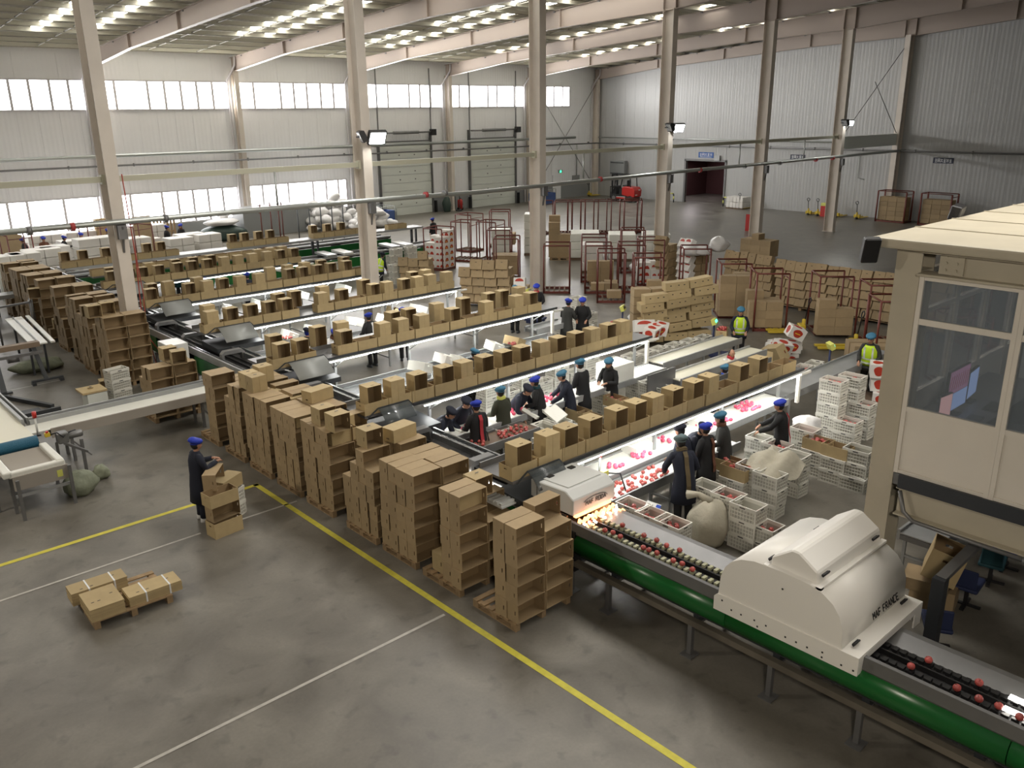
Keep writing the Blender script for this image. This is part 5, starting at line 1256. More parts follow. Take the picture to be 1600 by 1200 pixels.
# first lane
x, y = hp(1073, 693); person(x, y, 60, 'person with a grey cap and tan scarf down the back reaching into crates', 'mixed', 0.38, 'navy', 'cap_grey', extras=[('scarf', 'back_strip', 'tan_cloth'), ('collar', 'scarf_ring', 'tan_cloth')], s=1.06)
x, y = hp(1083, 665); person(x, y + .12, 95, 'person in a dark cap with a red collar beside the grey capped worker', 'work', 0.25, 'navy', 'navy', extras=[('collar', 'scarf_ring', 'red_cloth')], s=0.97)
x, y = hp(1108, 663); person(x, y, 92, 'person in a blue cap with a brown scarf hanging down the back of the coat', 'work', 0.1, 'blackcloth', 'cap_blue', extras=[('scarf', 'back_strip', 'brown_cloth')])
x, y = hp(1136, 645); person(x, y, 120, 'person in a teal cap and dark coat with a brown hood at the first lane', 'work', 0.18, 'charcoal', 'cap_teal', extras=[('hood', 'scarf_ring', 'brown_cloth')])
x, y = hp(1226, 626); person(x, y, 118, 'person in a black coat with a red side stripe past the first table', 'reach', 0.12, 'blackcloth', 'cap_blue', extras=[('stripe', 'back_strip', 'red_cloth')])
x, y = hp(1078, 652); person(x, y + .1, -70, 'person in a navy cap bent over the lit table from its far side, first lane', 'reach', 0.6, 'navy', 'navy')
# second lane
x, y = hp(746, 628); person(x, y, 82, 'person in a blue cap with a thin red stripe down the black coat, second lane', 'work', 0.08, 'blackcloth', 'cap_blue', extras=[('stripe', 'back_strip', 'red_cloth')])
x, y = hp(786, 606); person(x, y, 92, 'person in a pale teal cap and dark green coat with a yellow collar, second lane', 'work', 0.12, 'olive', 'cap_teal', extras=[('collar', 'scarf_ring', 'pale_yellow')])
x, y = hp(844, 589); person(x, y, 125, 'person in a blue cap and black coat with a green collar, second lane', 'work', 0.18, 'blackcloth', 'cap_blue', extras=[('collar', 'scarf_ring', 'teal_pad')])
x, y = hp(891, 578); person(x, y, 140, 'person in a teal cap stretching both arms over the second lit table', 'reach', 0.3, 'navy', 'cap_teal')
x, y = hp(912, 568); person(x, y, 95, 'person in a teal cap with a loose black coat, back turned, second lane', 'work', 0.15, 'blackcloth', 'cap_teal', s=1.05, extras=[('collar', 'scarf_ring', 'white_cloth')])
x, y = hp(955, 559); person(x, y, 190, 'person in a teal cap and grey-hooded black coat looking down at an apple', 'hold', 0.15, 'blackcloth', 'cap_teal', extras=[('hood', 'scarf_ring', 'charcoal')])
x, y = hp(684, 628); person(x, y + .2, -60, 'person bent down behind the end of the second lit table beside the white tray', 'reach', 0.7, 'navy', 'navy')
x, y = hp(812, 592); person(x, y + .2, -80, 'person in navy bent over the far side of the second table under the lights', 'reach', 0.65, 'navy', 'navy')
x, y = hp(722, 618); person(x + .1, y + .3, -90, 'person in dark clothes half hidden behind the second lane posts', 'work', 0.5, 'navy', 'navy')
# third to sixth lanes
x, y = hp(733, 546); person(x, y, -10, 'person in a teal cap looking down at the stainless table of the third lane', 'work', 0.25, 'blackcloth', 'cap_teal')
x, y = hp(578, 490); person(x, y, 95, 'person in a blue cap with white print on the back at the fourth lane', 'work', 0.12, 'blackcloth', 'cap_blue', extras=[('print', 'back_strip', 'white_cloth')])
x, y = hp(629, 482); person(x, y, 60, 'person in a blue cap, right of the printed back, fourth lane', 'work', 0.12, 'blackcloth', 'cap_blue')
x, y = hp(474, 514); person(x, y, 10, 'person in a dark blue hood beside the white cartons of apples, fourth lane', 'work', 0.2, 'blackcloth', 'navy', extras=[('hood', 'hair', 'cap_blue')])
x, y = hp(511, 509); person(x, y, -80, 'person in a blue cap with white sleeves bending forwards at the fourth lane', 'reach', 0.5, 'white_cloth', 'cap_blue', extras=[('collar', 'scarf_ring', 'brown_cloth')])
x, y = hp(388, 427); person(x, y, 90, 'person whose blue cap shows above the sixth lane cartons', 'work', 0.2, 'navy', 'cap_blue')
x, y = hp(322, 430); person(x, y, 90, 'person with a blue cap bowed under the sixth lane lights', 'work', 0.5, 'navy', 'cap_blue')
x, y = hp(276, 405); person(x, y, 90, 'person with a teal cap between the sixth and seventh lanes', 'work', 0.2, 'teal_pad', 'cap_teal')
x, y = hp(453, 412); person(x, y, 90, 'person with a teal cap beyond the fifth lane cartons', 'work', 0.2, 'navy', 'cap_teal')
x, y = hp(499, 412); person(x, y, 0, 'person in a blue cap bending beyond the fifth lane cartons', 'work', 0.35, 'navy', 'cap_blue')
# middle ground
x, y = hp(804, 447); person(x, y, 20, 'person in a teal cap with a bright blue scarf down the back', 'work', 0.1, 'navy', 'cap_teal', extras=[('scarf', 'back_strip', 'blue_cloth')])
x, y = hp(839, 444); person(x, y, 215, 'person in a blue cap and red scarf facing the blue scarfed worker', 'work', 0.12, 'blackcloth', 'cap_blue', extras=[('scarf', 'scarf_ring', 'red_cloth')])
x, y = hp(886, 468); person(x, y, 10, 'person in a blue cap and charcoal coat talking beside the crates', 'work', 0.12, 'charcoal', 'cap_blue')
x, y = hp(911, 465); person(x, y, 215, 'person in a blue cap and black jacket facing the charcoal coated worker', 'work', 0.15, 'blackcloth', 'cap_blue')
# hi-vis and seated workers
x, y = at(1152, 562)[:2]; person(x, y, 215, 'person in a yellow hi-vis vest and teal cap carrying a carton of apples', 'carry', 0.12, 'navy', 'cap_teal', extras=[('vest', 'vest', 'hivis'), ('reflective_tape', 'tape', 'silver')], coat_len=0.82, group=None)
x, y = at(1352, 618)[:2]; person(x, y, 190, 'person in a yellow hi-vis vest and blue cap leaning on cartons by the scale', 'carry', 0.2, 'charcoal', 'cap_teal', extras=[('vest', 'vest', 'hivis'), ('reflective_tape', 'tape', 'silver')], coat_len=0.82, s=1.05)
x, y = at(1140, 541, 1.30)[:2]; person(x, y, 250, 'bareheaded person in a light jacket sitting behind the first lane cartons', 'sit', 0.15, 'white_cloth', None, z=-0.42, extras=[('jacket_front', 'scarf_ring', 'red_cloth')])
x, y = at(1138, 568, 1.32)[:2]; person(x, y, 80, 'person in a dark teal cap with a patterned scarf sitting behind the first lane cartons', 'sit', 0.15, 'blackcloth', 'cap_teal', z=-0.42, extras=[('scarf', 'scarf_ring', 'blue_cloth')])
x, y = at(1167, 558, 1.28)[:2]; person(x, y, 200, 'person in a bright blue cap bowing low beside the tumbled cartons', 'sit', 0.55, 'navy', 'cap_blue', z=-0.42)
x, y = at(1112, 592, 1.28)[:2]; person(x, y, 100, 'person whose teal cap just shows behind the first lane cartons', 'sit', 0.2, 'navy', 'cap_teal', z=-0.42)
stool = B().box(-0.2, 0.2, -0.16, 0.16, 0.40, 0.44)
for sx in (-.16, .16):
    for sy in (-.12, .12): stool.box(sx - .02, sx + .02, sy - .02, sy + .02, 0, .40)
for k, (px, py, hz) in enumerate(((1140, 541, 1.30), (1138, 568, 1.32), (1167, 558, 1.28), (1112, 592, 1.28))):
    x, y = at(px, py, hz)[:2]
    single('stool', stool, 'wood', 'low wooden stool under the ' + ['light jacketed', 'patterned scarfed', 'bowing blue capped', 'almost hidden teal capped'][k] + ' sitter', 'stool', (x, y - 0.02, 0))
# far left side
for (px, py, f, lab, cp, co, ex, po) in (
    (37, 372, 160, 'person in a red and black jacket standing by the stacked white crates at far left', 'cap_blue', 'blackcloth', [('scarf', 'back_strip', 'red_cloth')], 'down'),
    (66, 370, -80, 'person in a blue cap behind the green crates at far left', 'cap_blue', 'brown_cloth', [], 'work'),
    (97, 369, 0, 'person in a blue cap and black coat at the foam stacks, far left', 'cap_blue', 'blackcloth', [], 'hold'),
    (124, 364, -60, 'person in a dark blue cap behind the pale foam stacks', 'cap_blue', 'blackcloth', [], 'work'),
    (166, 358, -60, 'person half hidden by the cable column wearing a dark blue cap', 'cap_blue', 'blackcloth', [], 'work'),
    (194, 366, 200, 'person in a dark jacket just right of the cable column', 'navy', 'navy', [], 'work'),
    (258, 353, 0, 'person in a blue cap and long black coat beside the tall brown board', 'cap_blue', 'blackcloth', [], 'work'),
    (283, 350, 200, 'person in a blue cap facing the black coated one across the foam stack', 'cap_blue', 'blackcloth', [('hood', 'scarf_ring', 'brown_cloth')], 'work'),
    (677, 341, 100, 'lone person in a blue cap walking past the white and red boxes', 'cap_blue', 'blackcloth', [], 'down')):
    x, y = hp(px, py); person(x, y, f, lab, po, 0.1, co, cp, extras=ex, coat_len=0.6)
x, y = at(591, 402, 1.45)[:2]; person(x, y, 20, 'person in a hi-vis vest half hidden behind the column in the middle', 'work', 0.5, 'navy', 'navy', extras=[('vest', 'vest', 'hivis'), ('reflective_tape', 'tape', 'silver')], coat_len=0.82)
# ================================================================== plastic crates
def crate_meshes():
    L_, W_, H_ = 0.54, 0.38, 0.295; hx, hy = L_/2, W_/2; t = 0.014
    b = B(); b.box(-hx + t, hx - t, -hy + t, hy - t, 0.01, 0.02)
    for sx in (-1, 1):
        for sy in (-1, 1): b.box(*sorted((sx*hx, sx*(hx - 0.035))), *sorted((sy*hy, sy*(hy - 0.02))), 0, H_ - 0.05)
    for z0, z1 in ((0, .03), (.085, .10), (.155, .17)):
        for s_ in (-1, 1):
            b.box(-hx, hx, *sorted((s_*hy, s_*(hy - 0.012))), z0, z1); b.box(*sorted((s_*hx, s_*(hx - 0.012))), -hy, hy, z0, z1)
    for s_ in (-1, 1):
        for k in range(1, 9):
            x = -hx + L_*k/9; b.box(x - .006, x + .006, *sorted((s_*(hy - .001), s_*(hy - 0.010))), 0.03, H_ - 0.06)
        for k in range(1, 6):
            y = -hy + W_*k/6; b.box(*sorted((s_*(hx - .001), s_*(hx - 0.010))), y - .006, y + .006, 0.03, H_ - 0.06)
    for s_ in (-1, 1):
        b.box(-hx + .012, hx - .012, *sorted((s_*(hy - .011), s_*(hy - 0.013))), 0.03, H_ - 0.05, 1)
        b.box(*sorted((s_*(hx - .011), s_*(hx - 0.013))), -hy + .014, hy - .014, 0.03, H_ - 0.05, 1)
    r = B()
    for s_ in (-1, 1):
        r.box(-hx - .006, hx + .006, *sorted((s_*(hy + .006), s_*(hy - 0.014))), H_ - 0.07, H_)
        x0, x1 = sorted((s_*(hx + .006), s_*(hx - 0.014)))
        r.box(x0, x1, -hy, hy, H_ - 0.022, H_).box(x0, x1, -hy, -0.06, H_ - .07, H_ - .022).box(x0, x1, 0.06, hy, H_ - .07, H_ - .022).box(x0, x1, -.06, .06, H_ - .07, H_ - .052)
        for s2 in (-1, 1): pass
    g = B()
    for s_ in (-1, 1): g.box(-.055, .055, *sorted((s_*(hy + .0065), s_*(hy + .005))), H_ - .046, H_ - .022); g.box(*sorted((s_*(hx + .0065), s_*(hx + .005))), -.05, .05, H_ - .048, H_ - .024)
    return b.mesh('lattice_body', ['crate', 'crate_net']), r.mesh('rim', 'crate'), g.mesh('handle_hole', 'crate_dk')
CR_B, CR_R, CR_H = crate_meshes()
CR0 = None
CH = 0.285
def crate(x, y, z, label, group=None, rz=0.0):
    global CR0
    if CR0 is None:
        CR0 = thing('plastic_crate', label, 'crate', (x, y, z), rz, group)
        part('lattice_body', CR_B, None, CR0); part('rim', CR_R, None, CR0); part('handle_hole', CR_H, None, CR0); return CR0
    c = dup(CR0, (x, y, z), rz, label)
    if group: c['group'] = group
    elif 'group' in c: del c['group']
    return c
def crate_apples(x, y, z, n, words, rz=0.0, fill=0.12, seed=1, stuff=False, pink=False, hx=0.20, hy=0.13):
    r = random.Random(seed); got = []
    pts = []
    for _ in range(n*15):
        u, v_ = r.uniform(-hx, hx), r.uniform(-hy, hy)
        if all((u - a)**2 + (v_ - b_)**2 > 0.072**2 for a, b_ in got): got.append((u, v_))
        if len(got) >= n: break
    for u, v_ in got:
        X = x + u*math.cos(rz) - v_*math.sin(rz); Y = y + u*math.sin(rz) + v_*math.cos(rz); pts.append((X, Y, z + fill + 0.05*(1 - (u/hx)**2)*(1 - (v_/hy)**2)))
    fl = B().box(x - hx - .02, x + hx + .02, y - hy - .02, y + hy + .02, z + 0.03, z + fill + 0.01)
    if abs(rz) > 0.01: fl = B().cbox((x, y, z + 0.03 + (fill - .02)/2), (2*hx + .02, 2*hy + .02, fill - .02), rot=(0, 0, rz))
    o = single('apple_layer', B(), 'apple', 'red apples packed below the top ones in the ' + words, 'apples') if False else None
    low = B(); rr = random.Random(seed + 99)
    for i in range(5):
        for j in range(4):
            u, v_ = -hx + 2*hx*(i + .5)/5 + rr.uniform(-.01, .01), -hy + 2*hy*(j + .5)/4 + rr.uniform(-.01, .01)
            X = x + u*math.cos(rz) - v_*math.sin(rz); Y = y + u*math.sin(rz) + v_*math.cos(rz)
            low.ball((X, Y, z + fill - 0.03), 0.045, 6, 4)
    o = single('apple_bed', low, 'apple_pink' if pink else 'apple', 'lower apples in the ' + words, 'apples'); o['kind'] = 'stuff'
    if stuff:
        b = B()
        for (X, Y, Z) in pts: b.ball((X, Y, Z + .04), 0.042, 7, 5)
        o = single('apple_pile', b, 'apple_pink' if pink else 'apple', 'pile of red apples in the ' + words, 'apples'); o['kind'] = 'stuff'
    else:
        for (X, Y, Z) in pts: apple(X, Y, Z, 'red apple heaped in the ' + words, 'apples in the ' + words, pink)
def crate_stack(px, py, n, words, rz=0.0, apples=0, seed=1, base=0, stuff=False, top='crate', fill=0.13):
    """px, py = centre of the open rim of the topmost crate"""
    h = CH*n + 0.01
    x, y, _ = at(px, py, base + h)
    for k in range(n):
        lab = ('topmost' if k == n - 1 else (ORD[k] if k else 'bottom')) + ' white crate of the ' + words
        if k == n - 1 and top == 'carton':
            o = carton(ME_UP, x, y, base + CH*k, 'brown carton' + (' of apples' if apples else ', empty,') + ' topping the ' + words, None, rz); continue
        crate(x + random.uniform(-.008, .008), y + random.uniform(-.008, .008), base + CH*k, lab if n > 1 else 'white crate, the ' + words, None if n == 1 else 'crates of the ' + words, rz + random.uniform(-.03, .03))
    if apples: crate_apples(x, y, base + CH*(n-1), apples, words, rz, fill, seed, stuff)
    return x, y
# group in front of the first lane, behind the sorting line
RZ = PI/2
crate_stack(990, 786, 3, 'stack nearest the camera box', RZ, 8, 31); crate_stack(1021, 801, 3, 'stack with the blue leaflet', RZ, 6, 32); crate_stack(1051, 814, 3, 'stack against the big pale sack', RZ, 7, 33)
x, y, _ = at(1020, 793, 0.80); single('leaflet', B().cbox((0, 0, 0), (0.20, 0.26, 0.004), rot=(0.2, -0.2, 0.4)).cbox((0.02, -0.1, 0.006), (0.12, 0.08, 0.003), 1, (0.2, -0.2, 0.4)), ['white_cloth', 'blue_cloth'], 'white leaflet with a blue printed block lying on the apples', 'paper', (x, y, 0.83))
crate_stack(1106, 757, 3, 'empty stack before the reaching worker', RZ); crate_stack(1139, 770, 3, 'stack heaped with apples behind the big sack', RZ, 10, 34)
crate_stack(1170, 786, 3, 'nested stack right of the apple one', RZ); crate_stack(1197, 818, 2, 'low bagged stack with apples by the big hood', RZ, 6, 35)
crate_stack(1136, 712, 3, 'stack under a brown carton next to the brown scarf', RZ, 7, 36, top='carton'); crate_stack(1152, 724, 3, 'stack under the carton with a paper sheet', RZ, 7, 37, top='carton')
crate_stack(1176, 726, 3, 'stack of apples in front of the drape', RZ, 8, 38); crate_stack(1204, 738, 3, 'stack covered by the hanging woven sheet', RZ)
crate_stack(1190, 682, 3, 'empty stack behind the drape', RZ); crate_stack(1215, 692, 3, 'stack with a few apples behind the drape', RZ, 6, 39); crate_stack(1241, 708, 3, 'stack wrapped at the top', RZ)
crate_stack(1259, 668, 3, 'stack beside the striped coat worker', RZ, 3, 40); crate_stack(1280, 682, 3, 'stack under a carton full of apples', RZ, 9, 41, top='carton')
crate_stack(1310, 692, 3, 'stack under an empty reddish carton', RZ, top='carton'); crate_stack(1343, 700, 3, 'bright empty stack by the cabin column', RZ); crate_stack(1337, 742, 1, 'empty one standing on the floor by the cabin column', RZ)
crate_stack(1304, 592, 5, 'tall outer stack by the belt end', RZ, 8, 42, stuff=True); crate_stack(1333, 586, 5, 'tall rear stack by the belt end', RZ, 7, 43, stuff=True)
crate_stack(1326, 655, 2, 'short stack with apples on the trolley', RZ, 8, 44); crate_stack(1348, 628, 3, 'stack of apples behind the short one', RZ, 8, 45)
# between the first and second lanes
crate_stack(998, 590, 3, 'pale stack behind the hooded worker, left', RZ, base=0.0); crate_stack(1018, 597, 3, 'pale stack behind the hooded worker, middle', RZ); crate_stack(1038, 604, 3, 'pale stack behind the hooded worker, right', RZ)
crate_stack(945, 606, 3, 'stack stuffed with bags behind the loose black coat', RZ); crate_stack(963, 617, 3, 'stack under a carton with paper', RZ, 6, 46, top='carton'); crate_stack(982, 624, 3, 'stack under a bagged carton of apples', RZ, 6, 47, top='carton')
crate_stack(881, 624, 3, 'stack next to the stretching worker', RZ); crate_stack(904, 636, 3, 'stack under the red-brown carton', RZ, top='carton'); crate_stack(921, 644, 3, 'stack under the bagged carton', RZ, top='carton')
crate_stack(836, 634, 3, 'stack filled with red apples beside the foam', RZ, 10, 48, stuff=True); crate_stack(872, 655, 3, 'stack under the leaning foam', RZ); crate_stack(852, 664, 3, 'stack in front of the leaning foam', RZ)
crate_stack(778, 665, 3, 'white stack of apples behind the red stripe', RZ, 9, 49, stuff=True); crate_stack(790, 678, 3, 'stack under a brown carton by the green coat', RZ, top='carton'); crate_stack(806, 684, 3, 'stack under a bag-lined carton by the green coat', RZ, top='carton')
for k, (px, py, tz, w_) in enumerate(((868, 640, 1.05, 0.36), (850, 632, 1.02, 0.30), (828, 640, 1.0, 0.26))):
    x, y, _ = at(px, py, tz); single('foam_sheet', B().box(-w_/2, w_/2, -0.2, 0.2, 0, 0.06), 'foam', ['ridged', 'folded', 'crumpled'][k] + ' white foam sheet leaning on the crates', 'foam sheet', (x, y, tz - 0.12), rot=(0.5, 0.3*(k - 1), 0.3*k))
crate_stack(1272, 566, 2, 'stack of crates past the end of the first lane, left', 0.1); crate_stack(1255, 572, 2, 'bagged stack with apples past the end of the first lane', 0.1, 6, 50, stuff=True); crate_stack(1222, 575, 2, 'stack behind the last carton of the first lane', 0.1, 5, 51, stuff=True)
crate_stack(1288, 572, 2, 'see-through stack past the end of the first lane, right', 0.1)
single('packed_trolley', B().box(-0.75, 0.75, -0.6, 0.6, 0.08, 0.14).box(-0.7, -0.62, -0.55, 0.55, 0, 0.08).box(0.62, 0.7, -0.55, 0.55, 0, 0.08), 'wood_dk', 'dark low platform under the tall white crate stacks', 'platform', (21.2, 9.6, 0))
# middle ground crates
for (px, py, n, wd, ap) in ((880, 505, 2, 'white stack in front of the charcoal coat, left', 0), (914, 508, 2, 'white stack in front of the charcoal coat, right', 0), (903, 464, 4, 'white stack with handle holes behind the talking pair', 0), (786, 468, 2, 'white stack left of the teal cap', 0), (920, 488, 2, 'white stack beside the black jacket', 0),
        (618, 413, 3, 'grey netted stack beside the middle column, left', 0), (636, 413, 3, 'grey netted stack beside the middle column, right', 0), (613, 398, 3, 'stack of pale crates behind the netted ones', 0), (540, 400, 3, 'stack behind the sixth lane cartons', 0), (523, 410, 3, 'clear stack behind the sixth lane cartons', 0), (618, 388, 4, 'clear stack by the green panel', 0), (641, 385, 4, 'clear stack left of the printed boxes', 0)):
    crate_stack(px, py, n, wd, 0.05, ap, 3)
for k in range(7):      # white crates standing on their sides behind the second lane table
    x = 13.4 + 0.62*k
    for j in range(2 if k % 2 else 3): crate(x, 15.55, CH*j, 'white %s crate of the %s column behind the second lane table' % (ORD[j] if j else 'bottom', NTH[k]), 'white crates behind the second lane table', 0.0)
k = 0
for x in (17.6, 18.2, 18.9, 19.5, 20.1, 20.8, 21.5, 22.2):
    for j in range(2): crate(x, 15.55 - 0.05*k, CH*j, 'white %s crate of the %s column in front of the leaning carton pile' % (ORD[j] if j else 'bottom', NTH[k]), 'white crates under the leaning pile', 0.1)
    k += 1
# apples carried by the hi-vis worker and the bin between the pairs
x, y = at(1128, 519, 1.0)[:2]; carton(ME_UP, x, y, 0.86, 'carton of apples carried by the hi-vis worker', None, 0.5); crate_apples(x, y, 0.86, 10, 'carton held by the hi-vis worker', 0.5, 0.20, 60, True)
x, y = at(962, 500, 0.75)[:2]
single('apple_sack', B().loft([((0, 0, z), r, r*0.8) for z, r in ((0, .36), (.2, .42), (.45, .38), (.62, .30))]), 'plasticbag', 'clear bag of apples standing beside the scale', 'bag', (x, y, 0)); crate_apples(x, y, 0.5, 12, 'clear bag by the scale', 0, 0.12, 61, True)
# ================================================================== sacks
def sack(name, x, y, z, sx, sy, sz, mat, label, seed=1, cat='sack', n=18, m=12, lump=0.10, top=None, rz=0.0):
    r = random.Random(seed); ph = [r.uniform(0, 6.3) for _ in range(6)]
    b = B(); b.ball((0, 0, 0), 1.0, n, m)
    vs = []
    for (u, v_, w_) in b.v:
        a = math.atan2(v_, u); f = 1 + lump*(math.sin(3*a + ph[0] + 2*w_) + 0.6*math.sin(5*a + ph[1] - 3*w_) + 0.5*math.sin(7*w_ + ph[2] + a))
        w2 = max(w_, -0.72)
        vs.append((u*sx*f, v_*sy*f, (w2 + 0.72)*sz/1.72*(1 + 0.3*lump*math.sin(4*a + ph[3]))))
    b.v = vs; b.s = [True]*len(b.f)
    root = single(name, b, mat, label, cat, (x, y, z), rz)
    if top: part('tied_neck', B().tube([(0, 0, sz*0.93), (top[0]*0.5, top[1]*0.5, sz*1.08), (top[0], top[1], sz*1.02)], [0.10, 0.05, 0.09], 8), mat, root)
    return root
x, y = at(1108, 818, 0.35)[:2]; sack('woven_sack', x, y, 0, 0.44, 0.36, 0.82, 'sack', 'big pale woven sack with a twisted neck beside the apple crates', 3, top=(-0.15, 0.40), lump=0.08)
x, y = at(125, 756, 0.2)[:2]; sack('crumpled_sack', x, y, 0, 0.34, 0.30, 0.5, 'sack_g', 'crumpled grey-green sack on the floor at the end of the left conveyor', 4, lump=0.10); 
x, y = at(148, 735, 0.2)[:2]; sack('crumpled_sack', x + .12, y, 0, 0.16, 0.20, 0.30, 'sack_g', 'small flap of sack right of the crumpled grey-green sack', 5, lump=0.14)
x, y = at(60, 570, 0.15)[:2]; sack('crumpled_sack', x, y, 0, 0.75, 0.45, 0.35, 'sack_g', 'flattened grey-green sack under the machine frame at far left', 6)
x, y = at(1262, 655, 0.85)[:2]; sack('crumpled_sack', x, y, 0.57, 0.33, 0.3, 0.36, 'sack_w', 'pale yellowish bag heaped behind the crates at the end of the first table', 7)
def bag_heap(x, y, w_, d_, h, n, mat, label, seed):
    r = random.Random(seed); b = B()
    for i in range(n):
        t = i/n; zc = h*0.82*t*r.uniform(.6, 1.0); k_ = 1 - 0.6*zc/h
        cx, cy = r.uniform(-w_, w_)*k_, r.uniform(-d_, d_)*k_
        q = B(); q.ball((0, 0, 0), 1.0, 9, 7)
        p1, p2 = r.uniform(0, 6), r.uniform(0, 6); sx, sy, sz = r.uniform(.35, .6), r.uniform(.28, .45), r.uniform(.2, .3)
        q.v = [(u*sx*(1 + .18*math.sin(3*math.atan2(v_, u) + p1)), v_*sy*(1 + .15*math.sin(4*w2 + p2)), w2*sz) for u, v_, w2 in q.v]
        q.xf(T(cx, cy, max(zc, .26)) @ Euler((r.uniform(-.5, .5), r.uniform(-.5, .5), r.uniform(0, 3))).to_matrix().to_4x4()); b.add(q.v, q.f, 0, True)
    o = single('plastic_sacks', b, mat, label, 'sacks', (x, y, 0)); o['kind'] = 'stuff'; return o
bag_heap(30.2, 51.2, 1.9, 1.2, 2.5, 75, 'sack_w', 'huge heap of white plastic sacks under the low windows', 1)
bag_heap(32.3, 49.6, 1.5, 0.8, 1.6, 45, 'sack_w', 'lower heap of white plastic sacks beside the column', 2)
bag_heap(23.2, 52.2, 0.5, 0.4, 2.0, 14, 'sack_w', 'white sacks standing by the window wall behind the red posts', 3)
x, y = at(338, 372, 0)[:2]; sack('covered_bundle', x, 51.5, 0.0, 1.5, 0.8, 0.95, 'sack_dk', 'dark green bundle on the floor by the far wall', 30, cat='bundle', lump=0.08)
sack('covered_bundle', x - .1, 51.3, 0.95, 1.1, 0.6, 0.40, 'sack_w', 'white sheet bundle lying on the dark green bundle', 31, cat='bundle', lump=0.08)
single('covered_stack', B().box(-2.3, 2.3, -0.8, 0.8, 0, 1.75).box(-2.34, 2.34, -0.84, 0.84, 1.55, 1.78), 'grey_dado', 'long grey covered stack along the far wall behind the black posts', 'stack', (26.4, 52.2, 0))
for k, (px, py, zz, sx, sy, sz, lab) in enumerate(((1005, 425, 0.0, 0.75, 0.6, 0.62, 'pale sack slumped beside the foam blocks'), (1082, 398, 1.55, 0.55, 0.45, 0.45, 'white sack lying on top behind the red printed cartons'), (1122, 392, 1.7, 0.42, 0.4, 0.62, 'bulging white bag on top of the leaning carton rows'), (1100, 398, 1.6, 0.35, 0.35, 0.4, 'white bag with red print on the carton rows'), (1010, 508, 0.0, 0.8, 0.5, 0.75, 'white ribbed sack in front of the leaning carton pile'))):
    x, y = at(px, py, zz)[:2]; sack('plastic_sack', x, y, zz, sx, sy, sz, 'sack_w', lab, 40 + k, lump=0.12)
# woven sheet draped over crates
def drape(x0, x1, y0, y1, z, drop, label, mat='sack', seed=2):
    r = random.Random(seed); n, m_ = 16, 12; vs = []
    for i in range(n):
        for j in range(m_):
            u, v_ = i/(n-1), j/(m_-1); x = x0 + (x1 - x0)*u; y = y0 + (y1 - y0)*v_
            edge = max(0, 0.28 - min(u, 1)*1.0) + max(0, 0.30 - v_)*1.2 + max(0, u - 0.85)*0.8
            zz = z - drop*edge*2.2 + 0.05*math.sin(9*u + 4*v_) + 0.04*math.sin(13*v_ - 5*u) + r.uniform(-.012, .012)
            vs.append((x + 0.03*math.sin(7*v_), y + 0.03*math.sin(8*u), zz))
    fs = [(i*m_ + j, (i+1)*m_ + j, (i+1)*m_ + j + 1, i*m_ + j + 1) for i in range(n-1) for j in range(m_-1)]
    b = B(); b.add(vs, fs, 0, True); b.add([(v[0], v[1], v[2] - 0.006) for v in vs], [f[::-1] for f in fs], 0, True)
    return single('draped_sheet', b, mat, label, 'sheet')
x, y = at(1215, 722, 0.9)[:2]; drape(x - 0.55, x + 0.65, y - 0.35, y + 0.45, 0.98, 0.35, 'creased woven sheet draped over the white crates')
# ================================================================== red pallet racks
def rack_parts(r, w_=1.1, d_=1.1, h=2.05, full=True):
    for x in (-w_/2, w_/2):
        for y in (-d_/2, d_/2): part('post', B().tube([(x, y, 0.0), (x, y, h)], 0.034, 6), 'rack', r)
    part('top_rail', B().tube([(-w_/2, -d_/2, h), (-w_/2, d_/2, h), (w_/2, d_/2, h), (w_/2, -d_/2, h)], 0.032, 6), 'rack', r)
    part('front_rail', B().tube([(-w_/2, -d_/2, h - 0.18), (w_/2, -d_/2, h - 0.18)], 0.02, 6), 'rack', r)
    bb = B()
    for i in range(6): bb.box(-w_/2, w_/2, -d_/2 + i*d_/5 - 0.03, -d_/2 + i*d_/5 + 0.03, 0.10, 0.125)
    part('base_slats', bb, 'wood_dk', r)
    part('base_frame', B().box(-w_/2, w_/2, -d_/2 - .02, -d_/2 + .04, 0.02, 0.10).box(-w_/2, w_/2, d_/2 - .04, d_/2 + .02, 0.02, 0.10).box(-w_/2, -w_/2 + .06, -d_/2, d_/2, 0.0, 0.10).box(w_/2 - .06, w_/2, -d_/2, d_/2, 0.0, 0.10), 'rack', r)
RACK0 = thing('pallet_rack', 'x', 'rack', (0, 0, 0)); rack_parts(RACK0)
first_rack = [True]
def rack(x, y, rz, label):
    if first_rack[0]:
        first_rack[0] = False; RACK0.location = (x, y, 0); RACK0.rotation_euler = (0, 0, rz); RACK0['label'] = label; return RACK0
    return dup(RACK0, (x, y, 0), rz, label)
PLAIN = B().box(-0.2, 0.2, -0.29, 0.29, 0, 0.30).box(-0.2, 0.2, -0.004, 0.004, 0.30, 0.302)
ME_PLAIN = PLAIN.mesh('carton', ['card'])
PALE = B().box(-0.2, 0.2, -0.29, 0.29, 0, 0.30).mesh('carton', ['foam'])
pb = B().box(-0.2, 0.2, -0.29, 0.29, 0, 0.30)
def arc(cx, w_, h, z0):
    n = 10; return [(cx - w_, z0)] + [(cx - w_*math.cos(PI*k/n), z0 + h*math.sin(PI*k/n)) for k in range(1, n)] + [(cx + w_, z0)]
pb.prism(arc(0, 0.14, 0.17, 0.03), 'y', -0.2925, -0.29, 1).prism([(-.07, .07), (.07, .07), (.07, .10), (-.07, .10)], 'y', -0.294, -0.2925, 2)
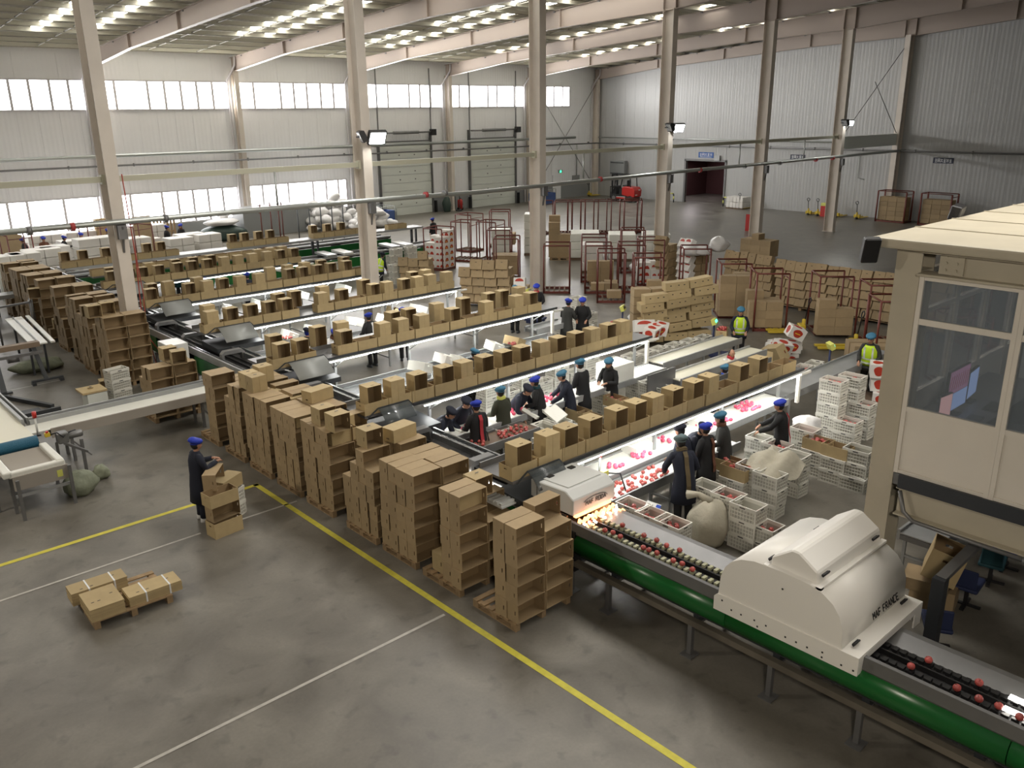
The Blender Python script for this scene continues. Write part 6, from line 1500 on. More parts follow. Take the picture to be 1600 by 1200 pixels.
for c_, w_, h_ in ((-.13, .11, .15), (.12, .09, .10)): pb.prism(arc(c_, w_, h_, 0.03), 'x', -0.2025, -0.20, 1)
ME_PRINT = pb.mesh('printed_box', ['printed', 'print_red', 'print_yel'])
def goods(x, y, rz, grid, me, words, z0=0.125, dx=0.405, dy=0.59, dz=0.303, cat='carton', name='closed_carton', nx=None):
    """grid[i][j] = number of layers at column i (along x) and j (along y)"""
    nx = len(grid); ny = len(grid[0])
    for i in range(nx):
        for j in range(ny):
            for k in range(grid[i][j]):
                u = (i - (nx-1)/2)*dx; v_ = (j - (ny-1)/2)*dy
                X = x + u*math.cos(rz) - v_*math.sin(rz); Y = y + u*math.sin(rz) + v_*math.cos(rz)
                o = bpy.data.objects.new(name, me); link(o); o.location = (X, Y, z0 + dz*k); o.rotation_euler = (0, 0, rz + random.uniform(-.03, .03))
                tag(o, '%s %s in the %s column of %s' % ('top' if k == grid[i][j] - 1 else (ORD[k] if k else 'bottom'), words[0], NTH[i*ny + j], words[1]), cat, words[0] + 's of ' + words[1])
rack(25.85, 33.55, 0.3, 'red rack holding the pallet of white and red printed boxes'); goods(25.85, 33.55, 0.3, [[5, 4], [6, 5]], ME_PRINT, ('white and red printed box', 'the big printed stack'), dx=0.45)
rack(25.9, 28.6, 0.75, 'red rack standing empty left of the third column')
rack(27.6, 31.0, 0.75, 'red rack over low cartons behind the leaning brown stack'); goods(26.9, 29.8, 0.75, [[3, 3], [3, 3]], ME_PLAIN, ('carton', 'the low block behind the leaning stack'), dx=0.5); 
rack(29.3, 33.6, 0.4, 'red rack crowded among others right of the printed boxes')
rack(28.4, 34.6, 0.4, 'red rack behind the crowded one')
rack(32.9, 36.9, 0.75, 'tall red rack standing over the wicker-brown boxes'); goods(32.2, 35.7, 0.75, [[2, 2], [2, 2]], ME_PLAIN, ('brown carton', 'the low block under the tall far rack'), z0=0.35, dx=0.5)
rack(30.6, 36.9, 0.2, 'red rack at the back of the cluster near the green panel')
rack(26.0, 25.5, 0.75, 'red rack with an empty slatted base beside the third column')
rack(27.2, 24.2, 0.75, 'red rack around the two low cartons'); goods(27.4, 24.0, 0.75, [[1, 1], [1, 0]], ME_PLAIN, ('carton', 'the pair on the rack base'), dx=0.5)
goods(28.8, 25.5, 0.75, [[3, 3], [2, 2]], ME_PLAIN, ('carton', 'the stepped block behind the paired cartons'), dx=0.5); pallet(28.8, 25.5, 'dark pallet under the stepped carton block', 0.75)
rack(28.9, 26.0, 0.75, 'red rack over the stepped carton block')
rack(28.3, 23.3, 0.75, 'red rack before the printed sacks'); rack(30.0, 23.6, 0.75, 'red rack over the red and white printed packs'); goods(30.0, 23.6, 0.75, [[2, 3], [3, 2]], ME_PRINT, ('printed pack', 'the small red and white stack'), dx=0.5)
rack(26.2, 22.6, 0.75, 'red rack with a single low carton on dark slats'); goods(26.3, 22.5, 0.75, [[1]], ME_PLAIN, ('carton', 'the lone one on dark slats'))
rack(31.9, 26.2, 0.75, 'red rack in front of the white foam blocks')
rack(26.3, 20.8, 0.75, 'red rack over the low cartons left of the leaning pile'); goods(26.3, 20.8, 0.75, [[2, 2], [3, 2]], ME_PLAIN, ('carton', 'the low block left of the leaning pile'), dx=0.5)
rack(29.3, 20.7, 0.75, 'red rack standing before the red printed leaning cartons')
rack(27.4, 17.6, 0.75, 'red rack around the tall plain pallet of cartons'); goods(27.2, 17.4, 0.75, [[5, 5], [5, 4]], ME_PLAIN, ('carton', 'the tall plain block behind the leaning pile'), dx=0.5)
rack(26.6, 15.6, 0.75, 'red rack around the cartons behind the hi-vis carrier'); goods(26.5, 15.7, 0.75, [[3, 3], [3, 4]], ME_PLAIN, ('carton', 'the block behind the hi-vis carrier'), dx=0.5)
rack(27.6, 13.8, 0.75, 'red rack around the narrow carton tower with a pallet truck'); goods(27.0, 13.3, 0.75, [[3, 4]], ME_PLAIN, ('carton', 'the narrow tower by the printed heart boxes'), dx=0.5)
rack(27.3, 11.9, 0.75, 'red rack with an empty slatted base before the long carton wall')
rack(25.2, 10.6, 0.75, 'red rack over the flat carton pile by the second hi-vis worker'); goods(24.6, 10.9, 0.75, [[2, 2], [2, 2]], ME_PLAIN, ('flat carton', 'the pile by the second hi-vis worker'), dx=0.5)
rack(24.6, 8.4, 0.75, 'red rack mostly hidden by the cabin column')
rack(29.5, 9.6, 0.75, 'red rack before the right end of the carton wall')
for k in range(6):     # nested empty racks
    rack(39.2 + 0.62*k, 37.9 - 0.55*k, 0.72, 'empty red rack in the nested far row, %s from its left end' % NTH[k])
rack(42.9, 35.3, 0.72, 'single empty red rack right of the nested far row')
rack(38.2, 38.9, 0.3, 'empty red rack turned across the left end of the nested far row')
rack(10.2, 47.0, 0.1, 'red rack standing under the low windows at far left'); rack(14.2, 48.2, 0.1, 'red rack left of the cable column under the windows'); rack(15.6, 46.0, 0.3, 'red rack by the cable column under the windows')
# red multi-hook posts
ps = thing('post_stand', 'red base frame with four tall hooked red posts before the low windows', 'stand', (21.8, 43.0, 0))
part('base', B().box(-0.75, 0.75, -0.5, 0.5, 0.75, 0.8).box(-0.75, -0.69, -0.5, 0.5, 0, 0.75).box(0.69, 0.75, -0.5, 0.5, 0, 0.75), 'rack', ps)
for x, y, h in ((-0.7, -0.1, 2.9), (-0.25, -0.35, 3.0), (0.35, -0.1, 3.1), (0.75, 0.3, 2.9)):
    q = part('post', B().tube([(x, y, 0.8), (x, y, h)], 0.035, 6), 'rack', ps)
    part('hook', B().tube([(x - .12, y, h - .05), (x + .12, y, h)], 0.02, 5).tube([(x - .1, y, h - .25), (x + .1, y, h - .2)], 0.02, 5).tube([(x - .1, y, h - .45), (x + .1, y, h - .4)], 0.02, 5), 'rack', q)
for k in range(5): single('black_post', B().tube([(0, 0, 0), (0, 0, 2.3)], 0.035, 6).box(-.15, .15, -.15, .15, 0, .03), 'dark', '%s black post standing before the grey covered stack' % NTH[k], 'post', (24.2 + 0.75*k, 44.6, 0), group='black posts')
# ================================================================== foam blocks and mixed stacks
def wrapped(x, y, w_, d_, h, label, mat='foam', rz=0.75, cols=2, rows=1, z0=0.12):
    r = thing('wrapped_stack', label, 'stack', (x, y, 0), rz)
    for i in range(cols):
        for j in range(rows):
            for k in range(max(1, int(h/0.42))):
                part('block', B().box(-w_/2 + i*w_/cols + .008, -w_/2 + (i+1)*w_/cols - .008, -d_/2 + j*d_/rows + .008, -d_/2 + (j+1)*d_/rows - .008, z0 + 0.42*k + .006, z0 + 0.42*(k+1) - .006), mat, r, None, None, None, bevel(0.03, 2))
    part('base', B().box(-w_/2, w_/2, -d_/2, d_/2, 0.0, z0 - 0.01), 'wood_dk', r)
wrapped(33.3, 30.6, 1.7, 1.5, 1.35, 'white foam block stack with rounded top, left of the three'); wrapped(34.3, 28.9, 1.6, 1.4, 1.3, 'white foam block stack in the middle of the three'); wrapped(35.6, 27.7, 1.6, 1.4, 1.3, 'white foam block stack on the right of the three')
wrapped(30.6, 27.6, 1.2, 1.0, 1.3, 'white crate-like stack with thin frame before the foam blocks', 'printed', cols=5)
wrapped(32.3, 33.4, 1.1, 1.1, 2.1, 'tall pale stack behind the third column', 'crate'); wrapped(31.3, 35.0, 1.3, 1.0, 1.3, 'low pale stack left of the third column', 'crate')
goods(32.2, 31.4, 0.75, [[4, 6], [3, 7]], ME_PLAIN, ('carton', 'the mixed brown stack right of the third column'), dx=0.5, dy=0.55); pallet(32.2, 31.4, 'dark pallet under the mixed brown stack', 0.75)
for k, (px, py, w_, h, lab) in enumerate(((10, 402, 1.2, 1.7, 'white wrapped stack at the left frame edge'), (36, 398, 1.2, 1.7, 'white wrapped stack beside the red jacketed person'), (64, 392, 1.6, 1.26, 'low white stack behind the left persons'), (80, 388, 1.5, 1.26, 'white stack before the black coated person at far left'),
        (114, 378, 1.4, 1.26, 'white stack left of the cable column'), (150, 374, 2.0, 1.68, 'wide white stack touching the cable column'), (213, 374, 1.2, 1.26, 'white stack right of the cable column'), (296, 368, 1.5, 1.26, 'white stack under the far pair, left'), (278, 374, 1.3, 1.26, 'small white stack before the far pair'), (322, 368, 1.3, 1.26, 'white stack under the far pair, right'))):
    x, y = at(px, py, h)[:2]; wrapped(x, y, w_, 1.0, h, lab, 'printed', 0.05, 2, 1)
x, y = at(232, 400, 0)[:2]; single('brown_board', B().box(-0.5, 0.5, -0.06, 0.06, 0, 2.2), 'card', 'tall brown board standing behind the seventh lane', 'board', (x, y, 0), rot=(-0.12, 0, 0.1))
x, y = at(128, 385, 0)[:2]; single('brown_board', B().box(-0.35, 0.35, -0.2, 0.2, 0, 2.0), 'card_pale', 'tall brown carton stack against the low windows at far left', 'board', (x, min(y, 51), 0))
x, y = at(24, 425, 0)[:2]; single('brown_board', B().box(-0.6, 0.6, -0.05, 0.05, 0, 1.9), 'card', 'leaning brown board behind the left wrapped stacks', 'board', (x, y + 1, 0), rot=(-0.2, 0.3, 0.3))
pr = thing('pallet_on_edge', 'pale wooden pallet standing on edge against the far wall', 'pallet', (19.5, 52.5, 0))
for i in range(7): part('deck_board', B().box(-0.6 + 0.2*i - .06, -0.6 + 0.2*i + .06, -0.06, 0, 0, 1.5), 'wood', pr)
part('stringer', B().box(-0.68, 0.68, 0.0, 0.08, 0.05, 0.15).box(-0.68, 0.68, 0.0, 0.08, 0.7, 0.8).box(-0.68, 0.68, 0.0, 0.08, 1.38, 1.48), 'wood', pr)
for k in range(4): wrapped(12.5 + 1.9*k, 51.4, 1.7, 0.9, 1.3, 'low pinkish packed stack along the window wall, %s from the left' % NTH[k], 'printed', 0.0, 3)
for k in range(3):
    for j in range(3): single('red_bundle', B().box(-0.8, 0.8, -0.35, 0.35, 0, 0.26), 'print_red' if (j + k) % 2 else 'printed', '%s bundle of the %s red and white pile along the window wall' % (ORD[j] if j else 'bottom', NTH[k]), 'bundle', (13.5 + 1.9*k, 49.8, 0.27*j), group='red and white bundles')
# ================================================================== leaning nested cartons
NC = open_box(0.26, 0.40, 0.40, hole=False)
NC.box(-0.132, -0.130, -0.03, 0.03, 0.27, 0.29, 2); ME_NEST = NC.mesh('folded_carton', ['card', 'card_in', 'black'])
ME_NESTP = open_box(0.26, 0.40, 0.40, hole=False).prism(arc(0, 0.15, 0.12, 0.25), 'x', -0.1325, -0.130, 2).mesh('folded_carton', ['printed', 'card_in', 'print_red'])
def nest_wall(x0, y0, x1, y1, cols, rows, words, me=ME_NEST, depth=1, tilt=0.36, dz=0.325, backset=0.035, base=True, ragged=0, slant=0.05):
    d = Vector((x1 - x0, y1 - y0, 0)); L_ = d.length; a = math.atan2(d.y, d.x); nrm = Vector((-d.y, d.x, 0)).normalized(); du = d.normalized()
    out = -nrm if (Vector((0, 0, 0)) - Vector((x0, y0, 0))).dot(-nrm) > 0 else nrm          # towards the camera side
    core = B()
    for i in range(cols):
        p = Vector((x0, y0, 0)) + d*((i + .5)/cols)
        nr = rows - (random.randint(0, ragged) if ragged else 0); wig = random.uniform(-.03, .03); lift = random.uniform(-.02, .03)
        for k in range(nr):
            q = p - out*(backset*k + wig) + du*(slant*(2 - k) + random.uniform(-.012, .012)) + Vector((0, 0, 0.14 + dz*k + (lift if k else 0)))
            yaw = math.atan2(out.y, out.x) + PI + random.uniform(-.05, .05)
            o = bpy.data.objects.new('folded_carton', me); link(o); o.location = q
            o.rotation_euler = (Matrix.Rotation(yaw, 3, 'Z') @ Matrix.Rotation(tilt + random.uniform(-.05, .05), 3, 'Y') @ Matrix.Rotation(random.uniform(-.03, .03), 3, 'X')).to_euler(); o.scale = (1, (L_/cols - 0.035)/0.40, 1)
            tag(o, '%s nested carton, %s column, %s' % ('topmost' if k == nr - 1 else (ORD[k] if k else 'bottom'), NTH[min(i, 29)], words), 'carton', 'nested cartons of ' + words)
            if base and k < nr - 1:
                for dd in (0.36, 0.72): c_ = q - out*(dd + .10*k*0.3); core.cbox((c_.x, c_.y, c_.z + dz/2), (0.33, L_/cols - 0.05, dz - 0.012), rot=(0, 0, yaw))
    if base:
        c = (Vector((x0, y0, 0)) + Vector((x1, y1, 0)))/2 - out*0.45
        b = B()
        for i in range(max(2, int(L_/1.2)) + 1):
            t = -L_/2 + L_*i/max(2, int(L_/1.2)); b.box(max(-L_/2, t - .06), min(L_/2, t + .06), -0.5, 0.55, 0, 0.10)
        b.box(-L_/2, L_/2, -0.5, -0.4, 0.10, 0.13).box(-L_/2, L_/2, 0.45, 0.55, 0.10, 0.13).box(-L_/2, L_/2, -0.05, 0.05, 0.10, 0.13)
        single('wooden_pallet', b, 'wood', 'long pallet row under ' + words, 'pallet', (c.x, c.y, 0), a)
        o = single('packed_cartons', core, 'card', 'cartons packed behind ' + words, 'cartons'); o['kind'] = 'stuff'
nest_wall(29.95, 17.35, 29.85, 12.5, 11, 5, 'the long leaning carton wall', ragged=0)
nest_wall(29.9, 12.3, 29.6, 10.3, 5, 5, 'the wall section beside the cabin', base=True)
nest_wall(30.4, 20.0, 30.35, 17.75, 6, 5, 'the shorter leaning wall left of the long one')
nest_wall(30.2, 22.3, 29.9, 21.4, 2, 6, 'the red printed leaning pair', ME_NESTP, tilt=0.5)
nest_wall(29.9, 23.3, 30.0, 22.7, 1, 6, 'the plain leaning column left of the red printed pair', tilt=0.6)
nest_wall(21.2, 26.3, 22.4, 24.6, 4, 5, 'the leaning brown stack behind the fourth lane', ragged=1)
nest_wall(22.4, 24.4, 22.7, 24.0, 1, 3, 'the short printed column beside the brown stack', ME_NESTP)
nest_wall(22.0, 31.7, 22.9, 30.6, 3, 4, 'the small brown stack left of the printed boxes', ragged=1)
# the big leaning pile: rows of closed flat cartons slumping sideways
FLATC = B().box(-0.40, 0.40, -0.22, 0.22, 0, 0.27)
for xx in (-.22, .05, .24): FLATC.box(xx - .025, xx + .025, -0.222, -0.22, 0.15, 0.18, 1)
ME_FLATC = FLATC.mesh('closed_carton', ['card_pale', 'black'])
rp = random.Random(77); dv_ = Vector((1.9, -1.25, 0)).normalized(); on_ = Vector((-1.25, -1.9, 0)).normalized()
for r_ in range(7):
    for c_ in range(3):
        if r_ == 6 and c_ == 0: continue
        p_ = Vector((22.05, 17.25, 0)) + dv_*(0.84*c_ + 0.12*(r_ % 2) + rp.uniform(-.04, .04)) + on_*(rp.uniform(-.05, .06) + 0.04*math.sin(r_*1.7)) 
        o = bpy.data.objects.new('closed_carton', ME_FLATC); link(o); o.location = (p_.x, p_.y, 0.06 + 0.272*r_ + (0.10*c_ if r_ else 0.02*c_))
        o.rotation_euler = (0.06*math.sin(r_*2.0), -0.07 - rp.uniform(0, .06) if r_ else 0, math.atan2(dv_.y, dv_.x) + rp.uniform(-.08, .08))
        tag(o, '%s carton of the %s column in the big slumping pile' % (ORD[r_] if r_ else 'bottom', NTH[c_]), 'carton', 'cartons of the big slumping pile')
bk = B()
for r_ in range(6):
    for c_ in range(4): p_ = Vector((22.3, 17.9, 0)) + dv_*0.62*c_; bk.cbox((p_.x, p_.y, 0.2 + .28*r_), (.58, .42, .27), rot=(0, rp.uniform(-.05, .05), math.atan2(dv_.y, dv_.x)))
o = single('packed_cartons', bk, 'card', 'cartons packed behind the big slumping pile', 'cartons'); o['kind'] = 'stuff'
nest_wall(21.2, 17.3, 21.8, 16.9, 1, 2, 'the red printed end of the big leaning pile', ME_NESTP, base=False)
# tumbled cartons and red heart boxes near the first lane end
for k, (px, py, z, rot, lab) in enumerate(((1180, 575, 0.75, (0.8, 0.5, 0.6), 'tumbled carton lying mouth down on the heap by the first lane'), (1205, 548, 0.5, (1.2, 0.3, 1.2), 'tumbled carton leaning at the back of the heap'), (1215, 585, 0.6, (0.5, -0.4, 0.2), 'tumbled carton at the right of the heap'), (1190, 545, 0.9, (0.3, 0.9, 0.9), 'tumbled carton on top of the heap'), (1168, 590, 0.9, (0.7, 0.2, 0.9), 'open carton tipping off the end of the first lane'))):
    x, y, _ = at(px, py, z); o = carton(ME_UP, x, y, z - 0.1, lab, 'tumbled cartons', rot=rot); o.scale = (1.3, 1.5, 1.4); SETTLE.append(o)
hb = B().box(-0.26, 0.26, -0.2, 0.2, 0, 0.36)
heart = [(0.15*math.cos(t)*(1 + .12*math.sin(3*t)), 0.19 + 0.13*math.sin(t)) for t in [2*PI*k/18 for k in range(18)]]
hb.prism(heart, 'y', -0.2025, -0.2, 1).prism([(-.09, .17), (.09, .17), (.09, .20), (-.09, .20)], 'y', -0.204, -0.2025, 2).prism([(p[0]*0.8, p[1]) for p in heart], 'x', -0.2625, -0.26, 1)
hb.prism([(p[0], p[1] - 0.17) for p in heart], 'z', 0.36, 0.3625, 1)
ME_HEART = hb.mesh('printed_box', ['printed', 'print_red', 'print_yel'])
for k, (px, py, z, rot) in enumerate(((1222, 505, 1.15, (0.3, 0.2, -0.4)), (1212, 512, 0.9, (0.2, 0, -0.2)), (1240, 512, 0.95, (0.1, 0.4, -0.7)), (1236, 530, 0.55, (0, 0.1, -0.6)), (1216, 525, 0.5, (0, 0, -0.3)), (1232, 548, 0.2, (0, 0, -0.5)), (1240, 535, 0.2, (0, 0, -0.9)))):
    x, y, _ = at(px, py, z); o = single('printed_box', ME_HEART, None, 'white box with red round print, %s from the top of the toppled group' % NTH[k], 'box', (x, y, max(0.0, z - 0.2)), rot=rot, group='white boxes with red round prints'); SETTLE.append(o)
for k, (px, py, z, rz) in enumerate(((1372, 578, 0.9, 0.5), (1372, 600, 0.5, 0.5), (1376, 620, 0.2, 0.4))):
    x, y, _ = at(px, py, z); single('printed_box', ME_HEART, None, 'white box with red print beside the cabin column, %s from the top' % NTH[k], 'box', (x, y, (0.74, 0.37, 0.0)[k]), rz, group='white boxes with red prints by the cabin')
for k, (px, py) in enumerate(((1024, 522), (1016, 527), (1032, 520))):
    x, y, _ = at(px, py, 0.6); single('printed_box', ME_HEART, None, 'white box with red print at the corner of the leaning pile, %s' % ('left one', 'front one', 'right one')[k], 'box', (x, y, 0.57), rot=(0.2, 0, 0.3*k))
x, y, _ = at(1318, 575, 0.35)
carton(ME_PLAIN, x, y, 0, 'closed carton under the hands of the second hi-vis worker, lower', None, 1.2); carton(ME_PLAIN, x, y, 0.302, 'closed carton under the hands of the second hi-vis worker, upper', None, 1.3)
# scales
def scale_(px, py, label, rz=0.0, glow='cyan_glow'):
    x, y, _ = at(px, py, 1.15); s_ = thing('platform_scale', label, 'scale', (x, y, 0), rz)
    part('platform', B().box(-0.3, 0.3, -0.6, 0.05, 0.10, 0.16).box(-0.26, -0.2, -0.55, 0, 0, 0.1).box(0.2, 0.26, -0.55, 0, 0, 0.1), 'blue_pad', s_)
    part('pole', B().tube([(0, 0, 0.1), (0, 0, 1.08)], 0.03), 'blue_pad', s_)
    h = part('display_head', B().cbox((0, 0, 1.16), (0.30, 0.12, 0.18), rot=(-0.4, 0, 0)), 'pale_yellow', s_)
    part('display', B().cbox((0, -0.066, 1.19), (0.22, 0.01, 0.08), rot=(-0.4, 0, 0)), glow, h)
scale_(1298, 541, 'blue platform scale with cyan display by the second hi-vis worker', 0.9); scale_(1116, 503, 'platform scale with green display in front of the hi-vis carrier', 0.4); scale_(973, 482, 'scale with yellow and black head beside the leaning pile', 0.5, 'black'); scale_(826, 455, 'small blue scale between the two mid workers', 0.4, 'grey_lt')
# pallet trucks
def truck(px, py, label, rz=0.0):
    x, y, _ = at(px, py, 0); x = min(x, 58.4); t = thing('pallet_truck', label, 'pallet truck', (x, y, 0), rz)
    part('fork', B().box(-0.25, -0.10, 0.1, 1.2, 0.06, 0.11), 'yellow_paint', t); part('fork', B().box(0.10, 0.25, 0.1, 1.2, 0.06, 0.11), 'yellow_paint', t)
    part('pump_body', B().box(-0.22, 0.22, -0.08, 0.12, 0.08, 0.32).tube([(0, -0.05, 0.1), (0, -0.05, 0.5)], 0.07), 'yellow_paint', t, None, None, None, bevel(0.03))
    part('handle', B().tube([(0, -0.08, 0.4), (0, -0.16, 1.0), (-0.10, -0.18, 1.1), (-0.10, -0.20, 1.2), (0, -0.21, 1.25), (0.10, -0.20, 1.2), (0.10, -0.18, 1.1), (0, -0.16, 1.0)], 0.022, 6), 'black', t)
    part('wheel', B().tube([(-0.08, -0.05, 0.085), (0.08, -0.05, 0.085)], 0.085, 12), 'rubber', t)
truck(1263, 336, 'yellow pallet truck by the gable wall, left of the pair', -PI/2); truck(1279, 337, 'yellow pallet truck next to the red fire box', -PI/2); truck(1310, 339, 'yellow pallet truck half hidden by the sixth column', -PI/2)
truck(1346, 341, 'dark pallet truck standing alone by the gable wall', -PI/2); truck(1190, 322, 'pallet truck behind the fifth column', -PI/2); truck(1252, 520, 'pallet truck with its loop handle before the carton wall', 0.8); truck(1333, 545, 'pallet truck behind the flat carton pile', 0.8); truck(938, 305, 'pallet truck parked left of the forklift', -PI/2)
for k in range(2):   # caged carton pallets against the gable wall
    xx, yy = 58.7, (25.5, 22.6)[k]
    goods(xx, yy, 0.0, [[5, 5, 5], [5, 5, 5]], ME_PLAIN, ('carton', ('the caged pallet nearer the pallet trucks', 'the caged pallet at the right')[k]), dy=0.6, dz=0.31)
    rk = dup(RACK0, (xx, yy, 0), 0, 'red frame around ' + ('the caged carton pallet nearer the pallet trucks', 'the right caged carton pallet by the gable wall')[k]); rk.scale = (0.95, 1.75, 1.0)
goods(39.6, 24.0, 0.0, [[3, 3, 3], [3, 3, 3]], ME_PLAIN, ('dark carton', 'the low block on the empty floor'), z0=0.13, dx=0.42, dz=0.27); pallet(39.6, 24.0, 'pallet under the low carton block on the empty floor')
carton(ME_PLAIN, 39.6, 24.1, 0.95, 'single flat carton lying on the low block on the empty floor', None, PI/2)
# red board, fire cabinets, bins, bollards
single('red_board', B().box(-0.03, 0.03, -0.22, 0.22, 0, 1.05), 'red_paint', 'small upright red board beside the fifth column', 'board', (*at(1169, 361)[:2], 0))
single('fire_box', B().box(-0.2, 0.2, -0.25, 0.25, 0, 0.75).box(-0.2, 0.2, -0.25, 0.25, 0.75, 0.95, 1), ['red_paint', 'pale_yellow'], 'red fire box with a pale top by the gable wall', 'box', (*at(1288, 338)[:2], 0))
for k, (x, lab) in enumerate(((43.3, 'red extinguisher cart between the dock doors'), (53.0, 'red extinguisher cart beside the service door'))):
    fe = thing('fire_extinguisher', lab, 'extinguisher', (x, YW - 0.7, 0)); part('cylinder', B().tube([(0, 0, 0.12), (0, 0, 0.78), (0, 0, 0.88)], [0.2, 0.2, 0.08], 12), 'red_paint', fe); part('valve', B().tube([(0, 0, 0.88), (0, 0, 1.0)], 0.04).tube([(0, 0, .98), (.15, -.1, .8), (.2, -.1, .4)], 0.015, 5), 'black', fe); part('wheel', B().tube([(-0.24, 0, 0.12), (-0.2, 0, 0.12)], 0.12, 10).tube([(0.2, 0, 0.12), (0.24, 0, 0.12)], 0.12, 10), 'rubber', fe)
sack('dark_stand', 41.9, YW - 0.8, 0, 0.35, 0.3, 1.25, 'sack_dk', 'dark shrouded stand between the dock doors', 70, cat='stand')
single('hand_truck', B().box(-.22, .22, -.25, 0, 0, .05).beam((-.2, 0, 0.1), (-.25, 0, 1.3), .05, .05).beam((.2, 0, 0.1), (.2, 0, 1.3), .05, .05).box(-.22, .22, -.25, 0, .05, .1).beam((-.25, 0, 1.3), (-.35, -.2, 1.25), .05, .05), 'dark', 'dark hand truck leaning near the red extinguisher cart', 'hand truck', (42.8, YW - 1.0, 0))
def bin_(x, y, w_, d_, h, label, mat='blue_bin'):
    r = thing('wire_bin', label, 'bin', (x, y, 0)); part('shell', B().box(-w_/2, w_/2, -d_/2, -d_/2 + .03, .1, h*.75).box(-w_/2, w_/2, d_/2 - .03, d_/2, .1, h*.75).box(-w_/2, -w_/2 + .03, -d_/2, d_/2, .1, h*.75).box(w_/2 - .03, w_/2, -d_/2, d_/2, .1, h*.75).box(-w_/2, w_/2, -d_/2, d_/2, .05, .1), mat, r)
    fr = B()
    for sx in (-w_/2, w_/2):
        for sy in (-d_/2, d_/2): fr.box(sx - .02, sx + .02, sy - .02, sy + .02, 0, h)
    part('frame', fr.tube([(-w_/2, -d_/2, h), (w_/2, -d_/2, h), (w_/2, d_/2, h), (-w_/2, d_/2, h), (-w_/2, -d_/2, h)], .02, 6), 'pipe', r); return r
bin_(34.2, 50.6, 1.1, 1.1, 1.25, 'blue bin left of the first dock door'); bin_(50.8, 51.6, 2.0, 1.2, 1.25, 'long blue bin right of the second dock door'); bin_(35.6, 52.3, 1.0, 1.0, 0.8, 'low grey bin beside the blue bin at the first dock door', 'grey_lt')
wrapped(58.8, 37.8, 1.1, 1.5, 0.9, 'white slatted bin on the floor right of the doorway', 'printed', 0.0, 2, 5, 0.08)
for k, y in enumerate((44.6, 39.2)):
    bo = thing('bollard', 'black and yellow hoop guard ' + ('left', 'right') [k] + ' of the doorway', 'bollard', (59.2, y, 0))
    for sy in (-.25, .25): part('leg', B().tube([(0, sy, 0), (0, sy, 0.25)], .05).tube([(0, sy, 0.5), (0, sy, .65)], .05), 'black', bo)
    part('hoop', B().tube([(0, -.25, .25), (0, -.25, .5)], .05).tube([(0, .25, .25), (0, .25, .5)], .05).tube([(0, -.2, .72), (0, .2, .72)], .05), 'pale_yellow', bo); part('hoop_corner', B().tube([(0, -.25, .62), (0, -.2, .72)], .05).tube([(0, .25, .62), (0, .2, .72)], .05), 'black', bo)
# racks glimpsed in the next room
for k in range(3):
    r = dup(RACK0, (64.5, 39.0 + 1.3*k, 0), 0, 'dark red rack in the next room seen through the doorway, %s from the right' % NTH[k]); r.scale = (1, 1, 1.6)
    goods(64.5, 39.0 + 1.3*k, 0, [[7, 7]], B().box(-.2, .2, -.28, .28, 0, .29).mesh('crate_red', pm('dark_red_crate', (0.10, 0.015, 0.015), 0.6)), ('red crate', 'the %s rack of the next room' % NTH[k]), cat='crate', name='stacked_crate')
add_light('next_room_daylight', 'AREA', (63, 45.8, 4.2), (62.5, 42, 0), 60, (1, 0.9, 0.95), size=1.5)
# ================================================================== forklift
fk = thing('forklift', 'red and black forklift truck parked in the gable corner', 'forklift', (57.0, 47.9, 0), PI/2)   # local +x = forwards
fk.rotation_euler = (0, 0, PI/2 + 0.1)
part('counterweight', B().prism([(-1.35, .45), (-1.4, 1.0), (-1.2, 1.25), (-0.3, 1.3), (-0.1, 1.2), (-0.1, .6), (-.9, .45)], 'y', -0.55, 0.55), 'red_paint', fk, None, None, None, bevel(0.05, 2))
part('chassis', B().box(-1.2, 0.9, -0.5, 0.5, 0.25, 0.62), 'black', fk); part('side_step', B().box(-0.45, 0.45, -0.58, 0.58, 0.3, 0.42).box(-.45, .45, -.585, .585, .42, .46, 1), ['red_paint', 'white_box'], fk)
part('cowl', B().prism([(-0.1, .6), (-0.1, 1.2), (0.15, 1.15), (0.2, .6)], 'y', -0.52, 0.52).prism([(.55, .6), (.6, 1.25), (.75, 1.3), (.95, .6)], 'y', -0.4, 0.4), 'black', fk)
part('seat', B().box(-0.45, 0.05, -0.25, 0.25, 1.28, 1.4).box(-0.5, -0.38, -0.25, 0.25, 1.35, 1.8), 'black', fk, None, None, None, bevel(0.03))
part('overhead_guard', B().beam((-0.95, -.48, 1.25), (-0.85, -.48, 2.25), .06, .06).beam((-0.95, .48, 1.25), (-0.85, .48, 2.25), .06, .06).beam((.8, -.48, .9), (.45, -.48, 2.25), .06, .06).beam((.8, .48, .9), (.45, .48, 2.25), .06, .06).box(-.9, .5, -.5, -.42, 2.22, 2.28).box(-.9, .5, .42, .5, 2.22, 2.28).box(-.9, -.82, -.5, .5, 2.22, 2.28).box(.42, .5, -.5, .5, 2.22, 2.28).box(-.5, -.44, -.5, .5, 2.22, 2.28).box(-.1, -.04, -.5, .5, 2.22, 2.28), 'black', fk)
part('mast', B().box(.95, 1.07, -.42, -.3, .1, 2.3).box(.95, 1.07, .3, .42, .1, 2.3).box(.97, 1.05, -.3, .3, 2.15, 2.27).box(.97, 1.05, -.3, .3, 1.1, 1.2).tube([(1.0, 0, .2), (1.0, 0, 2.1)], .05), 'black', fk)
part('load_backrest', B().box(1.1, 1.14, -.5, .5, .3, .38).box(1.1, 1.14, -.5, .5, 1.2, 1.26).box(1.1, 1.14, -.5, -.45, .3, 1.26).box(1.1, 1.14, .45, .5, .3, 1.26), 'black', fk)
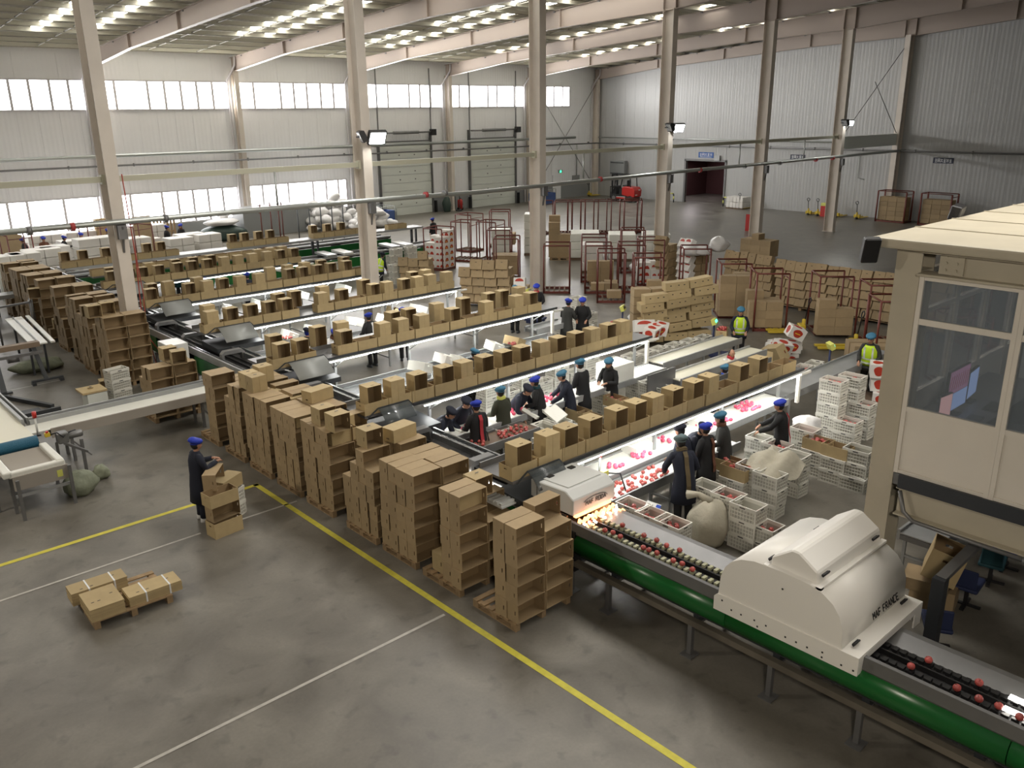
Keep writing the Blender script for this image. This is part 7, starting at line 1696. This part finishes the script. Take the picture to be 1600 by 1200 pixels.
for y in (-.3, .3): part('fork', B().box(1.12, 2.15, y - .06, y + .06, .08, .13).box(1.1, 1.15, y - .06, y + .06, .08, .8), 'black', fk)
for x, r in ((.7, .34), (-.95, .28)):
    for s_ in (-1, 1):
        wl_ = part('wheel', B().tube([(x, s_*.38, r), (x, s_*.58, r)], r, 16), 'rubber', fk); part('rim', B().tube([(x, s_*.575, r), (x, s_*.59, r)], r*.5, 12), 'grey', wl_)
part('lamp', B().box(-1.42, -1.38, -.3, -.05, .98, 1.06).box(-1.42, -1.38, .15, .4, .6, .66), 'white_box', fk)
# ================================================================== left-hand conveyors
cv = thing('belt_conveyor', 'long white belt conveyor reaching from the left machine to the sorting line', 'conveyor')
part('belt', B().box(3.6, 8.15, 19.95, 20.55, 0.86, 0.88), 'belt_white', cv); part('side_rail', B().box(4.05, 8.2, 20.55, 20.62, 0.78, 0.98).box(4.05, 8.2, 20.66, 20.70, 0.82, 1.02), 'grey_lt', cv)
part('near_side', B().box(4.3, 8.2, 19.90, 19.95, 0.68, 0.90), 'belt_grey', cv)
for x in (4.7, 7.75): part('leg', B().box(x - .03, x + .03, 19.95, 20.01, 0, .7).box(x - .03, x + .03, 20.5, 20.56, 0, .7).beam((x, 19.98, .5), (x + .35, 19.98, .04), .03, .03), 'grey', cv)
part('return_bed', B().box(4.3, 8.2, 20.0, 20.5, 0.70, 0.76), 'grey', cv)
cv2 = thing('belt_conveyor', 'wide cream belt conveyor at the left frame edge feeding the white one', 'conveyor')
part('belt', B().box(2.2, 3.9, 19.2, 24.5, 0.90, 0.92), 'belt_cream', cv2); part('side_rail', B().box(3.9, 3.97, 20.7, 24.5, 0.82, 1.0).box(4.02, 4.06, 20.7, 24.5, .85, 1.02), 'grey_lt', cv2)
for y in (20.5, 23.8): part('leg', B().box(3.85, 3.92, y, y + .07, 0, .85), 'grey', cv2)
single('brush_roller', B().tube([(2.2, 19.22, 0.93), (3.86, 19.22, 0.93)], 0.13, 16), 'blue_roll', 'dark teal brush roller across the left conveyor', 'roller')
tb = thing('infeed_table', 'grey-topped infeed table with white rim at the left frame edge', 'table')
part('top', B().box(2.5, 3.82, 17.85, 19.05, 0.84, 0.86), 'belt_grey', tb)
part('rim', B().box(3.82, 3.97, 17.75, 19.0, 0.82, 0.95).box(2.95, 3.97, 17.70, 17.85, 0.80, 0.93).box(2.85, 3.02, 17.7, 19.2, 0.82, 0.95), 'belt_white', tb, None, None, None, bevel(0.03, 2))
part('side_panel', B().box(3.0, 4.0, 17.66, 17.70, 0.55, 0.84).box(3.97, 4.0, 17.7, 19.0, .55, .82), 'belt_grey', tb); part('cross_bar', B().box(3.0, 4.0, 17.66, 17.70, 0.40, 0.46), 'grey_lt', tb)
for (x, y) in ((3.03, 17.45), (3.0, 17.9), (2.75, 18.2), (4.0, 17.6), (4.0, 18.8)): part('leg', B().box(x - .03, x + .03, y - .03, y + .03, 0.0, .84), 'grey', tb)
part('label_sticker', B().box(3.78, 3.88, 17.652, 17.66, .62, .76), 'pale_yellow', tb)
gm = thing('drive_unit', 'grey gear motor with cables and a yellow stop button at the conveyor corner', 'motor', (4.35, 19.3, 0))
part('gearbox', B().box(-.1, .12, -.12, .12, .74, .98).tube([(.1, 0, .86), (.42, 0, .86)], .085), 'grey', gm, None, None, None, bevel(.02)); part('stand', B().beam((.35, -.1, 0), (.35, -.1, .75), .06, .06).beam((0, -.1, .75), (.4, -.3, .5), .05, .05).beam((-.1, .1, 0), (-.1, .1, .74), .05, .05), 'grey', gm)
part('stop_button', B().box(-.32, -.22, -.05, .05, .95, 1.03).tube([(-.27, 0, 1.03), (-.27, 0, 1.07)], .03, 8, 1), ['yellow_paint', 'red_paint'], gm); part('cable', B().tube([(-.25, 0, .97), (-.1, -.1, 1.02), (.0, -.15, .9), (.1, -.05, .95), (.3, .05, .94)], .015, 6), 'black', gm)
lt = thing('signal_lamp', 'red-topped signal lamp on a slim white pole beside the left conveyor', 'lamp', (4.0, 19.75, 0)); part('pole', B().tube([(0, 0, .88), (0, 0, 1.28)], .022), 'white_box', lt); part('lamp_head', B().tube([(0, 0, 1.28), (0, 0, 1.42)], .045, 10), 'red_paint', lt); part('foot', B().box(-.05, .05, -.05, .05, .86, .89), 'black', lt)
sl = thing('signal_lamp', 'red-topped signal lamp rising from the first lane table beside the apple tray', 'lamp', (10.85, 9.52, 0)); part('pole', B().tube([(0, 0, .9), (0, 0, 1.45)], .02), 'pipe', sl); part('lamp_head', B().tube([(0, 0, 1.45), (0, 0, 1.55)], .04, 8), 'red_paint', sl); part('stop_button', B().box(-.02, .12, -.12, -.04, 1.08, 1.18), 'pale_yellow', sl); part('cable', B().tube([(.1, -.08, 1.12), (.3, -.25, 1.1), (.25, -.45, .8), (.35, -.6, .3)], .018, 6), 'black', sl)
sl = thing('signal_lamp', 'yellow stop button on a short post at the second lane table', 'lamp', (10.75, 13.0, 0)); part('pole', B().tube([(0, 0, .85), (0, 0, 1.2)], .02), 'pipe', sl); part('stop_button', B().box(-.06, .06, -.12, -.04, 1.08, 1.18), 'pale_yellow', sl); part('cable', B().tube([(.05, -.08, 1.12), (.2, -.2, 1.0), (.2, -.3, .7)], .015, 6), 'black', sl)
# machine frames at the far left
mf = thing('machine_stand', 'brown-topped machine frame with dark legs at the left frame edge', 'frame')
part('top_beam', B().box(3.0, 5.95, 26.9, 27.15, 1.12, 1.26), pm('brown_beam', (0.22, 0.16, 0.11), 0.6), mf); part('lower_beam', B().box(3.0, 5.95, 26.7, 26.85, .95, 1.02), 'grey', mf)
part('leg', B().beam((4.75, 27.0, 1.1), (4.75, 26.6, 0.04), .14, .1), 'dark', mf); part('leg', B().beam((5.8, 27.1, 1.1), (5.95, 26.9, 0.12), .12, .1), 'dark', mf)
part('foot_bar', B().box(5.55, 6.4, 26.85, 26.95, .08, .14).box(5.55, 5.65, 26.8, 27.0, 0, .08).box(6.3, 6.4, 26.8, 27.0, 0, .08).box(4.55, 4.95, 26.5, 26.7, 0, .05), 'dark', mf)
part('motor', B().tube([(4.3, 27.3, .85), (4.7, 27.3, .85)], .13).tube([(5.1, 27.2, .8), (5.4, 27.2, .8)], .10), 'grey', mf)
wb = thing('roller_conveyor', 'white slatted conveyor section on dark legs at far left', 'conveyor')
part('deck', B().add([(5.75, 27.1, 1.16), (6.2, 27.1, 1.16), (6.55, 31.4, 1.16), (6.05, 31.4, 1.16), (5.75, 27.1, 1.12), (6.2, 27.1, 1.12), (6.55, 31.4, 1.12), (6.05, 31.4, 1.12)], [(0, 1, 2, 3), (7, 6, 5, 4), (0, 4, 5, 1), (1, 5, 6, 2), (2, 6, 7, 3), (3, 7, 4, 0)]), 'belt_white', wb)
part('side_strip', B().beam((6.35, 27.1, 1.14), (6.72, 31.4, 1.14), .12, .05), 'belt_white', wb); part('side_strip', B().beam((5.98, 27.1, 1.185), (6.3, 31.4, 1.185), .03, .03), 'grey_lt', wb)
for (x, y) in ((5.9, 28.0), (6.3, 28.0), (6.2, 31.0), (6.6, 31.0)): part('leg', B().box(x - .03, x + .03, y - .03, y + .03, 0, 1.12), 'dark', wb)
fr = thing('post_stand', 'dark upright tube frame with many posts beside the far carton stacks', 'frame', (7.1, 33.2, 0))
b = B()
for k in range(6): b.tube([(-.1 + .12*k, -1.2 + .45*k, 0), (-.1 + .12*k, -1.2 + .45*k, 1.5)], .03, 6)
part('post_row', b, 'grey', fr); part('top_rail', B().beam((-.15, -1.3, 1.5), (.6, 1.2, 1.5), .07, .06).beam((-.15, -1.3, 1.5), (-1.1, -1.0, 1.4), .07, .06), 'grey', fr); part('post', B().tube([(-1.1, -1.0, 0), (-1.1, -1.0, 1.4)], .035, 6), 'grey', fr)
for k, (x, y) in enumerate(((6.4, 37.9), (7.0, 36.4))):
    e = thing('feed_table', ('left', 'right')[k] + ' small grey feed table with a white end at far left', 'table', (x, y, 0)); part('top', B().box(-.9, .9, -.35, .35, .95, 1.1), 'grey_lt', e); part('end_cap', B().box(-1.0, -.88, -.3, .3, .98, 1.14), 'belt_white', e)
    for sx in (-.7, .7): part('leg', B().box(sx - .04, sx + .04, -.3, .3, 0, .95), 'dark', e)
dk = thing('floor_ramp', 'dark steel ramp plates lying on the floor at the left frame edge', 'ramp'); part('plate', B().box(2.5, 5.1, 23.95, 24.5, 0, .05), 'dark', dk); part('kerb', B().box(4.3, 5.5, 23.9, 24.0, 0.0, .12).beam((5.4, 24.3, .06), (4.3, 27.0, .06), .1, .1), 'dark', dk)
x, y = at(183, 590, .6)[:2]
for k in range(3): crate(x, y, CH*k, 'bag-covered white crate beside the brown pile, ' + ('bottom', 'middle', 'top')[k] + ' of three', 'bag-covered crates', 0.2)
x, y = at(143, 611, .5)[:2]
cbx = thing('carton_lid_stack', 'square brown lid with a tape roll on a pale crate behind the white belt', 'box', (x, y, 0)); part('crate_body', B().box(-.2, .3, -.3, .2, 0, .5), 'gate', cbx); part('lid', B().cbox((0, 0, .54), (.62, .62, .05)), 'card_pale', cbx)
single('tape_roll', B().tube([(x, y + .05, .567), (x, y + .05, .60)], .07, 12).tube([(x, y + .05, .60), (x, y + .05, .605)], .035, 10, 1), ['card_pale', 'black'], 'roll of brown tape on the square lid', 'tape')
single('red_cable', B().tube([(8.62, YC - .33, 5.9), (8.66, YC - .36, 3.5), (8.60, YC - .34, 2.0), (8.72, YC - .38, 1.0), (8.95, YC - .6, .5), (9.0, YC - .7, .0)], .018, 6).tube([(8.66, YC - .33, 4.2), (8.72, YC - .36, 2.4), (8.64, YC - .4, 1.2), (8.8, YC - .5, .0)], .014, 6), 'cable_red', 'red cables hanging down the nearest far-left column', 'cable')
# cartons being packed by the aisle worker
cx_, cy_ = at(352, 826)[:2]
carton(ME_UP, cx_ - .05, cy_ - .12, 0, 'open carton on the floor at the feet of the aisle worker, lower', None, .1).scale = (1.0, 1.0, 1.2)
o = carton(ME_SIDE, cx_ - .02, cy_ - .05, .29, 'brown carton standing between the two open ones beside the aisle worker', None, .15)
carton(ME_UP, cx_ - .06, cy_ - .10, .61, 'open carton on top of the pile beside the aisle worker', None, .1)
carton(ME_DOWN, cx_ + .30, cy_ + .42, .60, 'flat pinkish carton behind the pile beside the aisle worker', None, .5); crate(cx_ + .30, cy_ + .42, 0, 'netted crate under the flat carton beside the aisle worker', None, .5); crate(cx_ + .30, cy_ + .42, .29, 'second netted crate under the flat carton beside the aisle worker', None, .5)
carton(ME_SIDE, cx_ + .02, cy_ + .30, .80, 'carton held in the hands of the aisle worker', None, .9)
# flat cartons on the pallet in the empty floor
px_, py_ = 3.42, 13.08
pl = pallet(px_, py_, 'wooden pallet with strapped flat cartons on the open floor', -0.04); 
def bundle(dx, dy, w_, d_, n, label, rz=0.0, straps=True, h=0.024):
    r = thing('flat_carton_bundle', label, 'carton bundle', (px_ + dx, py_ + dy, 0.136), rz - 0.04)
    for k in range(n):
        part('flat_carton', B().box(-w_/2 + .004*math.sin(k*2.3), w_/2 + .004*math.sin(k*1.7), -d_/2 + .004*math.sin(k*3.1), d_/2 + .004*math.cos(k*2.1), h*k + .001, h*(k+1) - .001), 'card_pale', r)
    for sx in (-.30*w_, -.12*w_, .3*w_): part('hand_hole', B().box(sx - .022, sx + .022, -.1 + .12*(sx > 0), -.085 + .12*(sx > 0), h*n, h*n + .002), 'black', r)
    if straps:
        for sx in (-w_*.18, w_*.27): part('strap', B().box(sx - .012, sx + .012, -d_/2 - .004, d_/2 + .004, h*n - .001, h*n + .003).box(sx - .012, sx + .012, -d_/2 - .006, -d_/2, 0, h*n), 'sign_white', r)
bundle(-.28, .36, .84, .34, 9, 'bundle of flat cartons with two white straps, rear left on the floor pallet'); bundle(.36, -.27, .82, .38, 7, 'bundle of flat cartons with two white straps, front right on the floor pallet'); bundle(-.38, -.18, .50, .62, 9, 'unstrapped pile of flat cartons at the front left of the floor pallet', straps=False)

# ================================================================== cabin on stilts at right
KX, KY = 11.40, 4.68
ROOF_Z = 5.86; SLAB = 2.42
cabn = thing('cabin', 'raised cream office cabin with white framed windows at the right edge', 'cabin', (0, 0, 0))
CY0 = -2.5; CX1 = 17.0
part('roof', B().box(KX - .28, CX1, CY0, KY + .42, ROOF_Z - .13, ROOF_Z), 'cabin', cabn, None, None, None, bevel(.03, 2))
for k in range(4): part('roof_seam', B().box(KX - .25 + 1.3*(k + 1), KX - .22 + 1.3*(k + 1), CY0, KY + .4, ROOF_Z, ROOF_Z + .012), 'cabin', cabn)
part('top_beam', B().box(KX - .02, KX + .02, CY0, KY - .55, 5.42, ROOF_Z - .13).box(KX - .16, KX + .16, CY0, KY - .2, 5.40, 5.43).box(KX - .16, KX + .16, CY0, KY - .2, ROOF_Z - .16, ROOF_Z - .13), 'cabin', cabn)
part('splice_plate', B().box(KX - .045, KX - .02, KY - .72, KY - .42, 5.44, ROOF_Z - .17), 'cabin', cabn)
bl = B()
for j in range(3):
    for i in range(2): bl.tube([(KX - .045, KY - .50 - .13*i, 5.50 + .09*j), (KX - .065, KY - .50 - .13*i, 5.50 + .09*j)], .018, 8)
part('bolts', bl, 'cabin', cabn)
def hcol(name_parent, x, y, z1, wf=.34, dp=.40):
    part('column_web', B().box(x - dp/2, x + dp/2, y - .008, y + .008, 0, z1), 'cabin', name_parent)
    for s_ in (-1, 1): part('column_flange', B().box(x + s_*dp/2 - .012, x + s_*dp/2 + .012, y - wf/2, y + wf/2, 0, z1), 'cabin', name_parent)
    for zz in (SLAB - .25, SLAB + .08, 5.42): part('column_stiffener', B().box(x - dp/2, x + dp/2, y - wf/2 + .01, y + wf/2 - .01, zz, zz + .015), 'cabin', name_parent)
hcol(cabn, KX + .20, KY - .02, ROOF_Z - .13)
part('lower_beam', B().box(KX - .01, KX + .01, CY0, KY - .3, SLAB - .40, SLAB - .02).box(KX - .12, KX + .14, CY0, KY - .3, SLAB - .42, SLAB - .40).box(KX - .12, KX + .14, CY0, KY - .3, SLAB - .02, SLAB), 'cabin', cabn)
part('skirting', B().box(KX - .14, KX + .0, CY0, KY - .32, SLAB, SLAB + .20), 'cabin_dark', cabn)
part('floor_slab', B().box(KX, CX1, CY0, KY, SLAB - .02, SLAB + .15), 'grey', cabn)
WZ0, WZ1, WZT = SLAB + .20, 5.40, 4.80      # wall panel bottom, window top, transom
SILL = 3.60
ycol = [KY - .22, KY - 1.46, KY - 2.55, KY - 3.7, KY - 4.9, CY0 + .0]
for i, (ya, yb) in enumerate(zip(ycol, ycol[1:])):
    fr_ = B(); xw0, xw1 = KX - .10, KX - .02
    fr_.box(xw0, xw1, ya - .06, ya - .001, WZ0, WZ1).box(xw0, xw1, yb + .001, yb + .06, WZ0, WZ1)
    for za_, zb_ in ((WZ1 - .06, WZ1 - .002), (SILL - .07, SILL), (WZT - .05, WZT + .03), (WZ0 + .002, WZ0 + .05)): fr_.box(xw0 + .003, xw1 - .003, yb + .061, ya - .061, za_, zb_)
    f_ = part('window_frame', fr_, 'cabin_white', cabn, 'white window frame')
    part('pane', B().box(KX - .065, KX - .055, yb + .06, ya - .06, SILL, WZT - .05), 'glass', f_); part('pane', B().box(KX - .065, KX - .055, yb + .06, ya - .06, WZT + .03, WZ1 - .06), 'glass', f_)
    part('wall_panel', B().box(KX - .075, KX - .04, yb + .06, ya - .06, WZ0 + .05, SILL - .07), 'cabin_white', cabn)
# side facing the hall (+y) has windows too
for i in range(4):
    xa = KX + .45 + 1.25*i; fr_ = B(); y0, y1 = KY - .1, KY - .02
    fr_.box(xa + .001, xa + .06, y0, y1, WZ0, WZ1).box(xa + 1.19, xa + 1.249, y0, y1, WZ0, WZ1)
    for za_, zb_ in ((WZ1 - .06, WZ1 - .002), (SILL - .07, SILL), (WZT - .04, WZT + .02)): fr_.box(xa + .061, xa + 1.189, y0 + .003, y1 - .003, za_, zb_)
    f_ = part('window_frame', fr_, 'cabin_white', cabn); part('pane', B().box(xa + .06, xa + 1.19, y0 + .03, y0 + .04, SILL, WZT - .04), 'glass', f_); part('pane', B().box(xa + .06, xa + 1.19, y0 + .03, y0 + .04, WZT + .02, WZ1 - .06), 'glass', f_)
    part('wall_panel', B().box(xa + .06, xa + 1.19, y0 + .02, y1 - .02, WZ0, SILL - .07), 'cabin_white', cabn)
part('back_wall', B().box(CX1 - .08, CX1, CY0, KY, SLAB, ROOF_Z - .1), 'grey_lt', cabn); part('end_wall', B().box(KX, CX1, CY0 - .08, CY0, SLAB, ROOF_Z - .1), 'cabin_white', cabn); part('ceiling_panel', B().box(KX, CX1, CY0, KY, ROOF_Z - .17, ROOF_Z - .14), 'cabin_white', cabn)
part('conduit', B().tube([(KX - .1, KY - .35, SLAB - .05), (KX - .13, KY - .45, SLAB - .33), (KX - .15, KY - .6, SLAB - .42), (KX - .15, KY - 2.0, SLAB - .45)], .03, 8).tube([(KX - .17, KY - 2.0, SLAB - .45), (KX - .17, KY - 2.06, SLAB - .45)], .045, 8), 'grey', cabn)
lp_ = thing('floodlight', 'black floodlight on the near corner of the cabin roof', 'floodlight', (KX - .36, KY + .36, ROOF_Z - .16), 0.5)
part('housing', B().cbox((0, 0, 0), (.11, .22, .34), rot=(0, -.25, .3)), 'black', lp_, None, None, None, bevel(.015)); part('bracket', B().beam((.03, 0, -.02), (.24, 0, .08), .05, .05), 'black', lp_); part('cable', B().tube([(.05, 0, -.16), (.2, -.02, -.2), (.3, -.1, -.12)], .01, 5), 'black', lp_)
lp_ = thing('floodlight', 'black floodlight on the rear edge of the cabin roof', 'floodlight', (KX + 2.75, KY + .48, ROOF_Z - .02), 0.0); part('housing', B().cbox((0, 0, .08), (.42, .16, .22), rot=(.2, 0, .2)), 'black', lp_, None, None, None, bevel(.015)); part('bracket', B().beam((0, 0, 0), (0, -.14, -.06), .05, .05), 'black', lp_)
# office furniture inside
dsk = thing('office_desk', 'long dark desk inside the cabin behind the windows', 'desk', (0, 0, 0)); DZ = SLAB + .15 + .74
part('desk_top', B().box(KX + .25, KX + 3.4, KY - 1.0, KY - .14, DZ - .03, DZ), 'grey', dsk); part('panel', B().box(KX + .3, KX + 3.3, KY - .20, KY - .17, SLAB + .15, DZ - .03), 'dark', dsk)
for x in (KX + .28, KX + 1.8, KX + 3.35): part('leg', B().box(x - .02, x + .02, KY - .95, KY - .2, SLAB + .15, DZ - .03), 'dark', dsk)
def monitor(x, y, w_, h, rz, screen, label, split=None):
    m_ = thing('monitor', label, 'monitor', (x, y, DZ), rz)
    part('bezel', B().box(-w_/2, w_/2, -.0, .04, .08, .08 + h), 'black', m_); s0 = part('screen', B().box(-w_/2 + .015, w_/2 - .015, -.004, 0, .095 + (h*.42 if split else 0), .065 + h), screen, m_)
    if split: part('screen_lower', B().box(-w_/2 + .015, w_/2 - .015, -.004, 0, .095, .085 + h*.42), split, m_)
    if split:
        wv = B()
        for k in range(9): wv.cbox((-w_/2 + .05 + k*(w_ - .1)/8, -.006, .08 + h*.70), (.012, .003, h*.34), rot=(0, .25, 0))
        part('chart_bars', wv, 'print_red', m_)
    part('stand', B().box(-.03, .03, .02, .05, .0, .12).box(-.12, .12, -.06, .1, 0, .012), 'black', m_)
monitor(KX + .34, KY - .62, .34, .36, -.1, 'screen_c', 'small pinkish monitor inside the cabin, leftmost'); monitor(KX + .90, KY - .56, .72, .62, .0, 'screen_a', 'monitor with a violet chart over a blue panel inside the cabin', 'screen_b'); monitor(KX + 1.65, KY - .50, .50, .42, .1, 'screen_b', 'small blue monitor at the back of the cabin desk')
for k in range(2): single('keyboard', B().box(-.22, .22, -.09, .09, 0, .02), 'black', 'black keyboard on the cabin desk, ' + ('nearer the window corner', 'further right')[k], 'keyboard', (KX + .80 + .80*k, KY - .84, DZ), .05)
single('computer_mouse', B().ball((0, 0, .018), .035, 8, 5, 0, (1, 1.4, .5)), 'black', 'black mouse on the cabin desk', 'mouse', (KX + .45, KY - .86, DZ))
oc = thing('office_chair', 'dark office chair inside the cabin', 'chair', (KX + 1.6, KY - 1.75, SLAB + .15), 1.6); part('seat', B().box(-.25, .25, -.25, .25, .42, .50), 'blue_pad', oc, None, None, None, bevel(.03)); part('backrest', B().box(.22, .29, -.22, .22, .55, 1.05), 'blue_pad', oc, None, None, None, bevel(.03)); part('base', B().tube([(0, 0, .05), (0, 0, .42)], .03).beam((-.3, 0, .05), (.3, 0, .05), .05, .04).beam((0, -.3, .05), (0, .3, .05), .05, .04), 'black', oc)
single('white_cabinet', B().box(-.3, .3, -.35, .35, 0, 1.25).box(-.31, -.3, -.005, .005, .05, 1.2, 1), ['white_box', 'dark'], 'white cupboard inside the cabin', 'cabinet', (KX + 4.2, KY - .8, SLAB + .15))
add_light('cabin_ceiling_light', 'AREA', (KX + 2.5, KY - 2.5, ROOF_Z - .25), (KX + 2.5, KY - 2.5, 0), 8, (.9, .95, 1.0), size=1.2)
# stair rail and clutter below the cabin
sp_ = thing('guard_post', 'dark grey post with a sloping bar behind the white hood', 'frame'); x, y = at(1447, 900, 1.25)[:2]
part('post', B().box(10.62, 10.78, 3.35, 3.51, 0, 1.62), 'cabin_dark', sp_); part('sloping_bar', B().beam((10.70, 3.43, 1.60), (12.9, 3.25, 2.05), .14, .06), 'grey', sp_)
def pad_stool(px, py, label, mat, rz=0.3, z=0.42, w_=.52, d_=.38):
    x, y, _ = at(px, py, z); s_ = thing('padded_seat', label, 'seat', (x, y, 0), rz)
    part('pad', B().box(-w_/2, w_/2, -d_/2, d_/2, z - .07, z), mat, s_, None, None, None, bevel(.03, 2)); part('backrest', B().box(-w_/2, -w_/2 + .05, -d_/2 + .03, d_/2 - .03, z, z + .3), mat, s_, None, None, None, bevel(.015))
    part('leg', B().box(-.03, .03, -.03, .03, .03, z - .07).box(-.22, .22, -.03, .03, 0, .03).box(-.03, .03, -.22, .22, 0, .03), 'black', s_)
pad_stool(1514, 908, 'dark navy padded seat under the cabin, in the middle', 'blue_pad', 0.1); pad_stool(1464, 968, 'dark navy padded seat partly behind the grey post', 'blue_pad', 0.5); pad_stool(1552, 873, 'teal padded seat under the cabin', 'teal_pad', 0.2); pad_stool(1575, 852, 'bright blue padded seat at the right edge under the cabin', 'blue_pad2', 0.1)
for k in range(1):
    o = carton(ME_PLAIN, 12.75 + .1*k, 4.15 - .6*k, 0, 'dark carton on the floor under the cabin, ' + ('left', 'right')[k], None, .2); o.scale = (1.3, 1.1, 1.3)
o = carton(ME_UP, 12.65, 4.1, .60, 'big opened carton with flaps leaning under the cabin', None, rot=(.25, .1, .3)); o.scale = (1.25, 1.5, 1.9)
o = carton(ME_PLAIN, 12.5, 4.2, .40, 'carton under the big opened one below the cabin', None, .25); o.scale = (1.2, 1.1, .65)
ex_ = single('warning_post', B().tube([(0, 0, 0), (0, 0, .75)], .05, 10).tube([(0, 0, .75), (0, 0, 1.3)], .06, 10, 1), ['brown_cloth', 'apple_pink'], 'short post wrapped with pinkish net sleeve beside the cabin column', 'post', (12.45, 4.95, 0))
table('work_bench', 13.2, 16.0, 4.3, 5.0, .78, 'grey_lt', 'pale bench under the cabin beside the padded seats')

# ================================================================== let the loose cartons rest on what is below them
bpy.context.view_layer.update()
dg_ = bpy.context.evaluated_depsgraph_get()
for o in sorted(SETTLE, key=lambda q: q.location.z):
    p = o.location.copy(); zmin = min((o.matrix_world @ Vector(c)).z for c in o.bound_box); best = None
    for dx, dy in ((0, 0), (.12, .1), (-.12, .1), (.12, -.1), (-.12, -.1)):
        hit, loc, nrm, idx, ob, mt = scene.ray_cast(dg_, Vector((p.x + dx, p.y + dy, zmin - 0.004)), Vector((0, 0, -1)))
        if hit and ob is not o and ob.parent is not o: best = loc.z if best is None else max(best, loc.z)
    if best is not None and zmin - best > 0.02:
        o.location.z -= zmin - best - 0.003
        bpy.context.view_layer.update()
